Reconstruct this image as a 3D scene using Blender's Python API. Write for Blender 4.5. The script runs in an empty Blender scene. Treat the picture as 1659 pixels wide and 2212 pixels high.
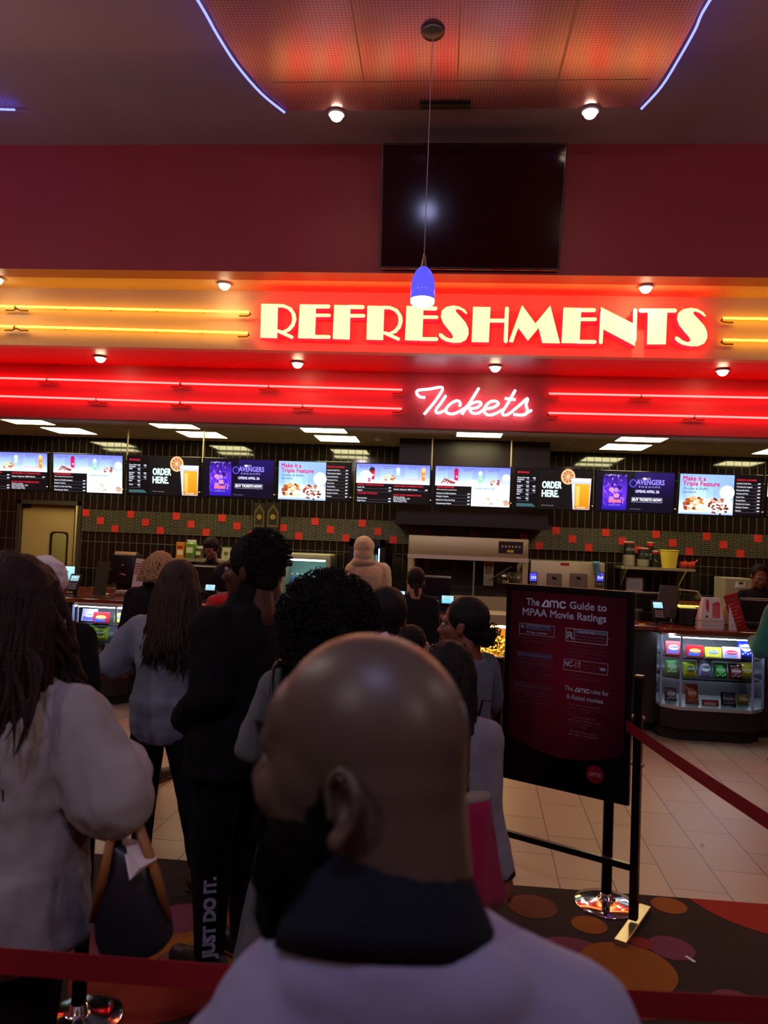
import bpy, bmesh, math, random
import numpy as np
from mathutils import Vector as V, Matrix, noise
random.seed(7)
R_ = math.radians
sc = bpy.context.scene
COL = sc.collection
# ---------------------------------------------------------------- camera
W_, H_, FP = 1659, 2212, 1600.0
YAW, PITCH, ROLL = R_(4.45), R_(2.4), R_(2.3)
CAM = V((0, 0, 1.75))
_f = V((-math.sin(YAW) * math.cos(PITCH), math.cos(YAW) * math.cos(PITCH), math.sin(PITCH)))
_r = V((math.cos(YAW), math.sin(YAW), 0)); _u = _r.cross(_f)
AX = _r * math.cos(ROLL) + _u * math.sin(ROLL); AU = -_r * math.sin(ROLL) + _u * math.cos(ROLL)
cd = bpy.data.cameras.new('camera'); cam = bpy.data.objects.new('camera', cd); COL.objects.link(cam)
cd.sensor_fit = 'VERTICAL'; cd.sensor_height = 36.0; cd.lens = 36.0 * FP / H_; cd.clip_start = 0.05; cd.clip_end = 100
cam.matrix_world = Matrix(((AX.x, AU.x, -_f.x, CAM.x), (AX.y, AU.y, -_f.y, CAM.y), (AX.z, AU.z, -_f.z, CAM.z), (0, 0, 0, 1)))
sc.camera = cam
cd.dof.use_dof = True; cd.dof.focus_distance = 5.0; cd.dof.aperture_fstop = 3.4
# ---------------------------------------------------------------- world and exposure
wd = bpy.data.worlds.new('world'); sc.world = wd; wd.use_nodes = True
wd.node_tree.nodes['Background'].inputs[0].default_value = (0.5, 0.42, 0.5, 1)
wd.node_tree.nodes['Background'].inputs[1].default_value = 0.0
vs = sc.view_settings
vs.view_transform = 'Standard'; vs.look = 'None'; vs.gamma = 1; vs.exposure = 0.0; vs.use_curve_mapping = False
sc.cycles.max_bounces = 6; sc.cycles.diffuse_bounces = 3; sc.cycles.glossy_bounces = 3
sc.cycles.transmission_bounces = 4; sc.cycles.transparent_max_bounces = 6
sc.cycles.caustics_reflective = False; sc.cycles.caustics_refractive = False; sc.cycles.sample_clamp_indirect = 4.0
LIGHTS = []
def lamp(kind, name, loc, energy, color=(1, 1, 1), size=0.1, size_y=None, rot=(0, 0, 0), parent=None, spot=None, blend=.6):
    l = bpy.data.lights.new(name, kind); l.energy = energy; l.color = color
    if kind == 'AREA':
        l.size = size
        if size_y: l.shape = 'RECTANGLE'; l.size_y = size_y
    else:
        l.shadow_soft_size = size
    if kind == 'SPOT': l.spot_size = R_(spot or 100); l.spot_blend = blend
    o = bpy.data.objects.new(name, l); COL.objects.link(o)
    o.location = loc; o.rotation_euler = rot
    if parent is not None: o.parent = parent; o.location = V(loc) - V(parent.location)
    return o
# fill lamps added out of view over and around the queue to brighten it
HALL_FILL = [(-3.4, 2.2, 4.2, 58, (1, .86, .70)), (3.4, 1.4, 4.2, 48, (1, .84, .66)), (-2.6, -2.0, 4.2, 84, (1, .80, .74)), (2.8, -2.4, 4.2, 84, (1, .74, .68)), (-0.5, -.8, 4.6, 95, (.50, .54, 1)), (-5.5, 4.6, 4.4, 44, (.92, .78, .9)), (5.5, 4.6, 4.4, 40, (1, .66, .66))]
# ---------------------------------------------------------------- pixel to place helpers (a pixel's ray meets a real plane)
def ray(u, v): return AX * ((u - W_ / 2) / FP) - AU * ((v - H_ / 2) / FP) + _f
def WY(u, v, Y): d = ray(u, v); return CAM + d * (Y / d.y)
def WZ(u, v, z): d = ray(u, v); return CAM + d * ((z - CAM.z) / d.z)
def WD(u, v, D): return CAM + ray(u, v) * D
# ---------------------------------------------------------------- materials
def lin(c):
    return tuple((x / 12.92 if x <= .04045 else ((x + .055) / 1.055) ** 2.4) for x in c[:3])
def h(s): return lin(tuple(int(s[i:i + 2], 16) / 255 for i in (0, 2, 4)))
_M = {}
def mat(name, col=(.5, .5, .5), rough=.6, metal=0, emit=None, es=1, bump=0, bscale=60, var=0, vscale=8, sheen=0, trans=0, ior=1.45, coat=0, spec=.5, sss=0):
    if name in _M: return _M[name]
    m = bpy.data.materials.new(name); m.use_nodes = True; nt = m.node_tree; b = nt.nodes['Principled BSDF']
    b.inputs['Base Color'].default_value = (*col, 1); b.inputs['Roughness'].default_value = rough
    b.inputs['Metallic'].default_value = metal; b.inputs['IOR'].default_value = ior
    b.inputs['Specular IOR Level'].default_value = spec
    if emit: b.inputs['Emission Color'].default_value = (*emit, 1); b.inputs['Emission Strength'].default_value = es
    if sheen: b.inputs['Sheen Weight'].default_value = sheen
    if trans: b.inputs['Transmission Weight'].default_value = trans
    if coat: b.inputs['Coat Weight'].default_value = coat; b.inputs['Coat Roughness'].default_value = .12
    if sss: b.inputs['Subsurface Weight'].default_value = sss; b.inputs['Subsurface Scale'].default_value = .01; b.inputs['Subsurface Radius'].default_value = (1, .4, .25)
    if bump or var:
        tc = nt.nodes.new('ShaderNodeTexCoord')
    if bump:
        n = nt.nodes.new('ShaderNodeTexNoise'); n.inputs['Scale'].default_value = bscale; n.inputs['Detail'].default_value = 3
        bp = nt.nodes.new('ShaderNodeBump'); bp.inputs['Strength'].default_value = bump; bp.inputs['Distance'].default_value = .01
        nt.links.new(tc.outputs['Object'], n.inputs['Vector']); nt.links.new(n.outputs['Fac'], bp.inputs['Height']); nt.links.new(bp.outputs['Normal'], b.inputs['Normal'])
    if var:
        n = nt.nodes.new('ShaderNodeTexNoise'); n.inputs['Scale'].default_value = vscale; n.inputs['Detail'].default_value = 4
        mx = nt.nodes.new('ShaderNodeMix'); mx.data_type = 'RGBA'
        mx.inputs[6].default_value = (*[c * (1 - var) for c in col], 1); mx.inputs[7].default_value = (*[min(1, c * (1 + var)) for c in col], 1)
        nt.links.new(tc.outputs['Object'], n.inputs['Vector']); nt.links.new(n.outputs['Fac'], mx.inputs[0]); nt.links.new(mx.outputs[2], b.inputs['Base Color'])
    _M[name] = m; return m
def emat(name, col, s):
    if name in _M: return _M[name]
    m = bpy.data.materials.new(name); m.use_nodes = True; nt = m.node_tree; nt.nodes.clear()
    e = nt.nodes.new('ShaderNodeEmission'); e.inputs[0].default_value = (*col, 1); e.inputs[1].default_value = s
    o = nt.nodes.new('ShaderNodeOutputMaterial'); nt.links.new(e.outputs[0], o.inputs[0]); _M[name] = m; return m
def picmat(name, emission=0, rough=.4, spec=.5):
    if name in _M: return _M[name]
    m = bpy.data.materials.new(name); m.use_nodes = True; nt = m.node_tree; b = nt.nodes['Principled BSDF']
    a = nt.nodes.new('ShaderNodeVertexColor'); a.layer_name = 'Col'
    b.inputs['Roughness'].default_value = rough; b.inputs['Specular IOR Level'].default_value = spec
    if emission:
        b.inputs['Base Color'].default_value = (.01, .01, .01, 1)
        nt.links.new(a.outputs[0], b.inputs['Emission Color']); b.inputs['Emission Strength'].default_value = emission
    else:
        nt.links.new(a.outputs[0], b.inputs['Base Color'])
    _M[name] = m; return m
def glass(name='clear_glass', tint=(.9, .95, .95), op=.12):
    if name in _M: return _M[name]
    m = bpy.data.materials.new(name); m.use_nodes = True; nt = m.node_tree; nt.nodes.clear()
    t = nt.nodes.new('ShaderNodeBsdfTransparent'); t.inputs[0].default_value = (*tint, 1)
    g = nt.nodes.new('ShaderNodeBsdfGlossy'); g.inputs['Roughness'].default_value = .03
    fr = nt.nodes.new('ShaderNodeFresnel'); fr.inputs[0].default_value = 1.45
    mx = nt.nodes.new('ShaderNodeMixShader'); o = nt.nodes.new('ShaderNodeOutputMaterial')
    nt.links.new(fr.outputs[0], mx.inputs[0]); nt.links.new(t.outputs[0], mx.inputs[1]); nt.links.new(g.outputs[0], mx.inputs[2]); nt.links.new(mx.outputs[0], o.inputs[0])
    _M[name] = m; return m
# ---------------------------------------------------------------- mesh builder
_MAT4 = {}
def tag(o, label=None, cat=None, group=None, kind=None):
    if label: o['label'] = label
    if cat: o['category'] = cat
    if group: o['group'] = group
    if kind: o['kind'] = kind
    return o
def thing(name, label, cat, loc=(0, 0, 0), rz=0, group=None):
    o = bpy.data.objects.new(name, None); COL.objects.link(o); o.location = loc; o.rotation_euler = (0, 0, rz); o.empty_display_size = .05
    _MAT4[o.name] = Matrix.Translation(V(loc)) @ Matrix.Rotation(rz, 4, 'Z')
    return tag(o, label, cat, group)
class MB:
    def __init__(s, T=None): s.v = []; s.f = []; s.m = []; s.T = T
    def add(s, vs_, fs, mi=0):
        b = len(s.v); s.v += [(s.T @ V(p)) if s.T else V(p) for p in vs_]; s.f += [tuple(b + i for i in f) for f in fs]; s.m += [mi] * len(fs); return s
    def box(s, c, d, rot=None, mi=0):
        c = V(c); x, y, z = d[0] / 2, d[1] / 2, d[2] / 2
        P = [V((a, b, e)) for a in (-x, x) for b in (-y, y) for e in (-z, z)]
        if rot is not None: P = [rot @ p for p in P]
        return s.add([p + c for p in P], [(0, 1, 3, 2), (4, 6, 7, 5), (0, 4, 5, 1), (2, 3, 7, 6), (0, 2, 6, 4), (1, 5, 7, 3)], mi)
    def bb(s, a, b, mi=0):
        return s.box([(a[i] + b[i]) / 2 for i in range(3)], [abs(a[i] - b[i]) for i in range(3)], None, mi)
    def rbox(s, c, d, r=.01, rot=None, mi=0, n=2):
        bm = bmesh.new(); bmesh.ops.create_cube(bm, size=1)
        for v in bm.verts: v.co = V((v.co.x * d[0], v.co.y * d[1], v.co.z * d[2]))
        bmesh.ops.bevel(bm, geom=list(bm.edges), offset=min(r, min(d) * .49), segments=n, affect='EDGES', profile=.6)
        bm.verts.index_update(); c = V(c)
        P = [(rot @ v.co if rot is not None else v.co.copy()) + c for v in bm.verts]; F = [tuple(v.index for v in f.verts) for f in bm.faces]; bm.free()
        return s.add(P, F, mi)
    def ring_loft(s, rings, cap=True, mi=0, closed=False):
        n = len(rings[0]); P = [p for r in rings for p in r]; F = []
        K = len(rings)
        for k in range(K if closed else K - 1):
            a = k * n; b = ((k + 1) % K) * n
            for i in range(n): F.append((a + i, a + (i + 1) % n, b + (i + 1) % n, b + i))
        if cap and not closed: F.append(tuple(range(n - 1, -1, -1))); F.append(tuple((K - 1) * n + i for i in range(n)))
        return s.add(P, F, mi)
    def cyl(s, a, b, r0, r1=None, n=16, mi=0):
        a, b = V(a), V(b); r1 = r0 if r1 is None else r1; d = (b - a).normalized()
        x = d.orthogonal().normalized(); y = d.cross(x)
        return s.ring_loft([[p + (x * math.cos(2 * math.pi * i / n) + y * math.sin(2 * math.pi * i / n)) * r for i in range(n)] for p, r in ((a, r0), (b, r1))], True, mi)
    def tube(s, pts, r, n=8, mi=0, flat=None, up=None):
        pts = [V(p) for p in pts]; K = len(pts); rs = r if isinstance(r, (list, tuple)) else [r] * K; rings = []; px = None
        for k in range(K):
            d = (pts[min(k + 1, K - 1)] - pts[max(k - 1, 0)])
            d = d.normalized() if d.length > 1e-9 else V((0, 0, 1))
            if up is not None: x = d.cross(V(up)); x = x.normalized() if x.length > 1e-6 else d.orthogonal().normalized()
            elif px is None: x = d.orthogonal().normalized()
            else: x = (px - d * px.dot(d)); x = x.normalized() if x.length > 1e-6 else d.orthogonal().normalized()
            px = x; y = d.cross(x); fl = flat or 1
            rings.append([pts[k] + (x * math.cos(2 * math.pi * i / n) + y * math.sin(2 * math.pi * i / n) * fl) * rs[k] for i in range(n)])
        return s.ring_loft(rings, True, mi)
    def lathe(s, prof, c=(0, 0, 0), n=24, mi=0, sx=1, sy=1, axis=None):
        c = V(c); Q = axis or Matrix.Identity(3)
        rings = [[c + Q @ V((max(r, 1e-4) * math.cos(2 * math.pi * i / n) * sx, max(r, 1e-4) * math.sin(2 * math.pi * i / n) * sy, z)) for i in range(n)] for r, z in prof]
        return s.ring_loft(rings, True, mi)
    def ell(s, c, r, rot=None, n=16, m=10, mi=0):
        c = V(c); P = [V((0, 0, -1))]
        for j in range(1, m):
            t = -math.pi / 2 + math.pi * j / m
            P += [V((math.cos(t) * math.cos(2 * math.pi * i / n), math.cos(t) * math.sin(2 * math.pi * i / n), math.sin(t))) for i in range(n)]
        P.append(V((0, 0, 1))); F = []
        for i in range(n): F.append((0, 1 + (i + 1) % n, 1 + i))
        for j in range(m - 2):
            a = 1 + j * n; b = a + n
            for i in range(n): F.append((a + i, a + (i + 1) % n, b + (i + 1) % n, b + i))
        a = 1 + (m - 2) * n
        for i in range(n): F.append((a + i, a + (i + 1) % n, len(P) - 1))
        P = [V((p.x * r[0], p.y * r[1], p.z * r[2])) for p in P]
        if rot is not None: P = [rot @ p for p in P]
        return s.add([p + c for p in P], F, mi)
    def cap(s, a, b, r0, r1=None, n=12, mi=0):
        a, b = V(a), V(b); r1 = r0 if r1 is None else r1; d = b - a; L = d.length; d = d.normalized() if L > 1e-6 else V((0, 0, 1))
        x = d.orthogonal().normalized(); y = d.cross(x); rings = []
        for t in (-89, -60, -30, 0): rings.append((a + d * r0 * math.sin(R_(t)), r0 * math.cos(R_(t))))
        for t in (0, 30, 60, 89): rings.append((b + d * r1 * math.sin(R_(t)), r1 * math.cos(R_(t))))
        return s.ring_loft([[p + (x * math.cos(2 * math.pi * i / n) + y * math.sin(2 * math.pi * i / n)) * r for i in range(n)] for p, r in rings], True, mi)
    def poly(s, pts, off, mi=0):   # extrude a planar outline by the vector off
        n = len(pts); off = V(off); P = [V(p) for p in pts] + [V(p) + off for p in pts]
        return s.add(P, [tuple(range(n)), tuple(range(2 * n - 1, n - 1, -1))] + [(i, n + i, n + (i + 1) % n, (i + 1) % n) for i in range(n)], mi)
    def quad(s, a, b, c, d, mi=0): return s.add([a, b, c, d], [(0, 1, 2, 3)], mi)
    def build(s, name, mats, parent=None, smooth=False, local=False, label=None, auto=None):
        me = bpy.data.meshes.new(name); P = s.v
        if parent is not None and not local:
            I = _MAT4[parent.name].inverted(); P = [I @ p for p in P]
        me.from_pydata([tuple(p) for p in P], [], s.f); me.update()
        for m in (mats if isinstance(mats, (list, tuple)) else [mats]): me.materials.append(m)
        if len(me.materials) > 1: me.polygons.foreach_set('material_index', s.m)
        bm = bmesh.new(); bm.from_mesh(me); bmesh.ops.recalc_face_normals(bm, faces=bm.faces); bm.to_mesh(me); bm.free()
        if smooth:
            me.polygons.foreach_set('use_smooth', [True] * len(me.polygons))
            if auto: me.set_sharp_from_angle(angle=R_(auto))
        o = bpy.data.objects.new(name, me); COL.objects.link(o)
        if parent is not None: o.parent = parent; _MAT4[o.name] = _MAT4[parent.name]
        else: _MAT4[o.name] = Matrix.Identity(4)
        if label: o['label'] = label
        return o
def struct(name, mb, m, **k): return tag(mb.build(name, m, **k), kind='structure')
def fuse(o, voxel=.01, smooth=6, fac=.5, deform=None, disp=0, dscale=8, stretch=(1, 1, 1), seed=0):
    md = o.modifiers.new('r', 'REMESH'); md.mode = 'VOXEL'; md.voxel_size = voxel; md.use_smooth_shade = True
    if smooth: s2 = o.modifiers.new('s', 'SMOOTH'); s2.iterations = smooth; s2.factor = fac
    dg = bpy.context.evaluated_depsgraph_get(); me = bpy.data.meshes.new_from_object(o.evaluated_get(dg))
    old = o.data; mats = list(old.materials); o.modifiers.clear(); o.data = me; bpy.data.meshes.remove(old)
    me.materials.clear()
    for m in mats: me.materials.append(m)
    if deform or disp:
        sd = V((seed * 3.1, seed * 1.7, seed * .9)); nn = [v.normal.copy() for v in me.vertices]
        for v, n in zip(me.vertices, nn):
            p = v.co.copy()
            if deform: p = deform(p, n)
            if disp:
                q = V((p.x * stretch[0], p.y * stretch[1], p.z * stretch[2])) * dscale + sd
                p = p + n * disp * (noise.noise(q) + .5 * noise.noise(q * 2.3) + .8 * (.3 - abs(noise.noise(V((q.x * 1.7 + q.z, q.y * 1.7, q.z * 1.3))))))
            v.co = p
        me.update()
    me.polygons.foreach_set('use_smooth', [True] * len(me.polygons))
    return o
# ---------------------------------------------------------------- flat coloured pictures (screens, posters, packets)
_TX = {}
def txt(s, bold=0, shear=0, space=1.0):
    k = (s, bold, shear, space)
    if k in _TX: return _TX[k]
    c = bpy.data.curves.new('t', 'FONT'); c.body = s; c.size = 1; c.offset = bold; c.shear = shear; c.resolution_u = 2; c.space_character = space
    o = bpy.data.objects.new('t', c); COL.objects.link(o)
    dg = bpy.context.evaluated_depsgraph_get(); me = bpy.data.meshes.new_from_object(o.evaluated_get(dg))
    P = [(v.co.x, v.co.y) for v in me.vertices]; F = [tuple(p.vertices) for p in me.polygons]
    bpy.data.objects.remove(o); bpy.data.curves.remove(c); bpy.data.meshes.remove(me)
    xs = [p[0] for p in P] or [0]; w = (min(xs), max(xs)); _TX[k] = (P, F, w); return _TX[k]
class Pic:
    """flat picture: o = lower-left corner, ux/uy = unit axes, layers stacked by tiny steps along n"""
    def __init__(s, o, ux, uy, step=.0006):
        s.o = V(o); s.ux = V(ux).normalized(); s.uy = V(uy).normalized(); s.n = s.ux.cross(s.uy); s.k = 0; s.step = step; s.v = []; s.f = []; s.c = []
    def at(s, x, y): return s.o + s.ux * x + s.uy * y + s.n * (s.k * s.step)
    def poly(s, pts, col):
        b = len(s.v); s.v += [s.at(*p) for p in pts]; s.f.append(tuple(range(b, b + len(pts)))); s.c.append([h(col) if isinstance(col, str) else col] * len(pts)); return s
    def up(s): s.k += 1; return s
    def rect(s, x0, y0, x1, y1, col, col2=None):
        if col2 is None: return s.poly([(x0, y0), (x1, y0), (x1, y1), (x0, y1)], col)
        a, b_ = h(col), h(col2); b = len(s.v); s.v += [s.at(x0, y0), s.at(x1, y0), s.at(x1, y1), s.at(x0, y1)]; s.f.append((b, b + 1, b + 2, b + 3)); s.c.append([a, a, b_, b_]); return s
    def ell(s, x, y, rx, ry, col, n=18): return s.poly([(x + rx * math.cos(2 * math.pi * i / n), y + ry * math.sin(2 * math.pi * i / n)) for i in range(n)], col)
    def frame(s, x0, y0, x1, y1, w, col):
        s.rect(x0, y0, x1, y0 + w, col); s.rect(x0, y1 - w, x1, y1, col); s.rect(x0, y0 + w, x0 + w, y1 - w, col); return s.rect(x1 - w, y0 + w, x1, y1 - w, col)
    def text(s, t, x, y, size, col, bold=0, align='l', w=None, shear=0, ang=0):
        P, F, wd_ = txt(t, 0, shear); L = (wd_[1] - wd_[0]) * size; sx = 1
        if w: sx = w / L; L = w
        x0 = x - (L / 2 if align == 'c' else L if align == 'r' else 0); c = h(col); q = bold * size * 1.1
        for ox, oy in (((0, 0),) if bold < .006 else ((-q, -q), (-q, q), (q, -q), (q, q)) if bold < .02 else ((-q, -q), (-q, q), (q, -q), (q, q), (0, 0), (-q * .5, 0), (q * .5, 0))):
            b = len(s.v)
            for p in P: s.v.append(s.at(x0 + (p[0] - wd_[0]) * size * sx + ox, y + p[1] * size + oy))
            for f in F: s.f.append(tuple(b + i for i in f)); s.c.append([c] * len(f))
        return s
    def line(s, a, b, w, col):
        a, b = V((*a, 0)), V((*b, 0)); d = (b - a).normalized(); q = V((-d.y, d.x, 0)) * w / 2
        return s.poly([(a + q)[:2], (a - q)[:2], (b - q)[:2], (b + q)[:2]], col)
    def pl(s, pts, w, col):
        for i in range(len(pts) - 1): s.line(pts[i], pts[i + 1], w, col)
        for p in pts: s.ell(p[0], p[1], w / 2, w / 2, col, 8)
        return s
    def build(s, name, m, parent=None, label=None):
        P = s.v
        if parent is not None: I = _MAT4[parent.name].inverted(); P = [I @ p for p in P]
        me = bpy.data.meshes.new(name); me.from_pydata([tuple(p) for p in P], [], s.f); me.update(); me.materials.append(m)
        a = me.color_attributes.new('Col', 'FLOAT_COLOR', 'CORNER'); out = []
        for f, c in zip(me.polygons, s.c):
            for q in c: out += [*q, 1.0]
        a.data.foreach_set('color', out)
        o = bpy.data.objects.new(name, me); COL.objects.link(o)
        if parent is not None: o.parent = parent; _MAT4[o.name] = _MAT4[parent.name]
        if label: o['label'] = label
        return o
# ================================================================ THE ROOM
def wall_paint(name, col, rough=.75):
    return mat(name, col, rough, var=.12, vscale=1.3, bump=.08, bscale=120)
M_maroon = wall_paint('maroon_paint', h('963038'), .55)
M_ceil = wall_paint('dusky_ceiling_paint', h('a58c98'), .7)
M_cream = wall_paint('cream_paint', h('c9a27a'), .6)
M_redf = wall_paint('red_paint', h('a81f26'), .45)
M_kceil = mat('kitchen_ceiling_tile', h('b8ab98'), .8, bump=.1, bscale=90)
M_black = mat('black_plastic', h('141214'), .35)
M_blackm = mat('black_metal', h('121012'), .4, .3)
M_steel = mat('brushed_steel', h('c4b890'), .40, .8, bump=.03, bscale=40)
M_chrome = mat('chrome', h('dcdad6'), .12, 1)
M_white = mat('white_plastic', h('d8d4cc'), .5)
Y1, Y2, Y3, YB = 7.5, 8.1, 9.0, 10.8
Z1, Z2, Z3, ZC = 4.53, 3.86, 3.17, 5.89
XL, XR, YF = -8.0, 8.0, -5.5
# floor: tile field and carpet
def tile_floor_mat():
    m = bpy.data.materials.new('floor_tile'); m.use_nodes = True; nt = m.node_tree; b = nt.nodes['Principled BSDF']
    tc = nt.nodes.new('ShaderNodeTexCoord'); mp = nt.nodes.new('ShaderNodeMapping'); mp.inputs['Rotation'].default_value = (0, 0, R_(93))
    mp.inputs['Location'].default_value = (.37, .105, 0)
    br = nt.nodes.new('ShaderNodeTexBrick'); br.offset = .5; br.inputs['Color1'].default_value = (*h('a8977c'), 1); br.inputs['Color2'].default_value = (*h('9c8c73'), 1)
    br.inputs['Mortar'].default_value = (*h('4d4438'), 1); br.inputs['Scale'].default_value = 1; br.inputs['Mortar Size'].default_value = .0035
    br.inputs['Brick Width'].default_value = .58; br.inputs['Row Height'].default_value = .29
    nt.links.new(tc.outputs['Object'], mp.inputs[0]); nt.links.new(mp.outputs[0], br.inputs[0]); nt.links.new(br.outputs[0], b.inputs['Base Color'])
    b.inputs['Roughness'].default_value = .42
    return m
struct('floor', MB().bb((XL, 3.97, -.1), (XR, YB + .3, 0)), tile_floor_mat())
cp = MB(); cp.bb((XL, YF, -.1), (XR, 3.97, .004))
CC = [h('2e221e'), h('9a5c18'), h('8c2a1a'), h('7a3a52'), h('6b3a24'), h('a42a1c')]
def disc(c, r, mi, z):
    cp.ring_loft([[V((c[0] + r * math.cos(2 * math.pi * i / 40), min(3.966, c[1] + r * math.sin(2 * math.pi * i / 40)), q)) for i in range(40)] for q in (.0, z)], True, mi)
def dpx(u, v, r, mi, z): p = WZ(u, v, 0); disc(p, r, mi, z)
dpx(1273, 2000, .082, 1, .006); dpx(1445, 1958, .085, 1, .006); dpx(1355, 2093, .2, 1, .006); dpx(1665, 1935, .46, 5, .0055)
dpx(1385, 2040, .05, 2, .0068); dpx(1450, 2050, .1, 3, .006); dpx(1590, 2170, .09, 3, .006); dpx(1240, 2080, .2, 3, .0052); dpx(1370, 2160, .13, 2, .0055)
dpx(395, 1985, .13, 3, .006); dpx(440, 2030, .25, 1, .0055); dpx(340, 2100, .33, 2, .0052); dpx(240, 2030, .2, 3, .0056); dpx(1150, 1960, .12, 4, .006); dpx(60, 2000, .3, 1, .0052)
rr = random.Random(3)
for i in range(34):
    x, y = rr.uniform(-6, 6), rr.uniform(-4, 2.2); disc((x, y), rr.uniform(.06, .33), rr.choice([1, 2, 3, 4]), .005 + .0001 * i)
for i in range(16):
    x = rr.uniform(2.2, 6) * rr.choice([-1, 1]); disc((x, rr.uniform(2.3, 3.6)), rr.uniform(.06, .3), rr.choice([1, 2, 3, 4]), .005 + .0001 * i)
struct('floor_carpet', cp, [mat('carpet_%d' % i, c, .95, bump=.5, bscale=420, var=.25, vscale=160) for i, c in enumerate(CC)])
# ceiling, side and front walls
struct('ceiling', MB().bb((XL, YF, ZC), (XR, Y1 + .3, ZC + .15)), M_ceil)
struct('wall_left', MB().bb((XL - .2, YF, 0), (XL, YB + .3, ZC + .15)), M_maroon)
struct('wall_right', MB().bb((XR, YF, 0), (XR + .2, YB + .3, ZC + .15)), M_maroon)
struct('wall_rear', MB().bb((XL, YF - .2, 0), (XR, YF, ZC + .15)), M_maroon)
struct('wall_upper', MB().bb((XL, Y1, Z1), (XR, Y1 + .25, ZC)), M_maroon)
# stepped bulkheads over the counter
s1 = MB(); s1.bb((XL, Y1 + .25, Z1), (XR, Y2 + .3, Z1 + .12)); s1.bb((XL, Y2, Z2), (XR, Y2 + .12, Z1))
struct('wall_sign_fascia', s1, M_cream)
s2 = MB(); s2.bb((XL, Y2 + .12, Z2), (XR, Y3 + .3, Z2 + .12)); s2.bb((XL, Y3, Z3), (XR, Y3 + .12, Z2))
struct('wall_neon_fascia', s2, M_redf)
# kitchen ceiling with its tee grid
kc = MB(); kc.bb((XL, Y3 + .12, Z3), (XR, YB, Z3 + .1))
for i in range(27): kc.bb((XL + .6 * i + .05, Y3 + .12, Z3 - .004), (XL + .6 * i + .075, YB, Z3), 1)
for y in (9.42, 10.02, 10.62): kc.bb((XL, y, Z3 - .004), (XR, y + .025, Z3), 1)
struct('ceiling_kitchen', kc, [M_kceil, mat('tee_grid', h('c8beac'), .6)])
# tiled back wall
def tile_mat():
    m = bpy.data.materials.new('black_wall_tile'); m.use_nodes = True; nt = m.node_tree; b = nt.nodes['Principled BSDF']
    tc = nt.nodes.new('ShaderNodeTexCoord'); mp = nt.nodes.new('ShaderNodeMapping'); mp.inputs['Rotation'].default_value = (R_(90), 0, 0)
    br = nt.nodes.new('ShaderNodeTexBrick'); br.offset = 0; br.inputs['Color1'].default_value = (*h('17120f'), 1); br.inputs['Color2'].default_value = (*h('1d1613'), 1)
    br.inputs['Mortar'].default_value = (*h('544b42'), 1); br.inputs['Scale'].default_value = 1; br.inputs['Mortar Size'].default_value = .0035
    br.inputs['Brick Width'].default_value = .108; br.inputs['Row Height'].default_value = .40
    nt.links.new(tc.outputs['Object'], mp.inputs[0]); nt.links.new(mp.outputs[0], br.inputs[0]); nt.links.new(br.outputs[0], b.inputs['Base Color'])
    mr = nt.nodes.new('ShaderNodeMapRange'); mr.inputs[3].default_value = .06; mr.inputs[4].default_value = .6
    nt.links.new(br.outputs['Fac'], mr.inputs[0]); nt.links.new(mr.outputs[0], b.inputs['Roughness'])
    bp = nt.nodes.new('ShaderNodeBump'); bp.inputs['Strength'].default_value = .4; bp.inputs['Distance'].default_value = .004; bp.invert = True
    nt.links.new(br.outputs['Fac'], bp.inputs['Height']); nt.links.new(bp.outputs[0], b.inputs['Normal'])
    return m
def mosaic_mat():
    m = bpy.data.materials.new('mosaic_tile'); m.use_nodes = True; nt = m.node_tree; b = nt.nodes['Principled BSDF']
    tc = nt.nodes.new('ShaderNodeTexCoord'); mp = nt.nodes.new('ShaderNodeMapping'); mp.inputs['Rotation'].default_value = (R_(90), 0, 0)
    br = nt.nodes.new('ShaderNodeTexBrick'); br.offset = .37; br.inputs['Color1'].default_value = (*h('1c1915'), 1); br.inputs['Color2'].default_value = (*h('2e2a22'), 1)
    br.inputs['Mortar'].default_value = (*h('6f6856'), 1); br.inputs['Scale'].default_value = 1; br.inputs['Mortar Size'].default_value = .0034
    br.inputs['Brick Width'].default_value = .11; br.inputs['Row Height'].default_value = .0275
    nt.links.new(tc.outputs['Object'], mp.inputs[0]); nt.links.new(mp.outputs[0], br.inputs[0]); nt.links.new(br.outputs[0], b.inputs['Base Color'])
    b.inputs['Roughness'].default_value = .3
    return m
# doorway opening in the back wall on the left
dA = WY(48, 1088, YB); dB = WY(170, 1092, YB); DX0, DX1, DZ = dA.x, dB.x, (dA.z + dB.z) / 2
bw = MB(); bw.bb((XL, YB, 0), (DX0, YB + .25, Z3 + .3)); bw.bb((DX1, YB, 0), (XR, YB + .25, Z3 + .3)); bw.bb((DX0, YB, DZ), (DX1, YB + .25, Z3 + .3))
struct('wall_back', bw, tile_mat())
mt = MB(); zt = WY(829, 1124, YB).z; zb = zt - .335
mt.bb((DX1 + .07, YB - .012, zb), (XR, YB, zt))
x0 = WY(187, 1100, YB).x; k = 0
while x0 + k * .233 < 6:
    c = x0 + k * .233; row = k % 3
    z = zt - .055 - row * .112
    if c < XR: mt.box((c, YB - .013, z), (.104, .008, .104), None, 1)
    k += 1
struct('trim_1', mt, [mosaic_mat(), mat('red_glass_tile', h('c3342c'), .2, coat=.6)])
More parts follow.
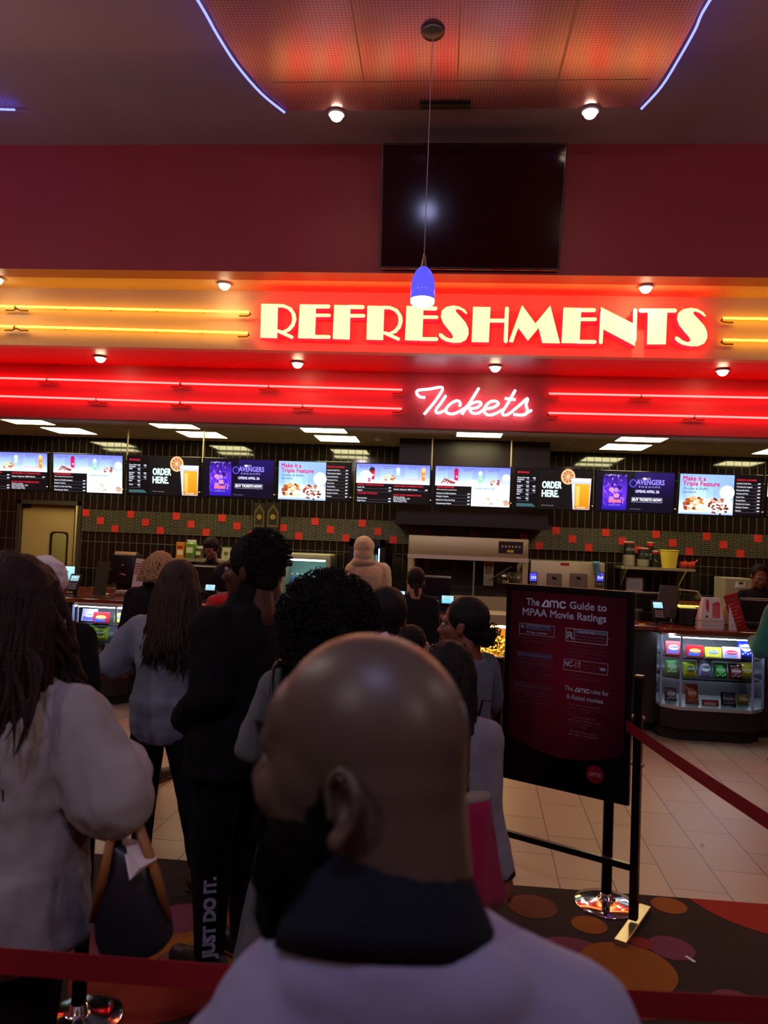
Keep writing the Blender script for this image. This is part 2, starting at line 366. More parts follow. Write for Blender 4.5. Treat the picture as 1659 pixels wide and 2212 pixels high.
# door and bright room beyond
dr = MB(); dr.bb((DX0 - .06, YB - .03, 0), (DX0, YB + .02, DZ + .06)); dr.bb((DX1, YB - .03, 0), (DX1 + .06, YB + .02, DZ + .06)); dr.bb((DX0 - .06, YB - .03, DZ), (DX1 + .06, YB + .02, DZ + .06))
struct('trim_2', dr, mat('dark_frame', h('3a302c'), .5))
dl = thing('door_1', 'tan service door with a round-cornered window in the tiled back wall', 'door', ((DX0 + DX1) / 2, YB + .06, 0)); dl['kind'] = 'structure'
del dl['label'], dl['category']
d = MB(); wx0, wx1 = WY(108, 1150, YB).x, WY(144, 1150, YB).x; wz1 = WY(125, 1150, YB).z
d.bb((DX0, YB + .04, .01), (wx0, YB + .08, DZ)); d.bb((wx1, YB + .04, .01), (DX1 - .08, YB + .08, DZ)); d.bb((wx0, YB + .04, wz1), (wx1, YB + .08, DZ)); d.bb((wx0, YB + .04, .01), (wx1, YB + .08, wz1 - .55))
d.build('door_leaf', mat('tan_door', h('a98a5c'), .5), dl)
d = MB(); cx, cz = (wx0 + wx1) / 2, wz1 - .275; hw, hh = (wx1 - wx0) / 2, .275
pts = []
for (sx, sz, a0) in ((1, 1, 0), (-1, 1, 90), (-1, -1, 180), (1, -1, 270)):
    for a in (0, 30, 60, 90): pts.append(V((cx + sx * (hw - .06) + .06 * math.cos(R_(a0 + a)), YB + .035, cz + sz * (hh - .06) + .06 * math.sin(R_(a0 + a)))))
d.ring_loft([[p + V((q * math.copysign(1, p.x - cx), y, q * math.copysign(1, p.z - cz))) for q, y in ((-.012, -.01), (.012, -.01), (.012, .015), (-.012, .015))] for p in pts], closed=True)
d.build('window_frame', M_black, dl)
MB().bb((wx0, YB + .055, wz1 - .55), (wx1, YB + .06, wz1)).build('window_pane', glass(), dl)
d = MB(); d.box((DX0 + .06, YB + .03, DZ - .03), (.12, .03, .05)); d.build('door_closer', M_blackm, dl)
hall = MB(); hall.bb((DX0 - .8, YB + 1.4, 0), (DX1 + .8, YB + 1.5, 3)); hall.bb((DX0 - .8, YB + .25, 2.6), (DX1 + .8, YB + 1.4, 2.7)); hall.bb((DX0 - .8, YB + .25, -.1), (DX1 + .8, YB + 1.4, 0)); hall.bb((DX0 - .9, YB + .25, 0), (DX0 - .8, YB + 1.5, 2.7)); hall.bb((DX1 + .8, YB + .25, 0), (DX1 + .9, YB + 1.5, 2.7))
struct('wall_service_hall', hall, mat('hall_paint', h('c2b06e'), .7))
lamp('AREA', 'service_hall_lamp', ((DX0 + DX1) / 2, YB + .9, 2.55), 14, (1, .85, .5), .6)
# dark bulkhead over the popper
b0, b1 = WY(862, 1000, 9.9).x, WY(1188, 1000, 9.9).x
bh = MB(); zlo = WY(1000, 1137, 9.9).z; bh.bb((b0, 9.9, zlo + .06), (b1, YB, Z3)); bh.bb((b0 - .03, 9.86, zlo), (b1 + .03, YB, zlo + .06))
struct('wall_hood_bulkhead', bh, mat('dark_laminate', h('221315'), .4))
# ---------------------------------------------------------------- hanging ceiling panel
PZ = 5.6
Lp = [WZ(u, v, PZ) for u, v in ((622, 240), (572, 199), (520, 138), (478, 72), (438, 0))]
Rp = [WZ(u, v, PZ) for u, v in ((1378, 232), (1421, 184), (1460, 120), (1493, 60), (1522, 0))]
Lp += [Lp[-1] + V((-.12, -.9, 0)), Lp[-1] + V((-.12, -2.0, 0)), V((-1.5, 1.6, PZ))]; Rp += [Rp[-1] + V((.12, -.9, 0)), Rp[-1] + V((.12, -2.0, 0)), V((1.5, 1.6, PZ))]
def panel_mat():
    m = bpy.data.materials.new('perforated_metal'); m.use_nodes = True; nt = m.node_tree; b = nt.nodes['Principled BSDF']
    tc = nt.nodes.new('ShaderNodeTexCoord'); mp = nt.nodes.new('ShaderNodeMapping'); mp.inputs['Scale'].default_value = (36, 36, 0)
    vo = nt.nodes.new('ShaderNodeTexVoronoi'); vo.inputs['Randomness'].default_value = 0; vo.inputs['Scale'].default_value = 1
    rp = nt.nodes.new('ShaderNodeMapRange'); rp.inputs[1].default_value = .17; rp.inputs[2].default_value = .25
    mx = nt.nodes.new('ShaderNodeMix'); mx.data_type = 'RGBA'; mx.inputs[6].default_value = (*h('7a424c'), 1); mx.inputs[7].default_value = (*h('b87886'), 1)
    nt.links.new(tc.outputs['Object'], mp.inputs[0]); nt.links.new(mp.outputs[0], vo.inputs['Vector']); nt.links.new(vo.outputs['Distance'], rp.inputs[0]); nt.links.new(rp.outputs[0], mx.inputs[0]); nt.links.new(mx.outputs[2], b.inputs['Base Color'])
    b.inputs['Roughness'].default_value = .22; b.inputs['Metallic'].default_value = .5
    return m
pn = thing('ceiling_panel', 'perforated metal panel hung below the ceiling, edged in blue neon', 'ceiling panel', (0, 4, PZ))
out = [*reversed(Lp), *Rp]
MB().poly([(p.x, p.y, PZ) for p in out], (0, 0, .06)).build('panel_sheet', panel_mat(), pn)
sm = MB()
for x in (-.78, 0, .82):
    sm.bb((x - .006, 1.7, PZ - .003), (x + .006, 6.35, PZ), 0)
for y in (3.4, 4.7, 6.0): sm.bb((-1.55, y, PZ - .0025), (1.55, y + .008, PZ))
sm.build('seam', mat('panel_seam', h('8c6a62'), .35, .4), pn)
cu = MB(); cu.bb((-.32, 6.28, PZ - .03), (.12, 6.36, PZ - .001)); cu.build('vent_slot', M_black, pn)
hg = MB()
for x in (-1.2, 1.2):
    for y in (2.4, 5.9): hg.cyl((x, y, PZ + .05), (x, y, ZC), .008)
hg.build('hanger', M_steel, pn)
M_blue = emat('blue_neon', (.075, .085, 1), 7)
def sm_path(P, n=4):
    o = []
    for i in range(len(P) - 1):
        a, b, c, d = P[max(i - 1, 0)], P[i], P[i + 1], P[min(i + 2, len(P) - 1)]
        for k in range(n):
            t = k / n; o.append(.5 * ((2 * b) + (c - a) * t + (2 * a - 5 * b + 4 * c - d) * t * t + (3 * b - a - 3 * c + d) * t ** 3))
    return o + [P[-1]]
for P, s in ((Lp, -1), (Rp, 1)):
    MB().tube([p + V((s * .03, 0, -.012)) for p in sm_path(P)], .010, 8).build('neon_edge', M_blue, pn, True, label='blue neon tube')
t = thing('neon_tube', 'short blue neon tube end on the dark ceiling at the far left', 'neon tube', WZ(-150, 236, 5.8))
MB().tube([WZ(-330, 229, 5.82), WZ(0, 236, 5.82), WZ(32, 237, 5.82)], .010, 8).build('tube', M_blue, t, True)
for u_ in (10, -250): q = MB().cyl(WZ(u_, 234, 5.82), WZ(u_, 234, 5.82) + V((0, 0, .07)), .006); q.build('bracket', M_steel, t)
# ---------------------------------------------------------------- downlights
M_bulb = emat('lamp_glow', (1, .82, .5), 26)
def downlight(p, label, e=10, parent_group='downlights'):
    t = thing('downlight', label, 'downlight', p, 0, parent_group)
    MB().lathe([(.045, .0), (.075, -.004), (.078, -.02), (.058, -.022), (.05, -.004), (.045, 0)], p, 20).build('trim_ring', M_white, t, True)
    MB().ell(p + V((0, 0, -.028)), (.056, .056, .046)).build('bulb', M_bulb, t, True)
    lamp('SPOT', 'downlight_lamp', p + V((0, 0, -.07)), e, (1, .78, .5), .05, rot=(0, 0, 0), spot=165, blend=.8, parent=t)
downlight(WZ(727, 244, PZ), 'left lamp at the far edge of the hung metal ceiling panel', 9)
downlight(WZ(1275, 238, PZ), 'right lamp at the far edge of the hung metal ceiling panel', 9)
for u, v, l in ((-6, 600, 'downlight over the yellow neon at the left picture edge'), (485, 612, 'downlight left of the big sign, above the yellow neon ends'), (1395, 618, 'downlight above the right end of the big refreshments sign')):
    p = WZ(u, v, Z1); downlight(p, l, 8)
for u, v, l in ((217, 770, 'downlight in the red step, leftmost over the red neon'), (643, 782, 'downlight in the red step below the first letters of the big sign'), (1070, 790, 'downlight in the red step just above the white script sign'), (1561, 798, 'downlight in the red step at the right, past the big sign')):
    p = WZ(u, v, Z2); downlight(p, l, 8)
# ---------------------------------------------------------------- neon runs
M_yn = emat('yellow_neon', (1, .50, .025), 11); M_rn = emat('red_neon', (1, .026, .024), 20)
M_clip = mat('neon_clip', h('5a3a18'), .4)
def neon(u0, v0, u1, v1, Y, m, label, group, bends=True):
    a, b = WY(u0, v0, Y - .07), WY(u1, v1, Y - .07); t = thing('neon_tube', label, 'neon tube', (a + b) / 2, 0, group)
    P = [a + V((.03, .05, -.012)), a + V((.0, .02, -.004)), a, b, b + V((0, .02, -.004)), b + V((-.03, .05, -.012))]
    MB().tube([a, b], .0115, 8).build('tube', m, t, True)
    k = MB()
    for q, s in ((a, 1), (b, -1)):
        k.tube([q, q + V((-s * .012, .025, -.02)), q + V((s * .03, .035, -.035)), q + V((s * .12, .035, -.035))], .009, 6)
    L = (b - a).length
    for i in range(1, max(2, int(L / .5))):
        p = a.lerp(b, i / max(2, int(L / .5))); MB().cyl(p, p + V((0, .066, 0)), .005, n=6).build('support', M_clip, t, True)
    kk = len(k.v) // 2
    for e_ in (0, 1):
        k2 = MB(); k2.add(k.v[e_ * kk:(e_ + 1) * kk], [tuple(j - e_ * kk for j in f) for f in k.f if min(f) >= e_ * kk and max(f) < (e_ + 1) * kk]); k2.build('tube_end', M_clip, t, True)
G = 'yellow neon tubes beside the big sign'
neon(-420, 650, 30, 662, Y2, M_yn, 'yellow neon tube, upper one running off the left picture edge', G)
neon(36, 662, 538, 674, Y2, M_yn, 'upper yellow neon tube left of the big sign', G)
neon(-420, 694, 28, 705, Y2, M_yn, 'yellow neon tube, lower one running off the left picture edge', G)
neon(36, 705, 535, 719, Y2, M_yn, 'lower yellow neon tube left of the big sign', G)
neon(1562, 687, 1980, 694, Y2, M_yn, 'upper yellow neon tube right of the big sign', G)
neon(1562, 734, 1980, 742, Y2, M_yn, 'lower yellow neon tube right of the big sign', G)
G = 'red neon tubes on the lower red band'
for (a, b, va, vb, l) in ((-300, 99, 809, 819, 'upper red neon, piece running off the left edge'), (103, 387, 819, 828, 'upper red neon, piece before the joint'), (392, 579, 828.5, 834, 'upper red neon, short piece after the joint'), (582, 869, 834, 842, 'upper red neon, last piece before the script sign'),
                          (-300, 206, 846, 862, 'lower red neon, piece running off the left edge'), (209, 387, 862.5, 869, 'lower red neon, short piece before the joint'), (391, 652, 869, 876, 'lower red neon, piece after the joint'), (655, 868, 876, 883, 'lower red neon, last piece before the script sign'),
                          (1186, 1384, 850, 854, 'upper red neon, first piece right of the script sign'), (1387, 1900, 854, 864, 'upper red neon, piece running off the right edge'), (1185, 1499, 892, 899, 'lower red neon, first piece right of the script sign'), (1502, 1900, 899, 909, 'lower red neon, piece running off the right edge')):
    neon(a, va, b, vb, Y3, M_rn, l, G)
# ---------------------------------------------------------------- big channel-letter sign
M_face = mat('letter_face', h('fff0b0'), .4, emit=(1, .79, .17), es=3.0)
M_ret = mat('letter_return', h('b01010'), .4, emit=(1, .002, .006), es=8)
sg = thing('illuminated_sign', 'big glowing cream letters spelling REFRESHMENTS on the cream band', 'sign', WY(1045, 700, Y2))
YL = Y2 - .16
def z1(p): return WY(540 + p[0] / 3.19, 640 + p[1] / 3.19, YL)
def z2(p): return WY(1040 + p[0] / 3.19, 640 + p[1] / 3.19, YL)
def stroke(a, b, w):
    a, b = V((*a, 0)), V((*b, 0)); d = (b - a).normalized(); q = V((-d.y, d.x, 0)) * w / 2; P = []
    for c, base in ((b, 0), (a, 180)):
        for t_ in range(-90, 91, 30):
            t_ += base; P.append((c + d * math.cos(R_(t_)) * w / 2 + q * math.sin(R_(t_))))
    return [(p.x, p.y) for p in P]
def bowl(dx, dy):
    o = [(190, 54), (235, 56), (285, 78), (314, 122), (319, 160), (305, 205), (275, 238), (235, 254), (188, 246), (188, 230), (225, 238), (258, 222), (285, 190), (292, 155), (286, 118), (262, 90), (228, 76), (190, 76)]
    return [(x + dx, y + dy) for x, y in o]
S = [(1497, 118), (1480, 92), (1440, 70), (1400, 64), (1352, 74), (1322, 100), (1316, 140), (1330, 180), (1360, 220), (1392, 258), (1402, 282), (1385, 294), (1350, 282), (1322, 258), (1305, 256), (1302, 272), (1320, 292), (1352, 309), (1400, 319), (1450, 318), (1487, 300), (1506, 262), (1504, 222), (1486, 182), (1450, 140), (1420, 108), (1416, 92), (1430, 86), (1458, 96), (1480, 114), (1490, 121)]
S2 = [(1335 + (x - 1303) * 1.09, 80 + (y - 64) * 1.033) for x, y in S]
LET = [(z1, [[(78, 52), (192, 54), (186, 288), (72, 284)], bowl(0, 0), stroke((196, 240), (288, 281), 21)]),
       (z1, [[(344, 55), (455, 58), (447, 290), (332, 288)], stroke((440, 70), (540, 70), 26), stroke((440, 131), (545, 131), 21), stroke((440, 279), (543, 280), 24)]),
       (z1, [[(581, 60), (692, 62), (686, 297), (571, 293)], stroke((680, 73), (776, 74), 26), stroke((680, 134), (782, 134), 23)]),
       (z1, [[(810, 65), (925, 68), (917, 301), (803, 298)], bowl(733, 12), stroke((930, 253), (1022, 294), 21)]),
       (z1, [[(1079, 67), (1195, 70), (1187, 305), (1069, 302)], stroke((1180, 82), (1278, 84), 26), stroke((1180, 143), (1286, 144), 22), stroke((1175, 294), (1284, 295), 24)]),
       (z1, [S]),
       (z2, [[(-57, 73), (62, 75), (50, 316), (-67, 314)], [(50, 155), (170, 155), (170, 180), (50, 180)], stroke((176, 85), (167, 308), 26)]),
       (z2, [[(280, 62), (372, 188), (395, 215), (320, 305), (254, 215), (216, 318), (190, 312)], [(372, 188), (474, 65), (540, 323), (420, 321), (395, 215)]]),
       (z2, [[(566, 78), (688, 81), (675, 323), (553, 321)], stroke((670, 95), (775, 95), 26), stroke((670, 158), (783, 158), 23), stroke((665, 313), (780, 314), 24)]),
       (z2, [[(822, 74), (1060, 195), (1058, 342), (838, 225)], stroke((832, 110), (823, 317), 24), stroke((1060, 97), (1055, 300), 26)]),
       (z2, [stroke((1098, 98), (1332, 98), 27), [(1148, 100), (1280, 100), (1270, 330), (1142, 330)]]),
       (z2, [S2])]
for fn, polys in LET:
    mb = MB(); rt = MB()
    for pl in polys:
        P = [fn(p) for p in pl]; mb.poly(P, (0, .002, 0)); c = sum(P, V()) / len(P)
        n = len(P); e = []
        for i in range(n):   # trim cap slightly outside the face
            a, b_, c2 = P[i - 1], P[i], P[(i + 1) % n]; tn = (c2 - a).normalized(); nn = V((tn.z, 0, -tn.x)); ar = sum(P[k].x * P[(k + 1) % n].z - P[(k + 1) % n].x * P[k].z for k in range(n))
            e.append(b_ + nn * (.006 if ar > 0 else -.006) + V((0, .003, 0)))
        rt.poly(e, (0, .10, 0))
    f = mb.build('letter', M_face, sg, label='cream glowing letter face'); rt.build('letter_return', M_ret, f, label='red letter side')
# ---------------------------------------------------------------- script neon sign
ts = thing('neon_script_sign', 'white neon script sign reading Tickets on the red band', 'sign', WY(1025, 870, Y3))
def z3(p, dy=0): return WY(880 + p[0] / 5.53, 820 + p[1] / 5.53, Y3 - .09 + dy)
TK = [[(210, 215), (150, 205), (112, 165), (130, 128), (250, 115), (420, 98), (340, 245), (200, 415)],
      [(460, 190), (400, 280), (345, 355), (350, 396), (400, 390), (470, 350)], [(625, 320), (630, 275), (590, 252), (520, 285), (465, 345), (475, 398), (550, 408), (640, 370), (720, 315)],
      [(855, 100), (765, 245), (650, 415)], [(690, 360), (770, 285), (850, 265), (880, 290), (830, 335), (745, 352), (780, 400), (850, 402)],
      [(850, 402), (930, 352), (1020, 335), (1085, 295), (1065, 262), (995, 262), (930, 325), (918, 385), (975, 425), (1060, 402), (1130, 360)],
      [(1290, 125), (1205, 275), (1135, 390), (1165, 427), (1230, 398)], [(1165, 225), (1290, 240)], [(1230, 398), (1335, 310), (1435, 225), (1418, 300), (1435, 375), (1395, 420), (1265, 417)], [(1390, 420), (1485, 365)]]
mb = MB()
for i, p in enumerate(TK): mb.tube(sm_path([z3(q, .012 * (i % 3 - 1)) for q in p], 5), .0145, 8)
mb.build('script_tube', emat('white_neon', (1, .86, 1), 9), ts, True)
mb = MB()
for q in ((200, 415), (420, 98), (350, 396), (650, 415), (855, 100), (975, 425), (1290, 125), (1165, 427), (1435, 225), (1265, 417)): mb.cyl(z3(q), z3(q) + V((0, .09, 0)), .006, n=6)
mb.build('support', M_clip, ts)
# ---------------------------------------------------------------- pendant lamp
pc = WZ(935, 66, PZ); pt = V((pc.x, pc.y, 0))
def pz(v): return WY(912, v, pc.y).z
pd = thing('pendant_lamp', 'blue glass pendant lamp on a long thin cord from the metal panel', 'lamp', (pc.x, pc.y, pz(600)))
zt_, zm, zb_ = pz(548), pz(578), pz(657)
MB().lathe([(.02, PZ - .045), (.075, PZ - .035), (.09, PZ - .015), (.09, PZ - .001)], pt, 24).build('ceiling_rose', mat('grey_rose', h('6d625a'), .4, .6), pd, True)
MB().cyl(V((pc.x, pc.y, zt_)), V((pc.x, pc.y, PZ - .03)), .0035, n=6).build('cord', mat('pale_cord', h('b49aa8'), .6), pd)
MB().lathe([(.006, zt_), (.012, zt_ - .03), (.026, zm - .01), (.03, zm)], pt, 20).build('socket_cone', M_steel, pd, True)
hgt = zm - zb_
MB().lathe([(.03, zm), (.06, zm - hgt * .12), (.082, zm - hgt * .33), (.09, zm - hgt * .6), (.089, zb_ + hgt * .12)], pt, 28).build('lamp_shade', mat('blue_glass_shade', h('2a30e0'), .15, emit=(.10, .09, 1), es=1.1), pd, True, label='glowing cobalt glass shade')
MB().lathe([(.089, zb_ + hgt * .12), (.087, zb_ + .008), (.08, zb_), (.02, zb_ + .002)], pt, 28).build('shade_rim', emat('pendant_glow', (1, .92, .95), 9), pd, True, label='white glowing lower rim')
lamp('POINT', 'pendant_light', (pc.x, pc.y, zb_ - .05), 5, (.95, .9, 1), .05, parent=pd)
# ---------------------------------------------------------------- wall television, tilted forward
a = WY(820, 584, 7.41); b = WY(1208, 588, 7.41); tl = R_(14); wtv = (b.x - a.x); htv = 1.19
tv = thing('television', 'large dark wall television tilted forward above the red sign band', 'television', ((a.x + b.x) / 2, 7.41, Z1))
tv.location = ((a.x + b.x) / 2, 7.41, Z1 + .005); _MAT4[tv.name] = Matrix.Translation(tv.location)
rot = Matrix.Rotation(tl, 3, 'X'); o = V(((a.x + b.x) / 2, 7.41, Z1 + .012)); up = rot @ V((0, 0, 1)); fw = rot @ V((0, -1, 0))
MB().rbox(o + up * htv / 2 - fw * .03, (wtv, .05, htv), .008, rot).build('housing', mat('tv_bezel', h('0c0a0a'), .25), tv)
MB().box(o + up * htv / 2 - fw * .002 + up * .005, (wtv - .03, .004, htv - .04), rot).build('screen', mat('tv_screen', h('2a0c10'), .10, spec=.12), tv)
MB().box(o + up * .01 + fw * .001, (wtv - .06, .006, .006), rot).build('chin_reflection', mat('tv_red_reflection', h('701010'), .2, .8), tv)  # red reflection along the lower bezel, coloured into a thin strip
MB().bb((o.x - .2, 7.40, Z1 + .35), (o.x + .2, Y1 - .005, Z1 + .75)).build('wall_bracket', M_blackm, tv)
# ---------------------------------------------------------------- kitchen ceiling lights
M_trf = emat('troffer_glow', (1, .90, .44), 20)
G = 'square ceiling lights in the kitchen'
def troffer(u, v, Yc, label, w=.56, d=.56):
    p = WZ(u, v, Z3); p.y = Yc; x = WY(u, v, Yc).x
    t = thing('ceiling_light', label, 'ceiling light', (x, Yc, Z3), 0, G)
    f = MB(); w2, d2 = w / 2, d / 2
    for s in (-1, 1): f.bb((x + s * w2, Yc - d2 - .02, Z3 - .012), (x + s * (w2 + .02), Yc + d2 + .02, Z3 - .001)); f.bb((x - w2, Yc + s * d2, Z3 - .012), (x + w2, Yc + s * (d2 + .02), Z3 - .001))
    f.build('frame', M_white, t); MB().bb((x - w2, Yc - d2, Z3 - .006), (x + w2, Yc + d2, Z3 - .002)).build('diffuser', M_trf, t)
for u, v, l in ((62, 907, 'front row kitchen ceiling light at the far left'), (378, 917, 'front row kitchen ceiling light over the order screen'), (700, 929, 'front row kitchen ceiling light left of the script sign'), (1035, 939, 'front row kitchen ceiling light under the script sign'), (1385, 948, 'front row kitchen ceiling light right of the script sign')):
    troffer(u, v, 9.36, l, .56, .36)
for u, v, l in ((150, 930, 'second row kitchen ceiling light at the far left'), (437, 941, 'second row kitchen ceiling light over the purple film screen'), (729, 950, 'second row kitchen ceiling light left of the hood bulkhead'), (1350, 969, 'second row kitchen ceiling light right of the hood bulkhead'), (1690, 980, 'second row kitchen ceiling light cut by the right edge')):
    troffer(u, v, 10.08, l, .56, .56)
sp = thing('smoke_detector', 'round white ceiling sensor near the hood bulkhead', 'smoke detector', WZ(820, 946, Z3)); q = WZ(820, 946, Z3)
MB().lathe([(.02, -.045), (.05, -.04), (.065, -.01), (.065, 0)], q, 16).build('sensor_body', M_white, sp, True); MB().cyl(q + V((0, 0, -.05)), q + V((0, 0, -.044)), .012).build('sensor_grille', M_black, sp)
for i, (x, y, z, e, c) in enumerate(HALL_FILL):  # unseen lamps added to brighten the people, walls and ceiling
    t = thing('added_fill_pendant', 'added fill lamp for the hall, hanging out of view ' + ('to the left', 'to the right', 'behind on the left', 'behind on the right', 'overhead', 'far left of the panel', 'far right of the panel')[i], 'lamp', (x, y, z), 0, 'added fill lamps')
    MB().lathe([(.01, .02), (.05, .02), (.05, .0), (.03, -.02)], (x, y, z + .15), 20).build('fill_cap', M_steel, t, True); MB().cyl((x, y, z + .17), (x, y, ZC), .005).build('cord', M_black, t)
    lamp('POINT', 'hall_fill_light', (x, y, z), e, c, .13, parent=t)
# ================================================================ MENU SCREENS
M_scr = picmat('screen_glow', 1.5, .3)
YS = 9.55
rotS = Matrix.Rotation(R_(6), 3, 'X'); SU = rotS @ V((0, 0, 1)); SN = rotS @ V((0, -1, 0))
def fries(P, x, y, r, cols, rs, n=26):
    for i in range(n):
        a, q = rs.uniform(0, 6.28), rs.random() ** .5; px, py = x + math.cos(a) * q * r, y + math.sin(a) * q * r * .5
        P.up(); P.ell(px, py, r * rs.uniform(.14, .26), r * rs.uniform(.10, .18), rs.choice(cols), 8)
def cup(P, x, y, w, hh, c, top='eeeeee'):
    P.up(); P.poly([(x - w * .4, y), (x + w * .4, y), (x + w * .5, y + hh * .72), (x - w * .5, y + hh * .72)], c); P.rect(x - w * .52, y + hh * .70, x + w * .52, y + hh * .76, top); P.ell(x, y + hh * .78, w * .48, hh * .2, top, 12); P.up(); P.ell(x + .1 * w, y + hh * .35, w * .22, w * .22, 'f4d0d0', 10)
def blue_bg(P, x0, y0, x1, y1, n=6):
    for i in range(n):
        a = x0 + (x1 - x0) * i / n; b = x0 + (x1 - x0) * (i + 1) / n; m = y0 + (y1 - y0) * .45
        P.rect(a, y0, b, m, 'dce9ff', '9db4f2' if i % 2 else 'a9c8f5'); P.rect(a, m, b, y1, '9db4f2' if i % 2 else 'a9c8f5', '6c74da')
def prow(P, x0, x1, y, t, s, price=1):
    P.up(); P.text(t, x0, y, s, 'e6e6f2', .012)
    P.rect(x0, y - s * .42, x1, y - s * .34, '6a6a78')
    for k in range(price): P.rect(x1 - s * 1.5 - k * s * 2.2, y + s * .05, x1 - s * .4 - k * s * 2.2, y + s * .6, 'd8d8e8'); P.rect(x1 - s * .3 - k * s * 2.2, y + s * .3, x1 - k * s * 2.2, y + s * .6, 'd8d8e8')
def pic_popcorn(P, w, t, rs):
    P.rect(0, 0, w, t, '08070c'); P.up(); blue_bg(P, 0, t * .5, w, t)
    P.up(); P.rect(0, t * .5, w, t * .56, 'dfeeff')
    cup(P, .20, t * .60, .07, .16, 'c01830', '20202c'); P.up(); P.ell(.12, t * .72, .075, .05, 'fdf6e8'); P.poly([(.05, t * .52), (.19, t * .52), (.20, t * .70), (.045, t * .70)], 'f6eef2'); P.up(); P.rect(.15, t * .53, .18, t * .64, 'c85a90')
    P.up(); P.ell(.43, t * .57, .1, .018, 'f8f8ff'); fries(P, .43, t * .64, .075, ['e8c060', 'd9a23c', 'f2dfa0', 'b9602c'], rs); cup(P, .53, t * .72, .05, .10, 'b8d8d0')
    P.up(); P.ell(.73, t * .59, .11, .025, 'fafaff'); P.up(); P.rect(.64, t * .60, .82, t * .64, 'caa0b8'); P.rect(.65, t * .615, .81, t * .625, 'f0f0ff'); cup(P, .85, t * .6, .05, .17, 'e08a18', 'f2c078')
    P.up()
    for x, s in ((.04, 'Large Popcorn Tub\nLarge Drink'), (.34, 'Gourmet Popcorn\nLarge Drink'), (.66, 'Flatbread Pizza\nLarge Drink')): P.text(s, x, t * .93, .021, '1c2040', .005)
    for x, y, hd in ((.02, t * .44, 'FRESHLY POPPED POPCORN'), (.02, t * .22, 'GOURMET POPCORN'), (.48, t * .43, 'HAND-FIRED FLATBREAD PIZZA'), (.48, t * .20, 'BUILD YOUR COMBINATIONS')): P.text(hd, x, y, .026, 'e02434', .012)
    for x0, x1, y, s in ((.02, .45, t * .38, 'Large Tub'), (.02, .45, t * .30, 'Regular'), (.02, .45, t * .10, 'Gourmet Box'), (.02, .45, t * .03, 'Single Flavor'), (.48, .91, t * .35, 'Cheese  Pepperoni  BBQ Chicken')): prow(P, x0, x1, y, s, .022)
    P.text('Choose 2 of these:\nSoda  Bottled Water  ICEE\nNachos  Pretzel Bites\nCandy  Popcorn  Fries', .48, t * .155, .019, 'e6e6f2', .01)
def pic_pretzel(P, w, t, rs):
    P.rect(0, 0, w, t, '08070c'); P.up(); blue_bg(P, 0, t * .5, w, t); P.rect(w * .49, 0, w, t * .5, 'f4faff', 'cfe4fb')
    P.up(); P.rect(0, t * .5, w, t * .55, 'dfeeff')
    cup(P, .26, t * .62, .055, .17, 'c81460', 'a8104c'); P.up(); P.ell(.17, t * .58, .14, .04, 'eef2ff'); P.up()
    for a in range(5): P.up(); P.pl([(.08 + .035 * a, t * .57 + .01 * (a % 2)), (.12 + .03 * a, t * .68 - .01 * a), (.2 + .01 * a, t * .57)], .016, ['9a3a30', '8a2c34', 'a85040'][a % 3])
    P.up(); P.ell(.45, t * .6, .1, .035, 'eef8f4'); P.rect(.38, t * .58, .52, t * .64, 'dcefe6'); cup(P, .56, t * .6, .05, .15, '8ce0b0', 'd8f4ee')
    fries(P, .75, t * .61, .07, ['c8744c', 'b05838', 'e0a888', '9a4048'], rs, 20); P.up(); P.ell(.88, t * .74, .047, .047, 'f4f8ff')
    P.up()
    for x, s in ((.03, 'The Bavarian Legend\nLarge Drink'), (.34, 'Mozzarella Sticks\nLarge Drink'), (.65, 'Chicken & Waffle\nSandwich  Fries')): P.text(s, x, t * .93, .021, '1c2040', .005)
    P.text('TRIPLE FEATURE', .02, t * .44, .03, 'e02434', .014); P.text('With curly fries & a fountain drink', .02, t * .385, .018, 'e6e6f2', .008)
    for y, s in ((.29, 'Chicken & Waffle Sandwich'), (.21, 'Chicken Tenders'), (.12, 'Build Your Own Hot Dog'), (.03, 'Cheeseburger Sliders')): prow(P, .02, w * .475, t * y, s, .022)
    P.text('GOURMET PRETZEL BITES', w * .53, t * .44, .022, '3a4a70', .008)
    for i in range(22): P.up(); P.ell(w * rs.uniform(.66, .97), t * rs.uniform(.03, .20), .035, .024, rs.choice(['e8c8b0', 'd0a08c', 'f4e4d4', 'b88070']), 10)
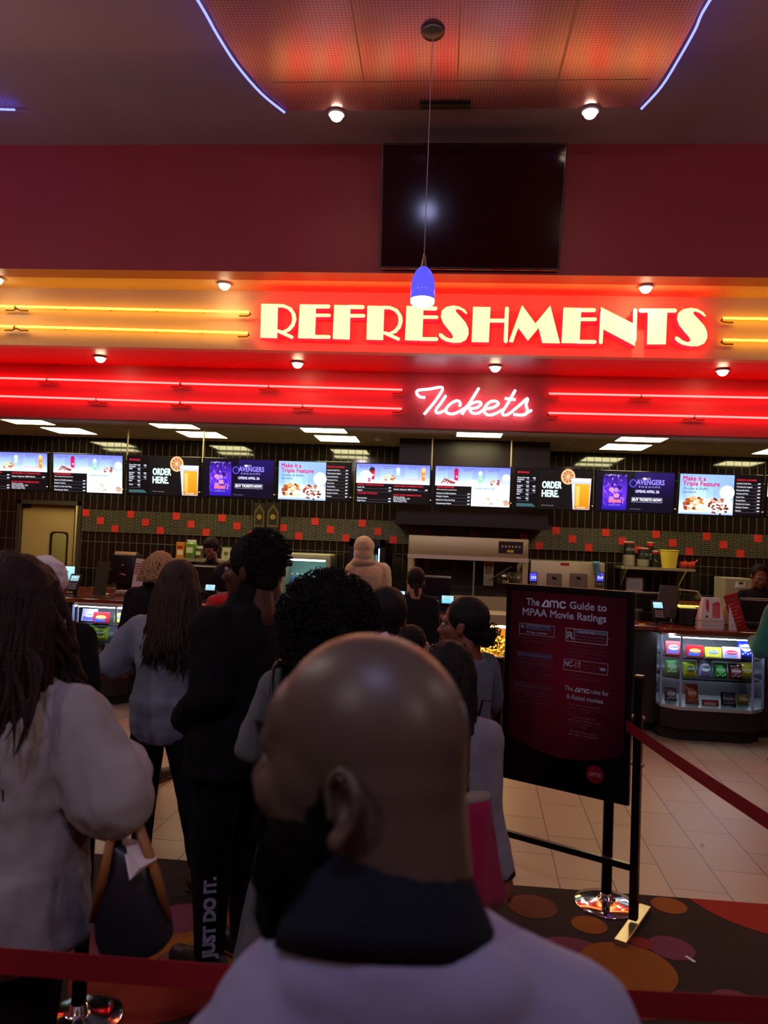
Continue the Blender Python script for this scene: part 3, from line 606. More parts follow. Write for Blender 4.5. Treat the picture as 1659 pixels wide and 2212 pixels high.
def pic_order(P, w, t, rs):
    P.rect(0, 0, w, t, '0b0a0c'); P.up(); P.rect(0, 0, w * .31, t, '050508')
    P.up(); P.text('BEVERAGES', .02, t * .89, .028, 'e02434', .014)
    for i, (s, n) in enumerate((('Coca-Cola\nFreestyle', 2), ('ICEE', 1), ('Bottled\nSoda', 2), ('Bottled\nWater', 2), ('Beer', 1), ('Wine', 1))):
        y = t * (.76 - .105 * i); P.text(s, .02, y, .023, 'e6ecff', .014); P.rect(.02, y - .03, .17 + .08 * (n - 1), y - .027, '5a5a68')
        for k in range(n): P.rect(.13 + .08 * k, y, .165 + .08 * k, y + .012, 'd0d4f0'); P.rect(.14 + .08 * k, y - .018, .165 + .08 * k, y - .012, 'a0a4c0')
    for k in range(4): P.rect(.02, t * (.045 + .02 * k), .25 - .01 * k, t * (.055 + .02 * k), '4a7a7e')
    P.text('ORDER', w * .355, t * .53, .118, 'cfeeea', .028, w=.235); P.text('HERE.', w * .355, t * .31, .118, 'cfeeea', .028, w=.205)
    P.text('Must be 21 to order alcohol', w * .355, t * .08, .013, 'b0b0b0', 0)
    cx, cy = w * .69, t * .83; P.up(); P.ell(cx, cy, .088, .098, 'd8904c', 28); P.up(); P.ell(cx, cy, .08, .09, 'f0d4b0', 28); P.up(); P.ell(cx, cy, .07, .08, 'b86a38', 28); P.up()
    for i in range(9): a = i * .698; P.line((cx, cy), (cx + .068 * math.cos(a), cy + .078 * math.sin(a)), .007, 'ecc89c')
    P.up(); P.poly([(w * .77, .005), (w * .985, .005), (w * 1.0 - .003, t * .80), (w * .735, t * .80)], 'c8d2f2'); P.up(); P.rect(w * .785, .01, w * .98, t * .66, 'c87a0c', 'e8a428'); P.rect(w * .745, t * .66, w * .992, t * .80, 'b4bce4', 'e4e8ff')
    P.up(); P.rect(w * .80, t * .1, w * .85, t * .6, 'e0a848', 'f0c870'); P.text('RESPONSIBLY', w * .82, t * .05, .018, 'ffffff', .01)
def pic_film(P, w, t, rs):
    P.rect(0, 0, w, t, '07051a'); P.up(); x0, x1 = w * .09, w * .40
    P.rect(x0, t * .04, x1, t * .5, '2412a0', '5a2ad8'); P.rect(x0, t * .5, x1, t * .93, '5a2ad8', '160a50'); P.rect(w * .5, t * .3, w, t, '07051a', '1c0e58')
    for i in range(60):   # plain violet streaks in place of the artwork
        P.up(); a = (rs.uniform(x0 + .01, x1 - .02), t * rs.uniform(.12, .9)); d = rs.uniform(.02, .07); an = rs.uniform(.6, 2.4)
        P.line(a, (min(x1 - .004, max(x0 + .004, a[0] + d * math.cos(an))), min(t * .93, a[1] + d * math.sin(an))), rs.uniform(.003, .012), rs.choice(['8a5cf0', '3c1cc8', 'c87ae8', 'e0a0c8', '1c0a60', '6a34e0', 'a84cc0']))
    for i in range(10): P.up(); P.ell((x0 + x1) / 2 + rs.uniform(-.05, .05), t * rs.uniform(.25, .6), .03, .028, rs.choice(['b07ad0', 'd088a8', '4a1c90', '2a0e60']), 9)
    P.up(); P.text('EXPERIENCE THE FINALE', x0 + .02, t * .90, .017, 'a8a0e0'); P.rect(x0 + .07, t * .22, x1 - .07, t * .30, 'd86a90')
    P.text('ENDGAME', (x0 + x1) / 2, t * .14, .03, '8a78e0', .005, 'c')
    P.rect(w * .59, t * .825, w * .635, t * .865, 'e8e0f0'); P.rect(w * .64, t * .825, w * .69, t * .865, '9088c0'); P.up(); P.text('STUDIOS', w * .643, t * .833, .015, '201040', .01)
    P.text('AVENGERS', w * .69, t * .695, .09, '9484ff', .012, 'c', w=.33); P.text('E N D G A M E', w * .68, t * .62, .026, 'a8a0f0', .01, 'c', w=.25)
    P.ell(w * .47, t * .72, .045, .05, '5a4ae0'); P.up(); P.ell(w * .47, t * .72, .034, .039, '120a40'); P.up()
    P.text('OPENS APRIL 26', w * .655, t * .49, .046, 'dcd8ff', .016, 'c', w=.28)
    P.frame(w * .46, t * .25, w * .85, t * .37, .004, 'a8a8e0'); P.text('BUY TICKETS NOW', w * .655, t * .285, .044, 'ffffff', .022, 'c', w=.34); P.text('In theatres everywhere', w * .44, t * .07, .014, '8a88a8'); P.up()
def pic_triple(P, w, t, rs):
    P.rect(0, 0, w, t, '08070c'); P.up(); xb = w * .665
    for i in range(8): a = xb * i / 8; b = xb * (i + 1) / 8; P.rect(a, 0, b, t * .5, 'eaf4ff', ['8fb8ee', 'a4c8f2', 'b8d8f8', 'b0d4f8', '9cc4f2', '90b4ee', '8aa8ea', '84a0e8'][i]); P.rect(a, t * .5, b, t, ['8fb8ee', 'a4c8f2', 'b8d8f8', 'b0d4f8', '9cc4f2', '90b4ee', '8aa8ea', '84a0e8'][i], '8cb0ea')
    P.up(); P.ell(xb - .075, t * .56, .085, .085, 'f4faff', 26); P.rect(.005, 0, xb - .005, t * .07, '8aa4c8', 'c8dcf2'); P.poly([(.06, t * .07), (xb, t * .07), (xb - .02, t * .38), (.13, t * .38)], 'f4f8ff')
    P.up(); P.text('Make it a', .035, t * .84, .076, 'c01868', .024, w=.26); P.text('Triple Feature', .035, t * .71, .076, 'c01868', .024, w=.42); P.text('Chicken & Waffle\nSandwich', .04, t * .61, .040, '2c5878', .01)
    for k in range(4): P.rect(.04, t * (.46 - .035 * k), .04 + .07 - .01 * (k % 2), t * (.467 - .035 * k), '6c90c0')
    for i in range(34): P.up(); a, q = rs.uniform(0, 6.28), rs.random() ** .5; P.ell(.17 + .13 * q * math.cos(a), t * .24 + .075 * q * math.sin(a), rs.uniform(.02, .035), rs.uniform(.015, .028), rs.choice(['a85428', 'c87c3c', 'e0a868', '8a3c1c', 'f0c898']), 9)
    P.up(); P.ell(.245, t * .16, .058, .04, 'd8e8a8'); P.up(); P.ell(.245, t * .2, .052, .03, 'f8f4d8')
    for i in range(40): P.up(); a, q = rs.uniform(0, 6.28), rs.random() ** .5; P.ell(xb - .17 + .11 * q * math.cos(a), t * .22 + .10 * q * math.sin(a), rs.uniform(.012, .024), rs.uniform(.01, .018), rs.choice(['7a2c20', 'b0603c', 'd8a080', 'f0d8d0', '5a1c20', '9a4430']), 8)
    P.up(); P.text('SNACKS & SHARES', xb + .02, t * .87, .027, 'e02434', .012)
    for i, s in enumerate(('Loaded Curly Fries', 'The Bavarian Legend', 'Mozzarella Sticks', 'Tenders & Fries', 'Curly Fries', 'Pretzel Bites', 'Novelty Ice Cream', 'Chicken Tenders', 'Nachos')): prow(P, xb + .02, w - .02, t * (.79 - .085 * i), s, .021)
PX = [(-52, 108, pic_popcorn, 'film-house menu screen of popcorn and pizza, cut off by the left picture edge'), (115, 270, pic_pretzel, 'pretzel and snack menu screen above the tan door'), (275, 435, pic_order, 'ORDER HERE screen with a beer glass, the left one of two'),
      (438, 596, pic_film, 'purple film advert screen, the left one of two'), (600, 760, pic_triple, 'blue Triple Feature food screen, the left one of two'), (767, 932, pic_popcorn, 'popcorn menu screen left of the hood bulkhead middle'),
      (937, 1105, pic_pretzel, 'pretzel and snack menu screen directly under the script sign'), (1110, 1280, pic_order, 'ORDER HERE screen with a beer glass, the right one of two'), (1283, 1458, pic_film, 'purple film advert screen, the right one of two'),
      (1463, 1646, pic_triple, 'blue Triple Feature food screen, the right one of two'), (1652, 1840, pic_popcorn, 'menu screen cut off by the right picture edge')]
zs0 = WY(829, 1089, YS).z; scr_h = .53
for i, (u0, u1, fn, lab) in enumerate(PX):
    v = 1030 + (u0 + u1 - 1659) / 2 * .036; xa, xb = WY(u0, v, YS).x + .006, WY(u1, v, YS).x - .006; w = xb - xa; o = V((xa, YS, zs0))
    t = thing('menu_screen', lab, 'screen', ((xa + xb) / 2, YS, zs0), 0, 'menu screens over the counter')
    c = V(((xa + xb) / 2, YS, zs0)) + SU * scr_h / 2
    MB().rbox(c - SN * .03, (w, .05, scr_h), .006, rotS).build('housing', M_black, t)
    P = Pic(o + V((.014, 0, 0)) + SU * .016 - SN * .0042, (1, 0, 0), SU, .00035); W0 = .93; fn(P, W0, .5 * W0 / (w - .028) * 1.0, random.Random(i // 5 * 0 + 5))
    k = (w - .028) / W0
    P.v = [P.o + P.ux * ((q - P.o).dot(P.ux) * k) + P.uy * ((q - P.o).dot(P.uy) * k) + P.n * (q - P.o).dot(P.n) for q in P.v]
    P.build('picture', M_scr, t)
    MB().cyl(V((xb + .004, YS - .03, zs0 + .07)), V((xb + .004, YS - .04, zs0 + .07)), .005).build('power_light', emat('amber_led', (1, .7, .2), 3), t)
    if i in (1, 2, 5, 6):
        MB().cyl(V((xb, YS + .06, zs0 + scr_h - .06)), V((xb, YS + .06, Z3)), .011).build('hanging_rod', mat('cream_rod', h('b8a888'), .5), t)
    MB().bb((xa + .1, YS + .03, zs0 + .2), (xb - .1, YS + .09, zs0 + .28)).build('mount', M_blackm, t)
# ================================================================ SERVING COUNTER
CT = 1.05
M_wood = mat('counter_wood', h('6e2a16'), .22, coat=.4, var=.25, vscale=5)
M_lam = mat('counter_laminate', h('1e1a1c'), .35, var=.15)
M_toe = mat('toe_kick', h('121012'), .6)
M_glass = glass()
M_redband = mat('red_band', h('8a1018'), .4)
rcx = [WY(u, 1450, 7.5).x for u in (1418, 1634)]; lcx = [WY(u, 1370, 7.5).x for u in (163, 288)]; pcx = [WY(u, 1400, 7.5).x for u in (985, 1100)]
ct = thing('serving_counter', 'long dark concession counter with a glossy red-brown wooden top', 'counter', (0, 7.8, 0))
sp_ = [-7.9, lcx[0], lcx[1], pcx[0], pcx[1], rcx[0], rcx[1], 7.9]
for i in range(0, 8, 2):
    MB().bb((sp_[i], 7.5, .1), (sp_[i + 1], 8.05, CT - .04)).build('counter_cabinet', M_lam, ct)
for a, b in ((lcx[0], lcx[1]), (pcx[0], pcx[1]), (rcx[0], rcx[1])): MB().bb((a, 7.95, .1), (b, 8.05, CT - .04)).build('counter_cabinet', M_lam, ct)
MB().bb((-7.9, 7.62, 0), (7.9, 8.05, .1)).build('toe_kick', M_toe, ct)
tp = MB(); tp.rbox((0, 7.75, CT - .02), (15.8, .66, .045), .012)
tp.rbox((rcx[0] * .5 + rcx[1] * .5, 7.32, CT - .02), (rcx[1] - rcx[0] + .06, .24, .045), .01)
tp.build('counter_top', M_wood, ct); MB().bb((-5.2, 8.06, 0), (-3.35, 9.0, CT - .045)).build('counter_cabinet', M_lam, ct); MB().rbox((-4.27, 8.57, CT - .02), (1.86, .92, .045), .01).build('counter_top', M_wood, ct)
# candy packets --------------------------------------------------
def packet(t_, x, y, z, w, hh, kind, c1, c2, c3, word, label, group, tilt=0):
    t = thing(t_, label, 'candy', (x, y, z), 0, group)
    R3 = Matrix.Rotation(R_(tilt), 3, 'X'); up = R3 @ V((0, 0, 1)); fw = R3 @ V((0, -1, 0)); c = V((x, y, z)) + up * hh / 2
    if kind == 'box':
        d = .022; MB().rbox(c, (w, d, hh), .002, R3).build('carton', mat('packet_' + c1, h(c1), .35), t); off = d / 2 + .001
    elif kind == 'bag':
        nx, nz = 9, 9; f = []; bk = []
        for k in range(nz):
            for i in range(nx):
                a, b = i / (nx - 1) * 2 - 1, k / (nz - 1) * 2 - 1; th = .024 * (1 - a ** 4) * (1 - b ** 4) + .0012; p = c + V((a * w / 2 * (1 - .05 * (1 - b * b)), 0, 0)) + up * (b * hh / 2)
                wr = .004 * noise.noise(V((a * 3 + x * 9, b * 3, z * 5))); f.append(p + fw * (th + wr)); bk.append(p - fw * th)
        F = [(k * nx + i, k * nx + i + 1, (k + 1) * nx + i + 1, (k + 1) * nx + i) for k in range(nz - 1) for i in range(nx - 1)]; m_ = MB(); n = len(f)
        rim = [i for i in range(nx)] + [k * nx + nx - 1 for k in range(1, nz)] + [(nz - 1) * nx + i for i in range(nx - 2, -1, -1)] + [k * nx for k in range(nz - 2, 0, -1)]
        m_.add(f + bk, F + [tuple(n + q for q in reversed(g)) for g in F] + [(rim[i], n + rim[i], n + rim[(i + 1) % len(rim)], rim[(i + 1) % len(rim)]) for i in range(len(rim))])
        m_.build('pouch', mat('packet_' + c1, h(c1), .25, coat=.5), t, True); off = .0285
        s_ = MB(); s_.box(c + up * (hh / 2 - .006), (w, .004, .014), R3); s_.build('top_seal', mat('packet_' + c2, h(c2), .3), t)
    P = Pic(c - V((w / 2, 0, 0)) - up * hh / 2 + fw * off, (1, 0, 0), up, .0007); m = .86 if kind == 'bag' else 1
    if kind == 'box': P.rect(.004, .004, w - .004, hh - .004, c1); P.up(); P.rect(w * .1, hh * .08, w * .75, hh * .38, c3)
    P.up(); P.ell(w * .5, hh * .52, w * .34, hh * .2, c2, 16); P.up()
    for k in range(4): P.ell(w * (.25 + .17 * k), hh * (.26 if k % 2 else .2), w * .06, w * .06, c3, 8)
    P.text(word, w * .5, hh * .47, hh * .2, 'ffffff' if c2 not in ('ffffff', 'f0f0ff', 'e8f0ff') else '20206a', .03, 'c', w=w * .6); P.build('printed_front', picmat('printed_film', 0, .3), t)
def show_case(x0, x1, yf, yb, z0, z1, items, label, groups, red=False):
    t = thing('display_case', label, 'display case', ((x0 + x1) / 2, (yf + yb) / 2, 0)); e = .12 if x1 - x0 > .7 else .09
    O = [(x0, yb), (x0, yf + .13), (x0 + e * 1.2, yf), (x1 - e * 1.2, yf), (x1, yf + .13), (x1, yb)]
    def slab(za, zb, ins=0): return MB().poly([(p[0] + (ins if p[0] < (x0 + x1) / 2 else -ins), p[1] + (ins if p[1] < yb else 0), za) for p in O], (0, 0, zb - za))
    slab(z0 - .03, z0).build('floor_tray', mat('case_trim', h('b8c4c8'), .3, .5), t)
    if red: slab(z0 - .13, z0 - .03).build('red_band', M_redband, t); slab(.1, z0 - .13).build('plinth', M_lam, t)
    else: slab(.12, z0 - .03).build('plinth', M_lam, t)
    MB().poly([(p[0], p[1] + .08, 0) for p in O], (0, 0, .1)).build('toe_kick', M_toe, t)
    slab(z1, z1 + .025).build('top_rail', mat('case_trim', h('b8c4c8'), .3, .5), t)
    MB().bb((x0, yb, z0), (x1, yb + .01, z1)).build('back_panel', mat('case_back', h('a8a8b4'), .5), t)
    for i in range(5):
        a, b = V((*O[i], z0)), V((*O[i + 1], z0)); g = MB(); g.quad(a, b, b + V((0, 0, z1 - z0)), a + V((0, 0, z1 - z0))); g.build('glass_pane', M_glass, t)
    for p in O[1:5]: MB().bb((p[0] - .009, p[1] - .006, z0), (p[0] + .009, p[1] + .01, z1)).build('corner_strip', mat('acrylic_edge', h('9aa6d8'), .2), t)
    hgt = (z1 - z0); zs = [z0 + .0, z0 + hgt * .40, z0 + hgt * .70]
    for z in zs[1:]: slab(z - .012, z - .004, .02).build('shelf', glass('shelf_glass', (.75, .85, .85)), t)
    for yy in ((yf + .03),): pass
    sl = MB(); sl.bb((x0 + .05, yf + .05, z1 - .014), (x1 - .05, yf + .07, z1 - .002)); sl.build('led_strip', emat('case_led', (.80, .86, 1), 50), t)
    for z in zs[1:]:
        MB().bb((x0 + .06, yb - .02, z - .03), (x1 - .06, yb - .012, z - .02)).build('led_strip', emat('case_led_low', (.8, .86, 1), 12), t)
    for r, (row, z) in enumerate(zip(items, (zs[2], zs[1], zs[0]))):
        n = len(row); wi = (x1 - x0 - .1) / n
        for i, it in enumerate(row):
            kd, c1, c2, c3, word, lab, sw, sh_ = it
            edge = .10 if i in (0, n - 1) else 0
            packet('candy_box' if kd == 'box' else 'candy_bag', x0 + .05 + wi * (i + .5), yf + .10 + edge + .05 * (r == 2), z + .001, wi * sw, sh_, kd, c1, c2, c3, word, lab, groups, -14)
    return t
def B(kd, c1, c2, c3, word, lab, sw=.92, sh_=.15): return (kd, c1, c2, c3, word, lab, sw, sh_)
it1 = [[B('box', 'c83048', 'e8f0ff', '6a6ad0', 'COOKIE', 'red and white candy box on the top shelf, first from the left, right-hand case', .92, .13), B('box', 'b01828', 'd8a040', '4060d8', 'Goobers', 'red candy box with a blue panel on the top shelf of the right-hand case', .95, .11), B('box', 'c8d840', '7a9ab0', 'f0e850', 'SOUR', 'yellow-green candy box on the top shelf of the right-hand case', .9, .10), B('box', 'e8b8d8', 'c83060', '8aa8f0', 'Junior', 'pink and white candy box on the top shelf of the right-hand case', .98, .11), B('bag', '2038d0', 'f0f0ff', 'b8c8ff', 'mini', 'tall blue candy bag on the top shelf, at the right end of the right-hand case', .85, .18)],
       [B('bag', '6ab86a', 'a8d8a0', 'd8f0d0', 'fresh', 'pale green candy bag on the middle shelf, first from the left, right-hand case'), B('bag', 'a8c818', '2a5a18', 'd84818', 'SOUR', 'lime candy bag with red dots on the middle shelf of the right-hand case'), B('bag', '8a94d0', 'e8f0ff', '7a3080', 'COOKIE', 'silver-blue candy bag in the centre of the middle shelf, right-hand case', .98, .19), B('bag', '209028', '60d060', 'c0f0b0', 'WATER', 'bright green candy bag on the middle shelf of the right-hand case'), B('bag', '6a1420', 'b06070', 'd8a0a8', 'bites', 'dark red candy bag on the middle shelf of the right-hand case'), B('bag', 'a89018', 'c8b030', '6a5a10', 'nuts', 'mustard candy bag at the right end of the middle shelf, right-hand case')],
       [B('bag', '3a3a44', '8888a0', 'c8c8d8', 'dark', 'grey candy bag on the floor tray, first from the left, right-hand case', .7, .13), B('bag', '8a2a14', 'c86030', 'd8a060', 'PEANUT', 'tall brown-red candy bag on the floor tray of the right-hand case', .75, .19), B('box', 'a02020', 'c84040', 'e8d0c0', 'bar', 'low red candy box lying on the floor tray of the right-hand case', .9, .05), B('bag', '241c22', '5a5a70', 'a0a0b0', 'dark', 'black candy bag on the floor tray of the right-hand case', .85, .13), B('bag', 'a08420', 'd8c060', '6a4a10', 'honey', 'short gold candy bag at the right of the floor tray, right-hand case', .7, .1)]]
zc0, zc1 = WY(1540, 1528, 7.28).z, CT - .07
show_case(rcx[0], rcx[1], 7.22, 7.9, zc0, zc1, it1, 'lit glass candy case set in the counter at the right', 'candy in the right-hand case')
it2 = [[B('box', 'b8b0e8', 'e8f0ff', '6a6ad0', 'Crunch', 'white and lilac candy box on the top shelf, left-hand case', .95, .13), B('box', 'b01828', 'd8a040', '4060d8', 'Goobers', 'red candy box with a blue panel on the top shelf, left-hand case', .98, .11), B('box', 'c8d840', '7a9ab0', 'f0e850', 'SOUR', 'yellow-green candy box on the top shelf, left-hand case', .9, .10)],
       [B('bag', '2a9a30', '60d060', 'c0f0b0', 'WATER', 'green candy bag on the middle shelf of the left-hand case', .8, .19), B('bag', 'a8c818', '2a5a18', 'd8d848', 'SOUR', 'lime candy bag on the middle shelf of the left-hand case', .98, .14), B('bag', '5a64b8', 'a8b0e8', '303a8a', 'COOKIE', 'blue candy bag on the middle shelf of the left-hand case', .98, .16)],
       [B('bag', '5a1c14', '8a4a3a', 'a89080', 'nuts', 'brown candy bag on the floor tray of the left-hand case', .8, .18), B('bag', '2a2a2a', '5a5a5a', 'a0a0a0', 'dark', 'small black candy bag on the floor tray of the left-hand case', .6, .07)]]
show_case(lcx[0], lcx[1], 7.3, 7.9, WY(230, 1436, 7.35).z, CT - .06, it2, 'lit glass candy case with a red band below, in the left part of the counter', 'candy in the left-hand case', True)
# popcorn warmer --------------------------------------------------
pw = thing('popcorn_warmer', 'glowing yellow popcorn warmer set low in the counter beside the ratings stand', 'popcorn warmer', ((pcx[0] + pcx[1]) / 2, 7.6, 0))
zp0, zp1 = WY(1070, 1445, 7.4).z, WY(1070, 1328, 7.4).z; x0, x1 = pcx
MB().bb((x0, 7.4, 0.0), (x1, 7.94, zp0)).build('cabinet_base', M_lam, pw)
MB().bb((x0, 7.9, zp0), (x1, 7.94, zp1)).build('back_panel', mat('warmer_back', h('d8a050'), .4), pw)
for x in (x0, x1 - .02): MB().bb((x, 7.4, zp0), (x + .02, 7.43, zp1)).build('post', M_steel, pw)
MB().bb((x0, 7.38, zp1 - .10), (x1, 7.94, zp1)).build('hood', M_steel, pw); MB().bb((x0 + .03, 7.42, zp1 - .13), (x1 - .03, 7.48, zp1 - .105)).build('heat_lamp', emat('heat_lamp_glow', (1, .62, .2), 30), pw)
MB().quad((x0, 7.4, zp0), (x1, 7.4, zp0), (x1, 7.4, zp1 - .1), (x0, 7.4, zp1 - .1)).build('glass_pane', M_glass, pw)
lamp('AREA', 'warmer_lamp', ((x0 + x1) / 2, 7.6, zp1 - .12), 5, (1, .62, .22), .3, parent=pw)
pk = MB(); rs = random.Random(5)
for i in range(420):
    a = rs.random(); x = rs.uniform(x0 + .03, x1 - .03); y = rs.uniform(7.43, 7.86); z = zp0 + .02 + rs.random() * (.20 + .08 * math.sin(x * 13)); r = rs.uniform(.012, .02)
    pk.ell((x, y, z), (r, r, r * .8), n=6, m=4)
po = pk.build('popcorn', mat('popcorn_corn', h('f8d878'), .6, sss=0, emit=None), None, True)
tag(po, 'heap of yellow popcorn inside the glowing warmer', 'popcorn', kind='stuff')
# ================================================================ BACK BAR
bc = thing('back_counter', 'steel-topped back counter running along the tiled wall', 'counter', (2, 10.4, 0))
xL_ = DX1 + .25
fg0, fg1 = WY(752, 1230, 10.0).x, WY(830, 1230, 10.0).x
for a_, b_ in ((xL_, fg0 - .01), (fg1 + .01, 7.8)): MB().bb((a_, 10.05, .1), (b_, YB - .02, .88)).build('cabinet', M_lam, bc); MB().bb((a_, 10.0, .88), (b_, YB - .01, .92)).build('counter_top', M_steel, bc); MB().bb((a_, 10.15, 0), (b_, YB - .05, .1)).build('toe_kick', M_toe, bc)
# popcorn popper
Yp = 9.9
def wb(u0, v0, u1, v1, Y): a = WY(u0, (v0 + v1) / 2, Y); b = WY(u1, (v0 + v1) / 2, Y); c = WY((u0 + u1) / 2, v0, Y); d_ = WY((u0 + u1) / 2, v1, Y); return a.x, b.x, d_.z, c.z
a, b, zlo_, zhi_ = wb(882, 1160, 1142, 1207, Yp)
pp = thing('popcorn_popper', 'wide stainless steel popcorn popper with a deep hood, under the black bulkhead', 'popcorn machine', ((a + b) / 2, 10.2, .92))
MB().rbox(((a + b) / 2, Yp + .4, (zlo_ + zhi_) / 2), (b - a, .8, zhi_ - zlo_), .015).build('hood', M_steel, pp, True, auto=30)
MB().bb((a - .005, Yp - .02, zlo_ - .02), (b + .005, Yp + .01, zlo_ + .03)).build('hood_lip', mat('pale_steel', h('d8d0bc'), .35, .6), pp)
for x in (a, b - .07): MB().bb((x, Yp, .92), (x + .07, Yp + .06, zlo_)).build('post', M_steel, pp)
for x in (a, b - .07): MB().bb((x, Yp + .72, .92), (x + .07, Yp + .78, zlo_)).build('post', M_steel, pp)
MB().bb((a + .07, Yp + .76, .92), (b - .07, Yp + .79, zlo_)).build('back_panel', mat('popper_back', h('221a18'), .3), pp)
x_, xx, za, zb = wb(1077, 1170, 1130, 1196, Yp); P = Pic((x_, Yp - .004, za), (1, 0, 0), (0, 0, 1)); w, hh = xx - x_, zb - za
P.rect(0, 0, w, hh, '1c1210'); P.up()
for k in range(6): P.rect(w * (.12 + .14 * k), hh * .5, w * (.19 + .14 * k), hh * .66, 'c8b8a0'); 
P.rect(w * .35, hh * .1, w * .62, hh * .3, 'd8c040'); P.build('control_label', picmat('printed_film', 0, .3), pp)
x_, xx, za, zb = wb(1045, 1205, 1066, 1265, Yp + .3); P = MB(); P.bb((x_, Yp + .3, za), (xx, Yp + .36, zlo_)); P.build('control_column', M_steel, pp)
P = Pic((x_ + .02, Yp + .298, za + .16), (1, 0, 0), (0, 0, 1)); w = xx - x_ - .04; P.rect(0, 0, w, .13, 'b05a28'); P.up(); P.poly([(w * .2, .07), (w * .8, .07), (w * .5, .115)], 'e8c890'); P.rect(w * .1, .01, w * .9, .055, 'c8a050'); P.build('warning_label', picmat('printed_film', 0, .3), pp)
MB().cyl(((x_ + xx) / 2, Yp + .29, za + .06), ((x_ + xx) / 2, Yp + .30, za + .06), .035).build('dial', mat('cream_dial', h('d8cc98'), .4), pp)
MB().tube([(x_ + .08, Yp + .25, za + .08), (x_ + .36, Yp + .15, za + .28)], .01).build('tilt_handle', M_steel, pp)
k1 = WY(1088, 1262, Yp + .35); MB().lathe([(.08, 0), (.115, .02), (.12, .17), (.11, .175), (.1, .02)], k1 + V((0, 0, 0)), 24).build('kettle', M_chrome, pp, True); k1 = WY(1118, 1262, Yp + .35); MB().lathe([(.07, 0), (.10, .02), (.105, .15), (.09, .155)], k1 + V((.02, 0, 0)), 24).build('kettle', M_steel, pp, True)
MB().bb((a + .07, Yp + .02, .92), (b - .07, Yp + .76, 1.1)).build('popcorn_pan', M_steel, pp)
for x in ((a * .45 + b * .55),): MB().bb((x, Yp + .05, 1.1), (x + .02, Yp + .07, zlo_)).build('glass_post', M_steel, pp)
MB().quad((a + .07, Yp + .02, 1.1), (b - .07, Yp + .02, 1.1), (b - .07, Yp + .02, zlo_), (a + .07, Yp + .02, zlo_)).build('glass_pane', M_glass, pp)
# bun warmer
a, b, zlo_, zhi_ = wb(1145, 1213, 1306, 1300, 10.05)
bo = thing('countertop_oven', 'stainless twin-door countertop oven right of the popper', 'oven', ((a + b) / 2, 10.3, .92)); zlo_ = .92
MB().rbox(((a + b) / 2, 10.35, (zlo_ + zhi_) / 2), (b - a, .6, zhi_ - zlo_), .012).build('housing', M_steel, bo, True, auto=30)
for u0, u1 in ((1180, 1213), (1230, 1268)):
    p, q, _, zt2 = wb(u0, 1238, u1, 1290, 10.05); m_ = MB(); m_.rbox(((p + q) / 2, 10.045, zt2 - .12), (q - p, .02, .24), .01); dd = m_.build('oven_door', mat('door_steel', h('98928a'), .3, .9), bo); MB().ell(((p + q) / 2, 10.025, zt2 - .06), (.028, .02, .028)).build('door_knob', M_black, dd, True)
for u0 in (1143, 1287):
    p, q, za, zb = wb(u0, 1236, u0 + 17, 1258, 10.04); MB().bb((p, 10.02, za - .06), (q, 10.05, zb)).build('control_panel', M_black, bo); P = Pic((p + .008, 10.018, za + .02), (1, 0, 0), (0, 0, 1)); P.rect(0, 0, q - p - .016, zb - za - .03, '4848e8'); P.up(); P.text('350', .012, .03, .05, 'e0e0ff', .01); P.build('display', picmat('lcd_glow', 1.3), bo)
    g = MB(); [g.cyl((p + .02 + .03 * (k % 3), 10.018, za - .01 - .025 * (k // 3)), (p + .02 + .03 * (k % 3), 10.022, za - .01 - .025 * (k // 3)), .008, n=8) for k in range(6)]; g.build('keypad', M_white, bo)
p, q, za, zb = wb(1211, 1216, 1230, 1222, 10.04); MB().bb((p, 10.042, za), (q, 10.05, zb)).build('badge', mat('red_badge', h('b02020'), .4), bo)
cl = WY(1283, 1215, 10.04); m_ = MB(); pts = []
for k in range(12):
    t_ = k / 11; row = []
    for i in range(8): s_ = i / 7; row.append(V((cl.x - .02 + .09 * s_ + .03 * t_ + .008 * math.sin(9 * s_ + 3 * t_), 10.03 - .012 * math.sin(s_ * 11 + t_ * 4) - (.012 if k > 0 else 0), zhi_ + .015 - .17 * t_ - .03 * t_ * s_)))
    pts.append(row)
m_.add([p for r in pts for p in r], [(k * 8 + i, k * 8 + i + 1, (k + 1) * 8 + i + 1, (k + 1) * 8 + i) for k in range(11) for i in range(7)]); o_ = m_.build('cleaning_cloth', mat('blue_cloth', h('5a8a9a'), .9, bump=.3), None, True); sm_ = o_.modifiers.new('s', 'SOLIDIFY'); sm_.thickness = .004; tag(o_, 'light blue cleaning cloth hanging on the right corner of the oven', 'cloth')
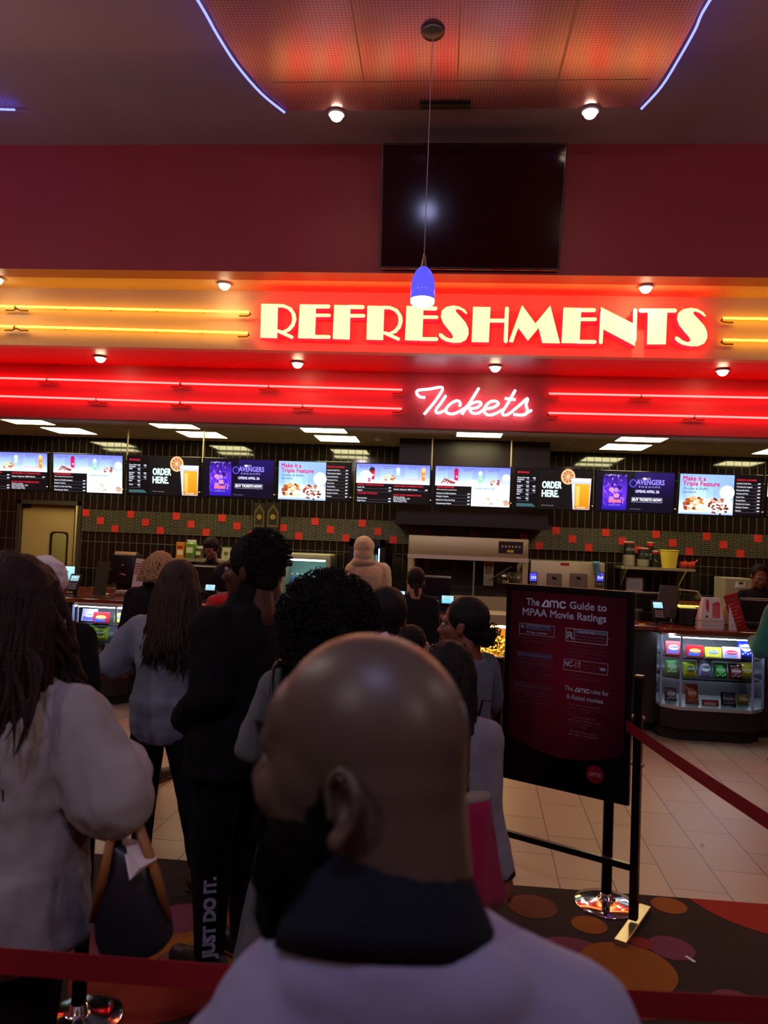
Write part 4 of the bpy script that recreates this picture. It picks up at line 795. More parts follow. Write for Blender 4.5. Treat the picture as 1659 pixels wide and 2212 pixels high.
# wall shelf with tubs and plates
a, b, zlo_, zhi_ = wb(1342, 1224, 1503, 1232, 10.4)
sh = thing('wall_shelf', 'steel wall shelf holding popcorn tubs and stacked plates', 'shelf', ((a + b) / 2, 10.6, zlo_)); zsh = (zlo_ + zhi_) / 2 + .01
MB().bb((a, 10.4, zsh - .035), (b, YB, zsh)).build('shelf_board', M_steel, sh)
for x in (a + .08, b - .12): MB().poly([(x, YB, zsh - .035), (x, 10.45, zsh - .035), (x, YB, zsh - .28)], (.02, 0, 0)).build('bracket', M_steel, sh)
M_plate = mat('white_plate', h('d8ccb8'), .4)
def tub(x, y, z, r, hh, label, up=True, word='POPCORN', group='popcorn tubs on the wall shelf', col='101010'):
    t = thing('popcorn_tub', label, 'popcorn tub', (x, y, z), 0, group); r0, r1 = (r, r * .78) if not up else (r * .78, r)
    MB().lathe([(r0, 0), (r1, hh), (r1 - .004, hh), (r0 - .004, .004)], (x, y, z), 24).build('tub_body', mat('tub_' + col, h(col), .45), t, True, auto=40)
    MB().lathe([(r1 * 1.0 + .001, hh * .62), (r1 + .002, hh), (r1 - .004, hh)] if True else [], (x, y, z), 24).build('red_band', mat('tub_red', h('b81818'), .4), t, True, auto=40)
    MB().lathe([(r1 + .002, hh), (r1 + .005, hh + .004), (r1 + .001, hh + .01), (r1 - .004, hh)], (x, y, z), 24).build('rolled_rim', M_plate, t, True)
    P = Pic((x + (r * .8), y - r - .002, z + hh * .55), (-1, 0, 0), (0, 0, -1)); P.n = V((0, -1, 0)); P.text(word, r * .8, .0, hh * .32, 'e8e0d8', .03, 'c', w=r * 1.5); P.build('printed_word', picmat('printed_film', 0, .3), t)
p, q, za, zb = wb(1346, 1180, 1373, 1225, 10.55)
def plates(cx, n, r, label, z0):
    for k in range(n):
        t = MB().lathe([(r * .6, 0), (r * .65, .002), (r, .012), (r, .014), (r * .62, .005)], (cx, 10.57, z0 + .0145 * k), 22).build('plate', M_plate, None, True)
        tag(t, 'white plate in the %s stack on the wall shelf' % label, 'plate', 'white plates, %s stack' % label)
r = (q - p) / 2; plates((p + q) / 2, 11, r, 'left', zsh); tub((p + q) / 2, 10.57, zsh + .162, r * .98, .17, 'popcorn tub topmost on the left plate stack', False)
p, q, za, zb = wb(1376, 1190, 1404, 1227, 10.55); plates((p + q) / 2, 7, (q - p) / 2, 'right', zsh); tub((p + q) / 2, 10.57, zsh + .104, (q - p) / 2, .15, 'upside-down popcorn tub on the right plate stack', False, 'POPC')
p, q, za, zb = wb(1409, 1190, 1428, 1227, 10.5); tub((p + q) / 2, 10.56, zsh, (q - p) / 2, .22, 'narrow black and red tub next to the yellow bucket', False, 'IN'); p, q, za, zb = wb(1400, 1178, 1417, 1200, 10.6); tub((p + q) / 2, 10.70, zsh, (q - p) / 2, .34, 'tall red-topped tub behind the other tubs on the shelf', False, 'POP')
p, q, za, zb = wb(1428, 1195, 1467, 1230, 10.5); c = ((p + q) / 2, 10.56, zsh); yb_ = thing('yellow_bucket', 'yellow plastic bucket on the wall shelf', 'bucket', c)
MB().lathe([(.095, 0), (.125, .235), (.121, .235), (.09, .004)], c, 28).build('bucket_body', mat('yellow_plastic', h('e8c84a'), .4), yb_, True, auto=40); MB().lathe([(.125, .235), (.132, .24), (.13, .25), (.12, .248)], c, 28).build('bucket_rim', mat('yellow_plastic', h('e8c84a'), .4), yb_, True)
for du, l in ((1478, 'red plastic scoop lying on the wall shelf, beside the bucket'), (1494, 'red plastic scoop with its handle sticking up at the shelf end')):
    p = WY(du, 1222, 10.5); t = thing('scoop', l, 'scoop', (p.x, 10.55, zsh), 0, 'red scoops on the wall shelf'); m = mat('red_plastic', h('b83028'), .35)
    MB().lathe([(.02, -.05), (.045, -.04), (.05, .05), (.046, .05), (.04, -.036)], (p.x, 10.55, zsh + .05), 16, axis=Matrix.Rotation(R_(80), 3, 'Y')).build('scoop_bowl', m, t, True, auto=40); MB().tube([(p.x + .03, 10.55, zsh + .05), (p.x + .1, 10.56, zsh + (.13 if du > 1490 else .05))], .01).build('handle', m, t, True)
# framed notice
p, q, za, zb = wb(1352, 1248, 1389, 1281, YB - .02); t = thing('framed_notice', 'small framed white notice on the tiles under the wall shelf', 'notice', ((p + q) / 2, YB - .01, za)); za -= .02
f = MB(); f.bb((p, YB - .02, za), (q, YB - .001, zb)); f.build('frame', mat('notice_frame', h('b8a898'), .5), t); P = Pic((p + .02, YB - .0215, za + .02), (1, 0, 0), (0, 0, 1)); w, hh = q - p - .04, zb - za - .04; P.rect(0, 0, w, hh, 'e0d8d0'); P.up()
for k in range(5): P.rect(w * .1, hh * (.3 + .1 * k), w * .9, hh * (.33 + .1 * k), 'a09488')
P.build('paper', picmat('printed_film', 0, .3), t)
# cream dispenser at the right
p, q, za, zb = wb(1566, 1249, 1625, 1300, 10.1); t = thing('towel_dispenser', 'cream metal cabinet with a black knob, behind the right-hand employee', 'cabinet', ((p + q) / 2, 10.2, .92))
MB().rbox(((p + q) / 2, 10.3, (.92 + zb) / 2), (q - p, .4, zb - .92), .012).build('cabinet_body', mat('cream_metal', h('a89a84'), .45), t); MB().rbox(((p + q) / 2 + .02, 10.095, zb - .09), (.12, .02, .07), .004).build('label_plate', M_white, t); MB().ell(((p + q) / 2 + .02, 10.08, zb - .06), (.03, .02, .02)).build('knob', M_black, t, True)
# left wall shelf with jars
a, b, zlo_, zhi_ = wb(372, 1208, 502, 1216, 10.3); t = thing('wall_shelf', 'steel shelf with jars and bags behind the left-hand employee', 'shelf', ((a + b) / 2, 10.5, zlo_)); z2_ = zhi_
MB().bb((a, 10.3, z2_ - .04), (b, YB, z2_)).build('shelf_board', M_steel, t)
for x in (a + .1, b - .1): MB().poly([(x, YB, z2_ - .04), (x, 10.38, z2_ - .04), (x, YB, z2_ - .25)], (.02, 0, 0)).build('bracket', M_steel, t)
for u0, u1, v0, kd, c1, lab in ((381, 398, 1171, 'carton', 'c87828', 'orange carton on the left kitchen shelf'), (400, 424, 1166, 'jar', '6a8a3a', 'green labelled jar on the left kitchen shelf'), (421, 438, 1180, 'jar', '5a4a3a', 'brown glass jar on the left kitchen shelf'), (478, 499, 1183, 'pouch', 'c8c0a0', 'pale food pouch on the left kitchen shelf')):
    p, q, za, zb = wb(u0, v0, u1, 1208, 10.42); hh = zb - z2_; c = ((p + q) / 2, 10.45, z2_); t = thing('food_' + kd, lab, kd, c); r = (q - p) / 2
    if kd == 'jar':
        MB().lathe([(r * .9, 0), (r, .01), (r, hh * .78), (r * .75, hh * .86)], c, 20).build('jar_body', mat('jar_' + c1, h(c1), .2), t, True, auto=40); MB().lathe([(r * .8, hh * .84), (r * .82, hh), (r * .1, hh)], c, 20).build('lid', M_white, t, True, auto=40)
        P = Pic((c[0] - r * .6, c[1] - r - .001, z2_ + hh * .3), (1, 0, 0), (0, 0, 1)); P.rect(0, 0, r * 1.2, hh * .3, 'c8d0a0'); P.build('jar_label', picmat('printed_film', 0, .3), t)
    elif kd == 'carton':
        MB().rbox((c[0], c[1], z2_ + hh / 2), (2 * r, .08, hh), .004).build('carton_body', mat('jar_' + c1, h(c1), .4), t); P = Pic((c[0] - r * .7, c[1] - .041, z2_ + hh * .2), (1, 0, 0), (0, 0, 1)); P.rect(0, 0, r * 1.4, hh * .3, 'e8d8b0'); P.rect(0, hh * .4, r * 1.4, hh * .55, 'a02818'); P.build('carton_print', picmat('printed_film', 0, .3), t)
    else:
        MB().lathe([(r, 0), (r * 1.05, hh * .3), (r * .9, hh * .85), (r, hh)], c, 20, sy=.35).build('pouch_body', mat('jar_' + c1, h(c1), .4), t, True, auto=40); P = Pic((c[0] - r * .6, c[1] - .045, z2_ + hh * .35), (1, 0, 0), (0, 0, 1)); P.ell(r * .6, .03, r * .5, .03, '6a7a3a'); P.build('pouch_print', picmat('printed_film', 0, .3), t)
# countertop cooler
p, q, za, zb = wb(606, 1196, 712, 1300, 10.1); t = thing('countertop_cooler', 'cream countertop cooler with a blue-lit glass front', 'cooler', ((p + q) / 2, 10.3, .92)); w = q - p
M_crm = mat('cream_metal', h('a89a84'), .45)
MB().rbox(((p + q) / 2, 10.35, zb - .04), (w, .5, .08), .02).build('top_housing', mat('pale_lid', h('c8c4a8'), .4), t); MB().bb((p, 10.1, .92), (p + .05, 10.6, zb - .07)).build('side_panel', M_crm, t); MB().bb((q - .05, 10.1, .92), (q, 10.6, zb - .07)).build('side_panel', M_crm, t); MB().bb((p, 10.55, .92), (q, 10.6, zb - .07)).build('back_panel', mat('cooler_back', h('98c0c0'), .5), t); MB().bb((p, 10.1, .92), (q, 10.6, .98)).build('cooler_base', M_crm, t)
MB().bb((p + .08, 10.14, zb - .1), (q - .08, 10.17, zb - .08)).build('light_tube', emat('cooler_tube', (.7, 1, .95), 14), t); MB().quad((p + .05, 10.105, .98), (q - .05, 10.105, .98), (q - .05, 10.105, zb - .08), (p + .05, 10.105, zb - .08)).build('glass_front', M_glass, t)
for k in range(7):
    x = p + .12 + (w - .24) * k / 6; c = (x, 10.3, .981); bt = thing('drink_bottle', 'small bottle of blue drink in the countertop cooler', 'bottle', c, 0, 'bottles in the countertop cooler'); MB().lathe([(.03, 0), (.033, .02), (.033, .18), (.014, .24), (.014, .27)], c, 14).build('bottle_body', mat('blue_drink', h('3a78b8'), .2), bt, True); MB().lathe([(.016, .27), (.016, .295), (.002, .296)], c, 12).build('cap', M_white, bt, True)
# tall drinks fridge
p, q, za, zb = wb(752, 1165, 830, 1300, 10.0); t = thing('drinks_fridge', 'black upright fridge with lit cans, beyond the hooded person', 'fridge', ((p + q) / 2, 10.2, 0)); w = q - p
for a_, b_, n_ in (((p, 10.0, .0), (p + .07, 10.7, zb), 'side_panel'), ((q - .07, 10.0, 0), (q, 10.7, zb), 'side_panel'), ((p, 10.0, zb - .1), (q, 10.7, zb), 'top_panel'), ((p, 10.65, 0), (q, 10.7, zb), 'back_panel'), ((p, 10.0, 0), (q, 10.65, .9), 'lower_cabinet')): MB().bb(a_, b_).build(n_, M_black, t)
for x in (p + .075, q - .09): MB().bb((x, 10.02, .95), (x + .015, 10.04, zb - .12)).build('light_tube', emat('fridge_tube', (.35, .5, 1), 6), t)
zz = [zb - .36, zb - .64]
for z in zz + [.92]: MB().bb((p + .07, 10.02, z - .012), (q - .07, 10.6, z)).build('shelf', M_white, t)
for z in zz:
    for k in range(6):
        c = (p + .13 + (w - .26) * k / 5, 10.1, z); bt = thing('drink_can', 'green and silver drink can in the black fridge', 'can', c, 0, 'cans in the black fridge'); MB().lathe([(.024, 0), (.032, .012), (.032, .14), (.026, .155)], c, 14).build('can_body', mat('can_green', h('7a9a68'), .25, .5), bt, True, auto=50); MB().lathe([(.026, .155), (.024, .156), (.01, .154)], c, 12).build('can_lid', M_chrome, bt, True)
MB().quad((p + .07, 10.005, .95), (q - .07, 10.005, .95), (q - .07, 10.005, zb - .1), (p + .07, 10.005, zb - .1)).build('glass_door', M_glass, t)
# two tall wall posters
for u0, u1, l in ((546, 573, 'dark gold wall poster, left one of the pair by the mosaic strip'), (574, 604, 'dark gold wall poster, right one of the pair by the mosaic strip')):
    p, q, za, zb = wb(u0, 1086, u1, 1182, YB - .02); t = thing('wall_poster', l, 'poster', ((p + q) / 2, YB - .016, za), 0); w, hh = q - p, zb - za
    MB().bb((p, YB - .03, za), (q, YB - .016, zb)).build('backing_board', M_black, t); P = Pic((p, YB - .031, za), (1, 0, 0), (0, 0, 1)); P.rect(0, 0, w, hh, '1c1410'); P.up(); P.poly([(w * .1, hh * .45), (w * .9, hh * .45), (w * .9, hh * .8), (w * .5, hh * .97), (w * .1, hh * .8)], '5a4a2c'); P.up(); P.poly([(w * .2, hh * .5), (w * .8, hh * .5), (w * .8, hh * .76), (w * .5, hh * .9), (w * .2, hh * .76)], '241c14')
    P.up(); P.ell(w * .5, hh * .68, w * .2, hh * .06, '8a7040'); P.rect(w * .2, hh * .08, w * .8, hh * .38, '0c0c0c'); P.up(); P.rect(w * .3, hh * .12, w * .7, hh * .3, '8a8070'); P.build('printed_sheet', picmat('poster_print', 0, .4), t)
# ================================================================ THINGS ON THE COUNTER
M_pf = picmat('printed_film', 0, .3); M_lcd = picmat('lcd_glow', 1.3)
M_dk = mat('till_plastic', h('1a181a'), .35); M_dk2 = mat('till_edge', h('4a4640'), .4)
def pinpad(u, v, Y, label, col='8ab0b8', z=CT):
    p = WY(u, v, Y); t = thing('card_reader', label, 'card reader', (p.x, Y, z)); T = Matrix.Rotation(R_(-32), 3, 'X')
    MB().cyl((p.x, Y + .03, z), (p.x, Y + .03, z + .09), .022).build('stalk', M_dk, t); MB().rbox((p.x, Y + .03, z + .006), (.12, .12, .012), .004).build('foot', M_dk, t)
    c = V((p.x, Y, z + .15)); MB().rbox(c, (.12, .035, .20), .01, T).build('reader_body', M_dk, t)
    up = T @ V((0, 0, 1)); fw = T @ V((0, -1, 0)); P = Pic(c + up * .01 - V((.045, 0, 0)) + fw * .0185, (1, 0, 0), up); P.rect(0, 0, .09, .065, col); P.up(); P.rect(.005, .04, .07, .05, 'd0e8f0'); P.build('display', M_lcd, t)
    P = Pic(c - up * .09 - V((.045, 0, 0)) + fw * .0185, (1, 0, 0), up)
    for k in range(12): P.rect(.006 + .028 * (k % 3), .062 - .02 * (k // 3), .028 + .028 * (k % 3), .075 - .02 * (k // 3), '8a8a8a')
    P.build('keypad', M_pf, t)
pinpad(160, 1270, 7.62, 'dark card reader with a grey screen on the left part of the counter'); pinpad(1421, 1330, 7.55, 'dark card reader with a bright blue screen on the right part of the counter', '9ad0e8')
def till(u0, u1, v0, Y, label, disp=None, face=0, zb=CT, logo=False):
    a = WY(u0, v0, Y); b = WY(u1, v0, Y); w = b.x - a.x; cx = (a.x + b.x) / 2; zt = WY((u0 + u1) / 2, v0, Y).z
    t = thing('cash_register', label, 'till', (cx, Y, zb)); T = Matrix.Rotation(R_(10), 3, 'X'); hh = min(.34, max(.16, zt - zb - .12))
    c = V((cx, Y, zt - hh / 2)); MB().rbox(c, (w, .05, hh), .012, T).build('monitor', M_dk, t); MB().box(V((cx, Y + .0, zt + .002)), (w * .96, .05, .006)).build('top_edge', mat('till_pale_edge', h('b8b4a0'), .3), t)  # pale strip along the monitor's top edge
    MB().bb((cx - .05, Y + .03, zb), (cx + .05, Y + .08, zt - hh / 2)).build('stand', M_dk, t); MB().rbox((cx, Y + .08, zb + .05), (min(w, .42), .40, .1), .01).build('cash_drawer', M_dk, t)
    P = Pic(c + V((-w * .12, -.027, hh * .1)), (1, 0, 0), T @ V((0, 0, 1))); P.rect(0, 0, w * .16, .006, '8a8a8a') if not logo else (P.ell(-w * .2, -.02, .012, .012, 'c83050'), P.rect(-w * .15, -.022, -.0, -.018, '6a4040')); P.build('maker_mark', M_pf, t)
    if disp:
        MB().rbox((cx - w * .02, Y - .06, zt - hh - .02), (.28, .05, .13), .01).build('customer_display', M_dk, t); P = Pic((cx - w * .02 - .11, Y - .0865, zt - hh - .06), (1, 0, 0), (0, 0, 1)); P.rect(0, 0, .22, .08, '04100e'); P.up(); P.text(disp, .02, .05, .03, '48c8a0', .01); P.build('display_text', M_lcd, t)
till(-60, 104, 1206, 7.95, 'wide dark till monitor at the far left behind the headscarf'); till(395, 478, 1222, 8.0, 'dark till with green display text, behind the long-haired woman', 'Welcome\nNext guest')
till(913, 975, 1245, 7.9, 'dark till with green display text, beyond the man in black at the counter', 'Welcome\nThank you'); till(1374, 1432, 1280, 8.0, 'dark till with a small red mark, right of the ratings stand', None, logo=True)
def screen(u, v, Y, w, hh, label, col, rz=0, lean=-18):
    p = WY(u, v, Y); t = thing('touch_screen', label, 'screen', (p.x, Y, CT)); T = Matrix.Rotation(rz, 3, 'Z') @ Matrix.Rotation(R_(lean), 3, 'X'); c = V((p.x, Y, p.z)); MB().rbox(c, (w, .03, hh), .008, T).build('bezel', M_dk, t)
    MB().bb((p.x - .03, Y + .02, CT), (p.x + .03, Y + .05, p.z)).build('stand', M_dk, t); MB().rbox((p.x, Y + .04, CT + .008), (.18, .16, .016), .006).build('foot', M_dk, t)
    if col:
        up = T @ V((0, 0, 1)); ri = T @ V((1, 0, 0)); fw = T @ V((0, -1, 0)); P = Pic(c - ri * (w / 2 - .01) - up * (hh / 2 - .01) + fw * .0165, ri, up); P.rect(0, 0, w - .02, hh - .02, col, 'b8e8f8'); P.up(); P.rect(.02, hh * .6, w * .7, hh * .66, '5a90a8'); P.rect(.02, hh * .4, w * .6, hh * .45, '5a90a8'); P.build('lit_screen', M_lcd, t)
screen(135, 1243, 7.85, .26, .22, 'pale blue lit touch screen behind the left card reader', '60b8d8', .45); screen(455, 1270, 7.75, .12, .08, 'tiny lit screen left of the red hooded child', '90b8c8'); screen(862, 1285, 7.7, .14, .09, 'small lit screen beside the hooded person', 'a8c8e0'); screen(967, 1296, 7.75, .14, .10, 'small bright blue screen beside the bun-haired woman', '60c0e0')
screen(1443, 1300, 7.75, .22, .34, 'upright dark monitor turned sideways, left of the heated cabinet', None, -.75)
# acrylic holder, brewer, tray, flyer
p = WY(217, 1290, 7.7); t = thing('acrylic_stand', 'empty upright acrylic sign holder on the left counter', 'sign holder', (p.x, 7.7, CT)); MB().rbox((p.x, 7.70, CT + .2), (.14, .006, .36), .002, Matrix.Rotation(.1, 3, 'Y')).build('acrylic_sheet', mat('smoky_acrylic', h('4a4a38'), .15), t); MB().rbox((p.x + .02, 7.70, CT + .006), (.24, .14, .012), .005).build('base_plate', mat('smoky_acrylic', h('4a4a38'), .15), t)
p = WY(271, 1250, 8.6); t = thing('coffee_brewer', 'black countertop dispenser with a rounded gold-lit top, left of the blond person', 'dispenser', (p.x, 8.6, CT)); zt = WY(271, 1198, 8.6).z
MB().rbox((p.x, 8.65, (zt + 1.15) / 2), (.27, .3, zt - 1.15), .02).build('dispenser_body', M_dk, t, True, auto=30); MB().cyl((p.x - .13, 8.6, zt - .02), (p.x + .13, 8.6, zt - .02), .055, n=20).build('rolled_top', mat('olive_metal', h('9a9468'), .3, .8), t, True, auto=40); MB().bb((p.x - .1, 8.6, CT), (p.x + .1, 8.8, 1.15)).build('stand', M_dk, t); MB().ell((p.x, 8.495, zt - .12), (.014, .01, .014)).build('lock', M_chrome, t, True); MB().tube([(p.x - .05, 8.49, zt - .24), (p.x, 8.48, zt - .225), (p.x + .05, 8.49, zt - .24)], .007).build('handle', M_chrome, t, True)
p = WY(268, 1282, 8.0); t = thing('wrapped_tray', 'small foil-covered tray on the left counter', 'tray', (p.x, 8.0, CT)); MB().rbox((p.x, 8.0, CT + .025), (.17, .14, .045), .012).build('tray_body', mat('foil', h('a8a890'), .3, .7), t, True); MB().rbox((p.x, 8.0, CT + .055), (.15, .12, .012), .005).build('tray_lid', mat('clear_lid', h('c8c8b8'), .2), t, True)
p = WY(228, 1288, 7.9); t = tag(MB().lathe([(.0, 0), (.03, .01), (.035, .025), (.01, .03)], (p.x, 7.9, CT), 10).build('crumpled_napkin', M_white, None, True), 'small crumpled cream napkin on the left counter', 'napkin')
p = WY(301, 1210, 8.3); t = thing('flyer_stand', 'white flyer with red print held upright beside the blond person', 'flyer', (p.x, 8.3, CT)); zt = WY(301, 1207, 8.3).z; MB().box((p.x, 8.3, (zt + CT) / 2), (.12, .006, zt - CT), Matrix.Rotation(.12, 3, 'Y')).build('card', mat('white_card', h('d8d0cc'), .6), t)
P = Pic((p.x - .045, 8.2955, zt - .20), (1, 0, 0), (0, 0, 1)); [P.rect(0, .02 + .028 * k, .09 - .02 * (k % 2), .035 + .028 * k, 'b84048') for k in range(5)]; P.build('red_print', M_pf, t)
# heated cabinet at the right
a = WY(1455, 1300, 7.75).x; b = WY(1507, 1300, 7.75).x; zt = WY(1470, 1272, 7.75).z; t = thing('heated_cabinet', 'countertop heated cabinet with a slanted glass lid and lit yellow cartons', 'cabinet', ((a + b) / 2, 7.75, CT)); w = b - a + .02
MB().rbox((a + w * .55, 7.72, CT + .09), (w * .95, .28, .17), .012).build('cabinet_body', M_dk, t); zc_ = CT + .18
MB().poly([(a, 7.6, zc_), (a, 7.6, zt), (a + w * .72, 7.6, zt - .01), (a + w * 1.15, 7.6, zc_)], (0, .25, 0)).build('glass_lid', glass('lid_glass', (.80, .78, .66)), t)
e_ = MB(); e_.tube([(a, 7.6, zt), (a + w * .72, 7.6, zt - .01), (a + w * 1.15, 7.6, zc_)], .006); e_.build('lid_edge', mat('till_pale_edge', h('b8b4a0'), .3), t)
MB().bb((a + .01, 7.63, zc_ + .008), (a + w * .85, 7.8, zc_ + .02)).build('lit_tray', emat('tray_glow', (1, .72, .18), 2.2), t)
for k in range(4):
    c = (a + .05 + .055 * k, 7.65, zc_ + .02); q = MB().rbox((c[0], c[1], c[2] + .02), (.05, .05, .036), .004).build('food_carton', mat('gold_carton', h('d8902a'), .5), None); tag(q, 'small gold food carton inside the heated cabinet', 'carton', 'gold cartons in the heated cabinet')
# cup stack / counter card holder
p0, p1 = WY(1512, 1330, 7.45).x, WY(1560, 1330, 7.45).x; zt = WY(1538, 1291, 7.45).z; zm = CT + .10
cx = (p0 + p1) / 2; t = thing('menu_card_stand', 'tapered white counter card with a red bottle and red list, on stacked leaflets', 'card stand', (cx, 7.45, zm)); wt = (p1 - p0) * .72
MB().add([(p0, 7.42, zm), (p1, 7.42, zm), (cx + wt / 2, 7.44, zt), (cx - wt / 2, 7.44, zt), (p0, 7.56, zm), (p1, 7.56, zm), (cx + wt / 2, 7.5, zt), (cx - wt / 2, 7.5, zt)], [(0, 1, 2, 3), (5, 4, 7, 6), (1, 5, 6, 2), (4, 0, 3, 7), (3, 2, 6, 7), (4, 5, 1, 0)]).build('card_body', mat('white_card', h('d8d0cc'), .6), t)
hz = zt - zm; up = V((0, .02, hz)).normalized(); P = Pic(V((cx, 7.4192, zm)), (1, 0, 0), up); w = p1 - p0
P.poly([(-w * .22, hz * .3), (-w * .17, hz * .3), (-w * .13, hz * .5), (-w * .13, hz * .75), (-w * .16, hz * .9), (-w * .24, hz * .9), (-w * .27, hz * .75), (-w * .26, hz * .5)], 'c81c30'); P.rect(w * .02, hz * .03, w * .36, hz * .72, 'c83440'); P.poly([(w * .02, hz * .72), (w * .36, hz * .72), (w * .3, hz * .84)], 'c83440'); P.up(); [P.rect(w * .05, hz * (.08 + .085 * k), w * .32, hz * (.10 + .085 * k), 'e8b0b0') for k in range(7)]; P.ell(-w * .24, hz * .08, .012, .012, '402020'); P.build('card_print', M_pf, t)
for k in range(9):
    q = MB().rbox((cx + rs.uniform(-.006, .006), 7.49 + rs.uniform(-.005, .005), CT + .0065 + .0108 * k), (w * 1.02, .17, .0095), .002, Matrix.Rotation(rs.uniform(-.03, .03), 3, 'Z')).build('leaflet_pad', mat('white_card', h('d8d0cc'), .6)); tag(q, 'white pad of leaflets in the stack under the tapered counter card', 'leaflets', 'leaflet pads on the right counter')
x = WY(1570, 1340, 7.5).x; t = thing('cream_box', 'tall narrow cream box beside the leaflet stack', 'box', (x, 7.5, CT)); zt = WY(1570, 1308, 7.5).z
MB().rbox((x, 7.5, (zt + CT) / 2), (.07, .07, zt - CT), .004).build('box_body', mat('cream_card', h('d0bc88'), .5), t); MB().bb((x - .036, 7.462, CT + .02), (x + .036, 7.466, CT + .05)).build('gold_band', mat('gold', h('d8b048'), .3, .7), t)
x = WY(1588, 1330, 7.42).x; zt = WY(1580, 1284, 7.42).z; t = thing('red_menu_card', 'tall leaning red menu card with pale lines at the right of the counter', 'menu card', (x, 7.42, CT)); T = Matrix.Rotation(R_(-17), 3, 'Y'); c = V((x, 7.42, CT + .17)); MB().rbox(c, (.13, .008, .36), .004, T).build('card', mat('red_card', h('a02020'), .4), t)
up = T @ V((0, 0, 1)); ri = T @ V((1, 0, 0)); P = Pic(c - ri * .05 - up * .15 + V((0, -.0048, 0)), ri, up); [P.rect(0, .02 + .035 * k, .06 + .03 * ((k * 7) % 3) / 2, .026 + .035 * k, 'd88080') for k in range(7)]; P.text('Snacks', 0, .27, .03, 'f0d0d0', .02); P.build('card_print', M_pf, t)
x = WY(1583, 1350, 7.36).x; t = tag(MB().poly([(x - .03, 7.38, CT), (x + .05, 7.38, CT), (x - .03, 7.38, CT + .24)], (0, .003, 0)).build('folded_card', mat('white_card', h('d8d0cc'), .6)), 'white folded paper triangle in front of the red menu card', 'card')
x = WY(1632, 1330, 7.62).x; t = thing('ticket_terminal', 'big black ticket terminal back in front of the right-hand employee', 'terminal', (x, 7.62, CT)); zt = WY(1632, 1294, 7.62).z
MB().rbox((x, 7.62, (zt + CT) / 2 + .04), (.30, .08, zt - CT - .08), .015, Matrix.Rotation(R_(8), 3, 'X')).build('terminal_body', M_dk, t); MB().rbox((x, 7.62, CT + .03), (.22, .2, .06), .01).build('foot', M_dk, t); MB().bb((x - .14, 7.60, zt + .003), (x + .14, 7.64, zt + .009)).build('top_edge', mat('till_pale_edge', h('b8b4a0'), .3), t); MB().rbox((x - .2, 7.6, CT + .17), (.1, .03, .3), .01, Matrix.Rotation(R_(-12), 3, 'Y')).build('side_panel', mat('brown_grey_panel', h('4a3c36'), .4), t)
for u, v, l in ((1388, 1338, 'yellow sticky note beside the dark till on the right counter'), (1610, 1352, 'pale cloth end on the counter by the ticket terminal')):
    p = WY(u, v, 7.5); tag(MB().rbox((p.x, 7.5, CT + .004), (.06, .05, .008), .002, Matrix.Rotation(.4, 3, 'Z')).build('sticky_note' if 'sticky' in l else 'folded_cloth', mat('note_yellow' if 'sticky' in l else 'grey_green_cloth', h('d8c860') if 'sticky' in l else h('6a8a80'), .7)), l, 'note' if 'sticky' in l else 'cloth')
# ================================================================ RATINGS STAND
M_fr = mat('stand_black', h('0c0a0c'), .28)
A_ = WD(1074, 1600, 3.90); A_.z = 0; Bq = WD(1378, 1600, 3.50); Bq.z = 0
dx_ = (Bq - A_).normalized(); nr = V((dx_.y, -dx_.x, 0)); Wd = (Bq - A_).length
rt_ = thing('ratings_stand', 'black floor stand holding a dark red poster about film ratings', 'sign stand', (A_ + Bq) / 2)
zp_ = 1.165
def post(c, h0, h1): return MB().bb((-.019, -.019, h0), (.019, .019, h1))
ang = math.atan2(dx_.y, dx_.x); RZ = Matrix.Rotation(ang, 3, 'Z')
for c in (A_, Bq):
    MB().rbox(c + V((0, 0, zp_ / 2 + .02)), (.038, .038, zp_ - .04), .004, RZ).build('post', M_fr, rt_); MB().rbox(c + V((0, 0, zp_ + .004)), (.040, .040, .01), .004, RZ).build('post_cap', mat('cap_silver', h('8a8478'), .25, .9), rt_)
    MB().rbox(c + V((0, 0, .018)) + nr * .0, (.055, .42, .02), .003, RZ).build('foot_bar', mat('foot_chrome', h('b0a888'), .3, .8), rt_)
MB().rbox((A_ + Bq) / 2 + V((0, 0, .275)), (Wd - .03, .03, .03), .004, RZ).build('cross_bar', M_fr, rt_)
zb1, zb2 = WD(1361, 1738, 3.52).z, WD(1375, 1279, 3.52).z; Hb = zb2 - zb1; Wb = Wd - .065; O_ = A_ + dx_ * .0325 + V((0, 0, zb1))
C_ = O_ + dx_ * Wb / 2 + V((0, 0, Hb / 2))
MB().rbox(C_, (Wb, .03, Hb), .004, RZ).build('poster_frame', M_fr, rt_)
for z in (zb1 + .2, zb1 + .42):
    for c in (A_, Bq): MB().cyl(c + V((0, 0, z)) - dx_ * .03, c + V((0, 0, z)) + dx_ * .03, .01).build('hinge_pin', M_steel, rt_)
P = Pic(O_ + nr * .0162, dx_, (0, 0, 1), .0004)
if P.n.dot(nr) < 0: P.n = -P.n
fx = lambda f: f * Wb
fy = lambda f: (1 - f) * Hb
P.rect(fx(.03), fy(.975), fx(.97), fy(.022), '0a0709'); P.up()
n_, m_ = 18, 26
def rc(a, b):
    d = math.hypot((a - .52) * 1.1, (b - .42) * 1.0); k = max(0, 1 - d / .62) ** 1.4; return tuple(x + (y - x) * k for x, y in zip(h('360c1a'), h('74102a')))
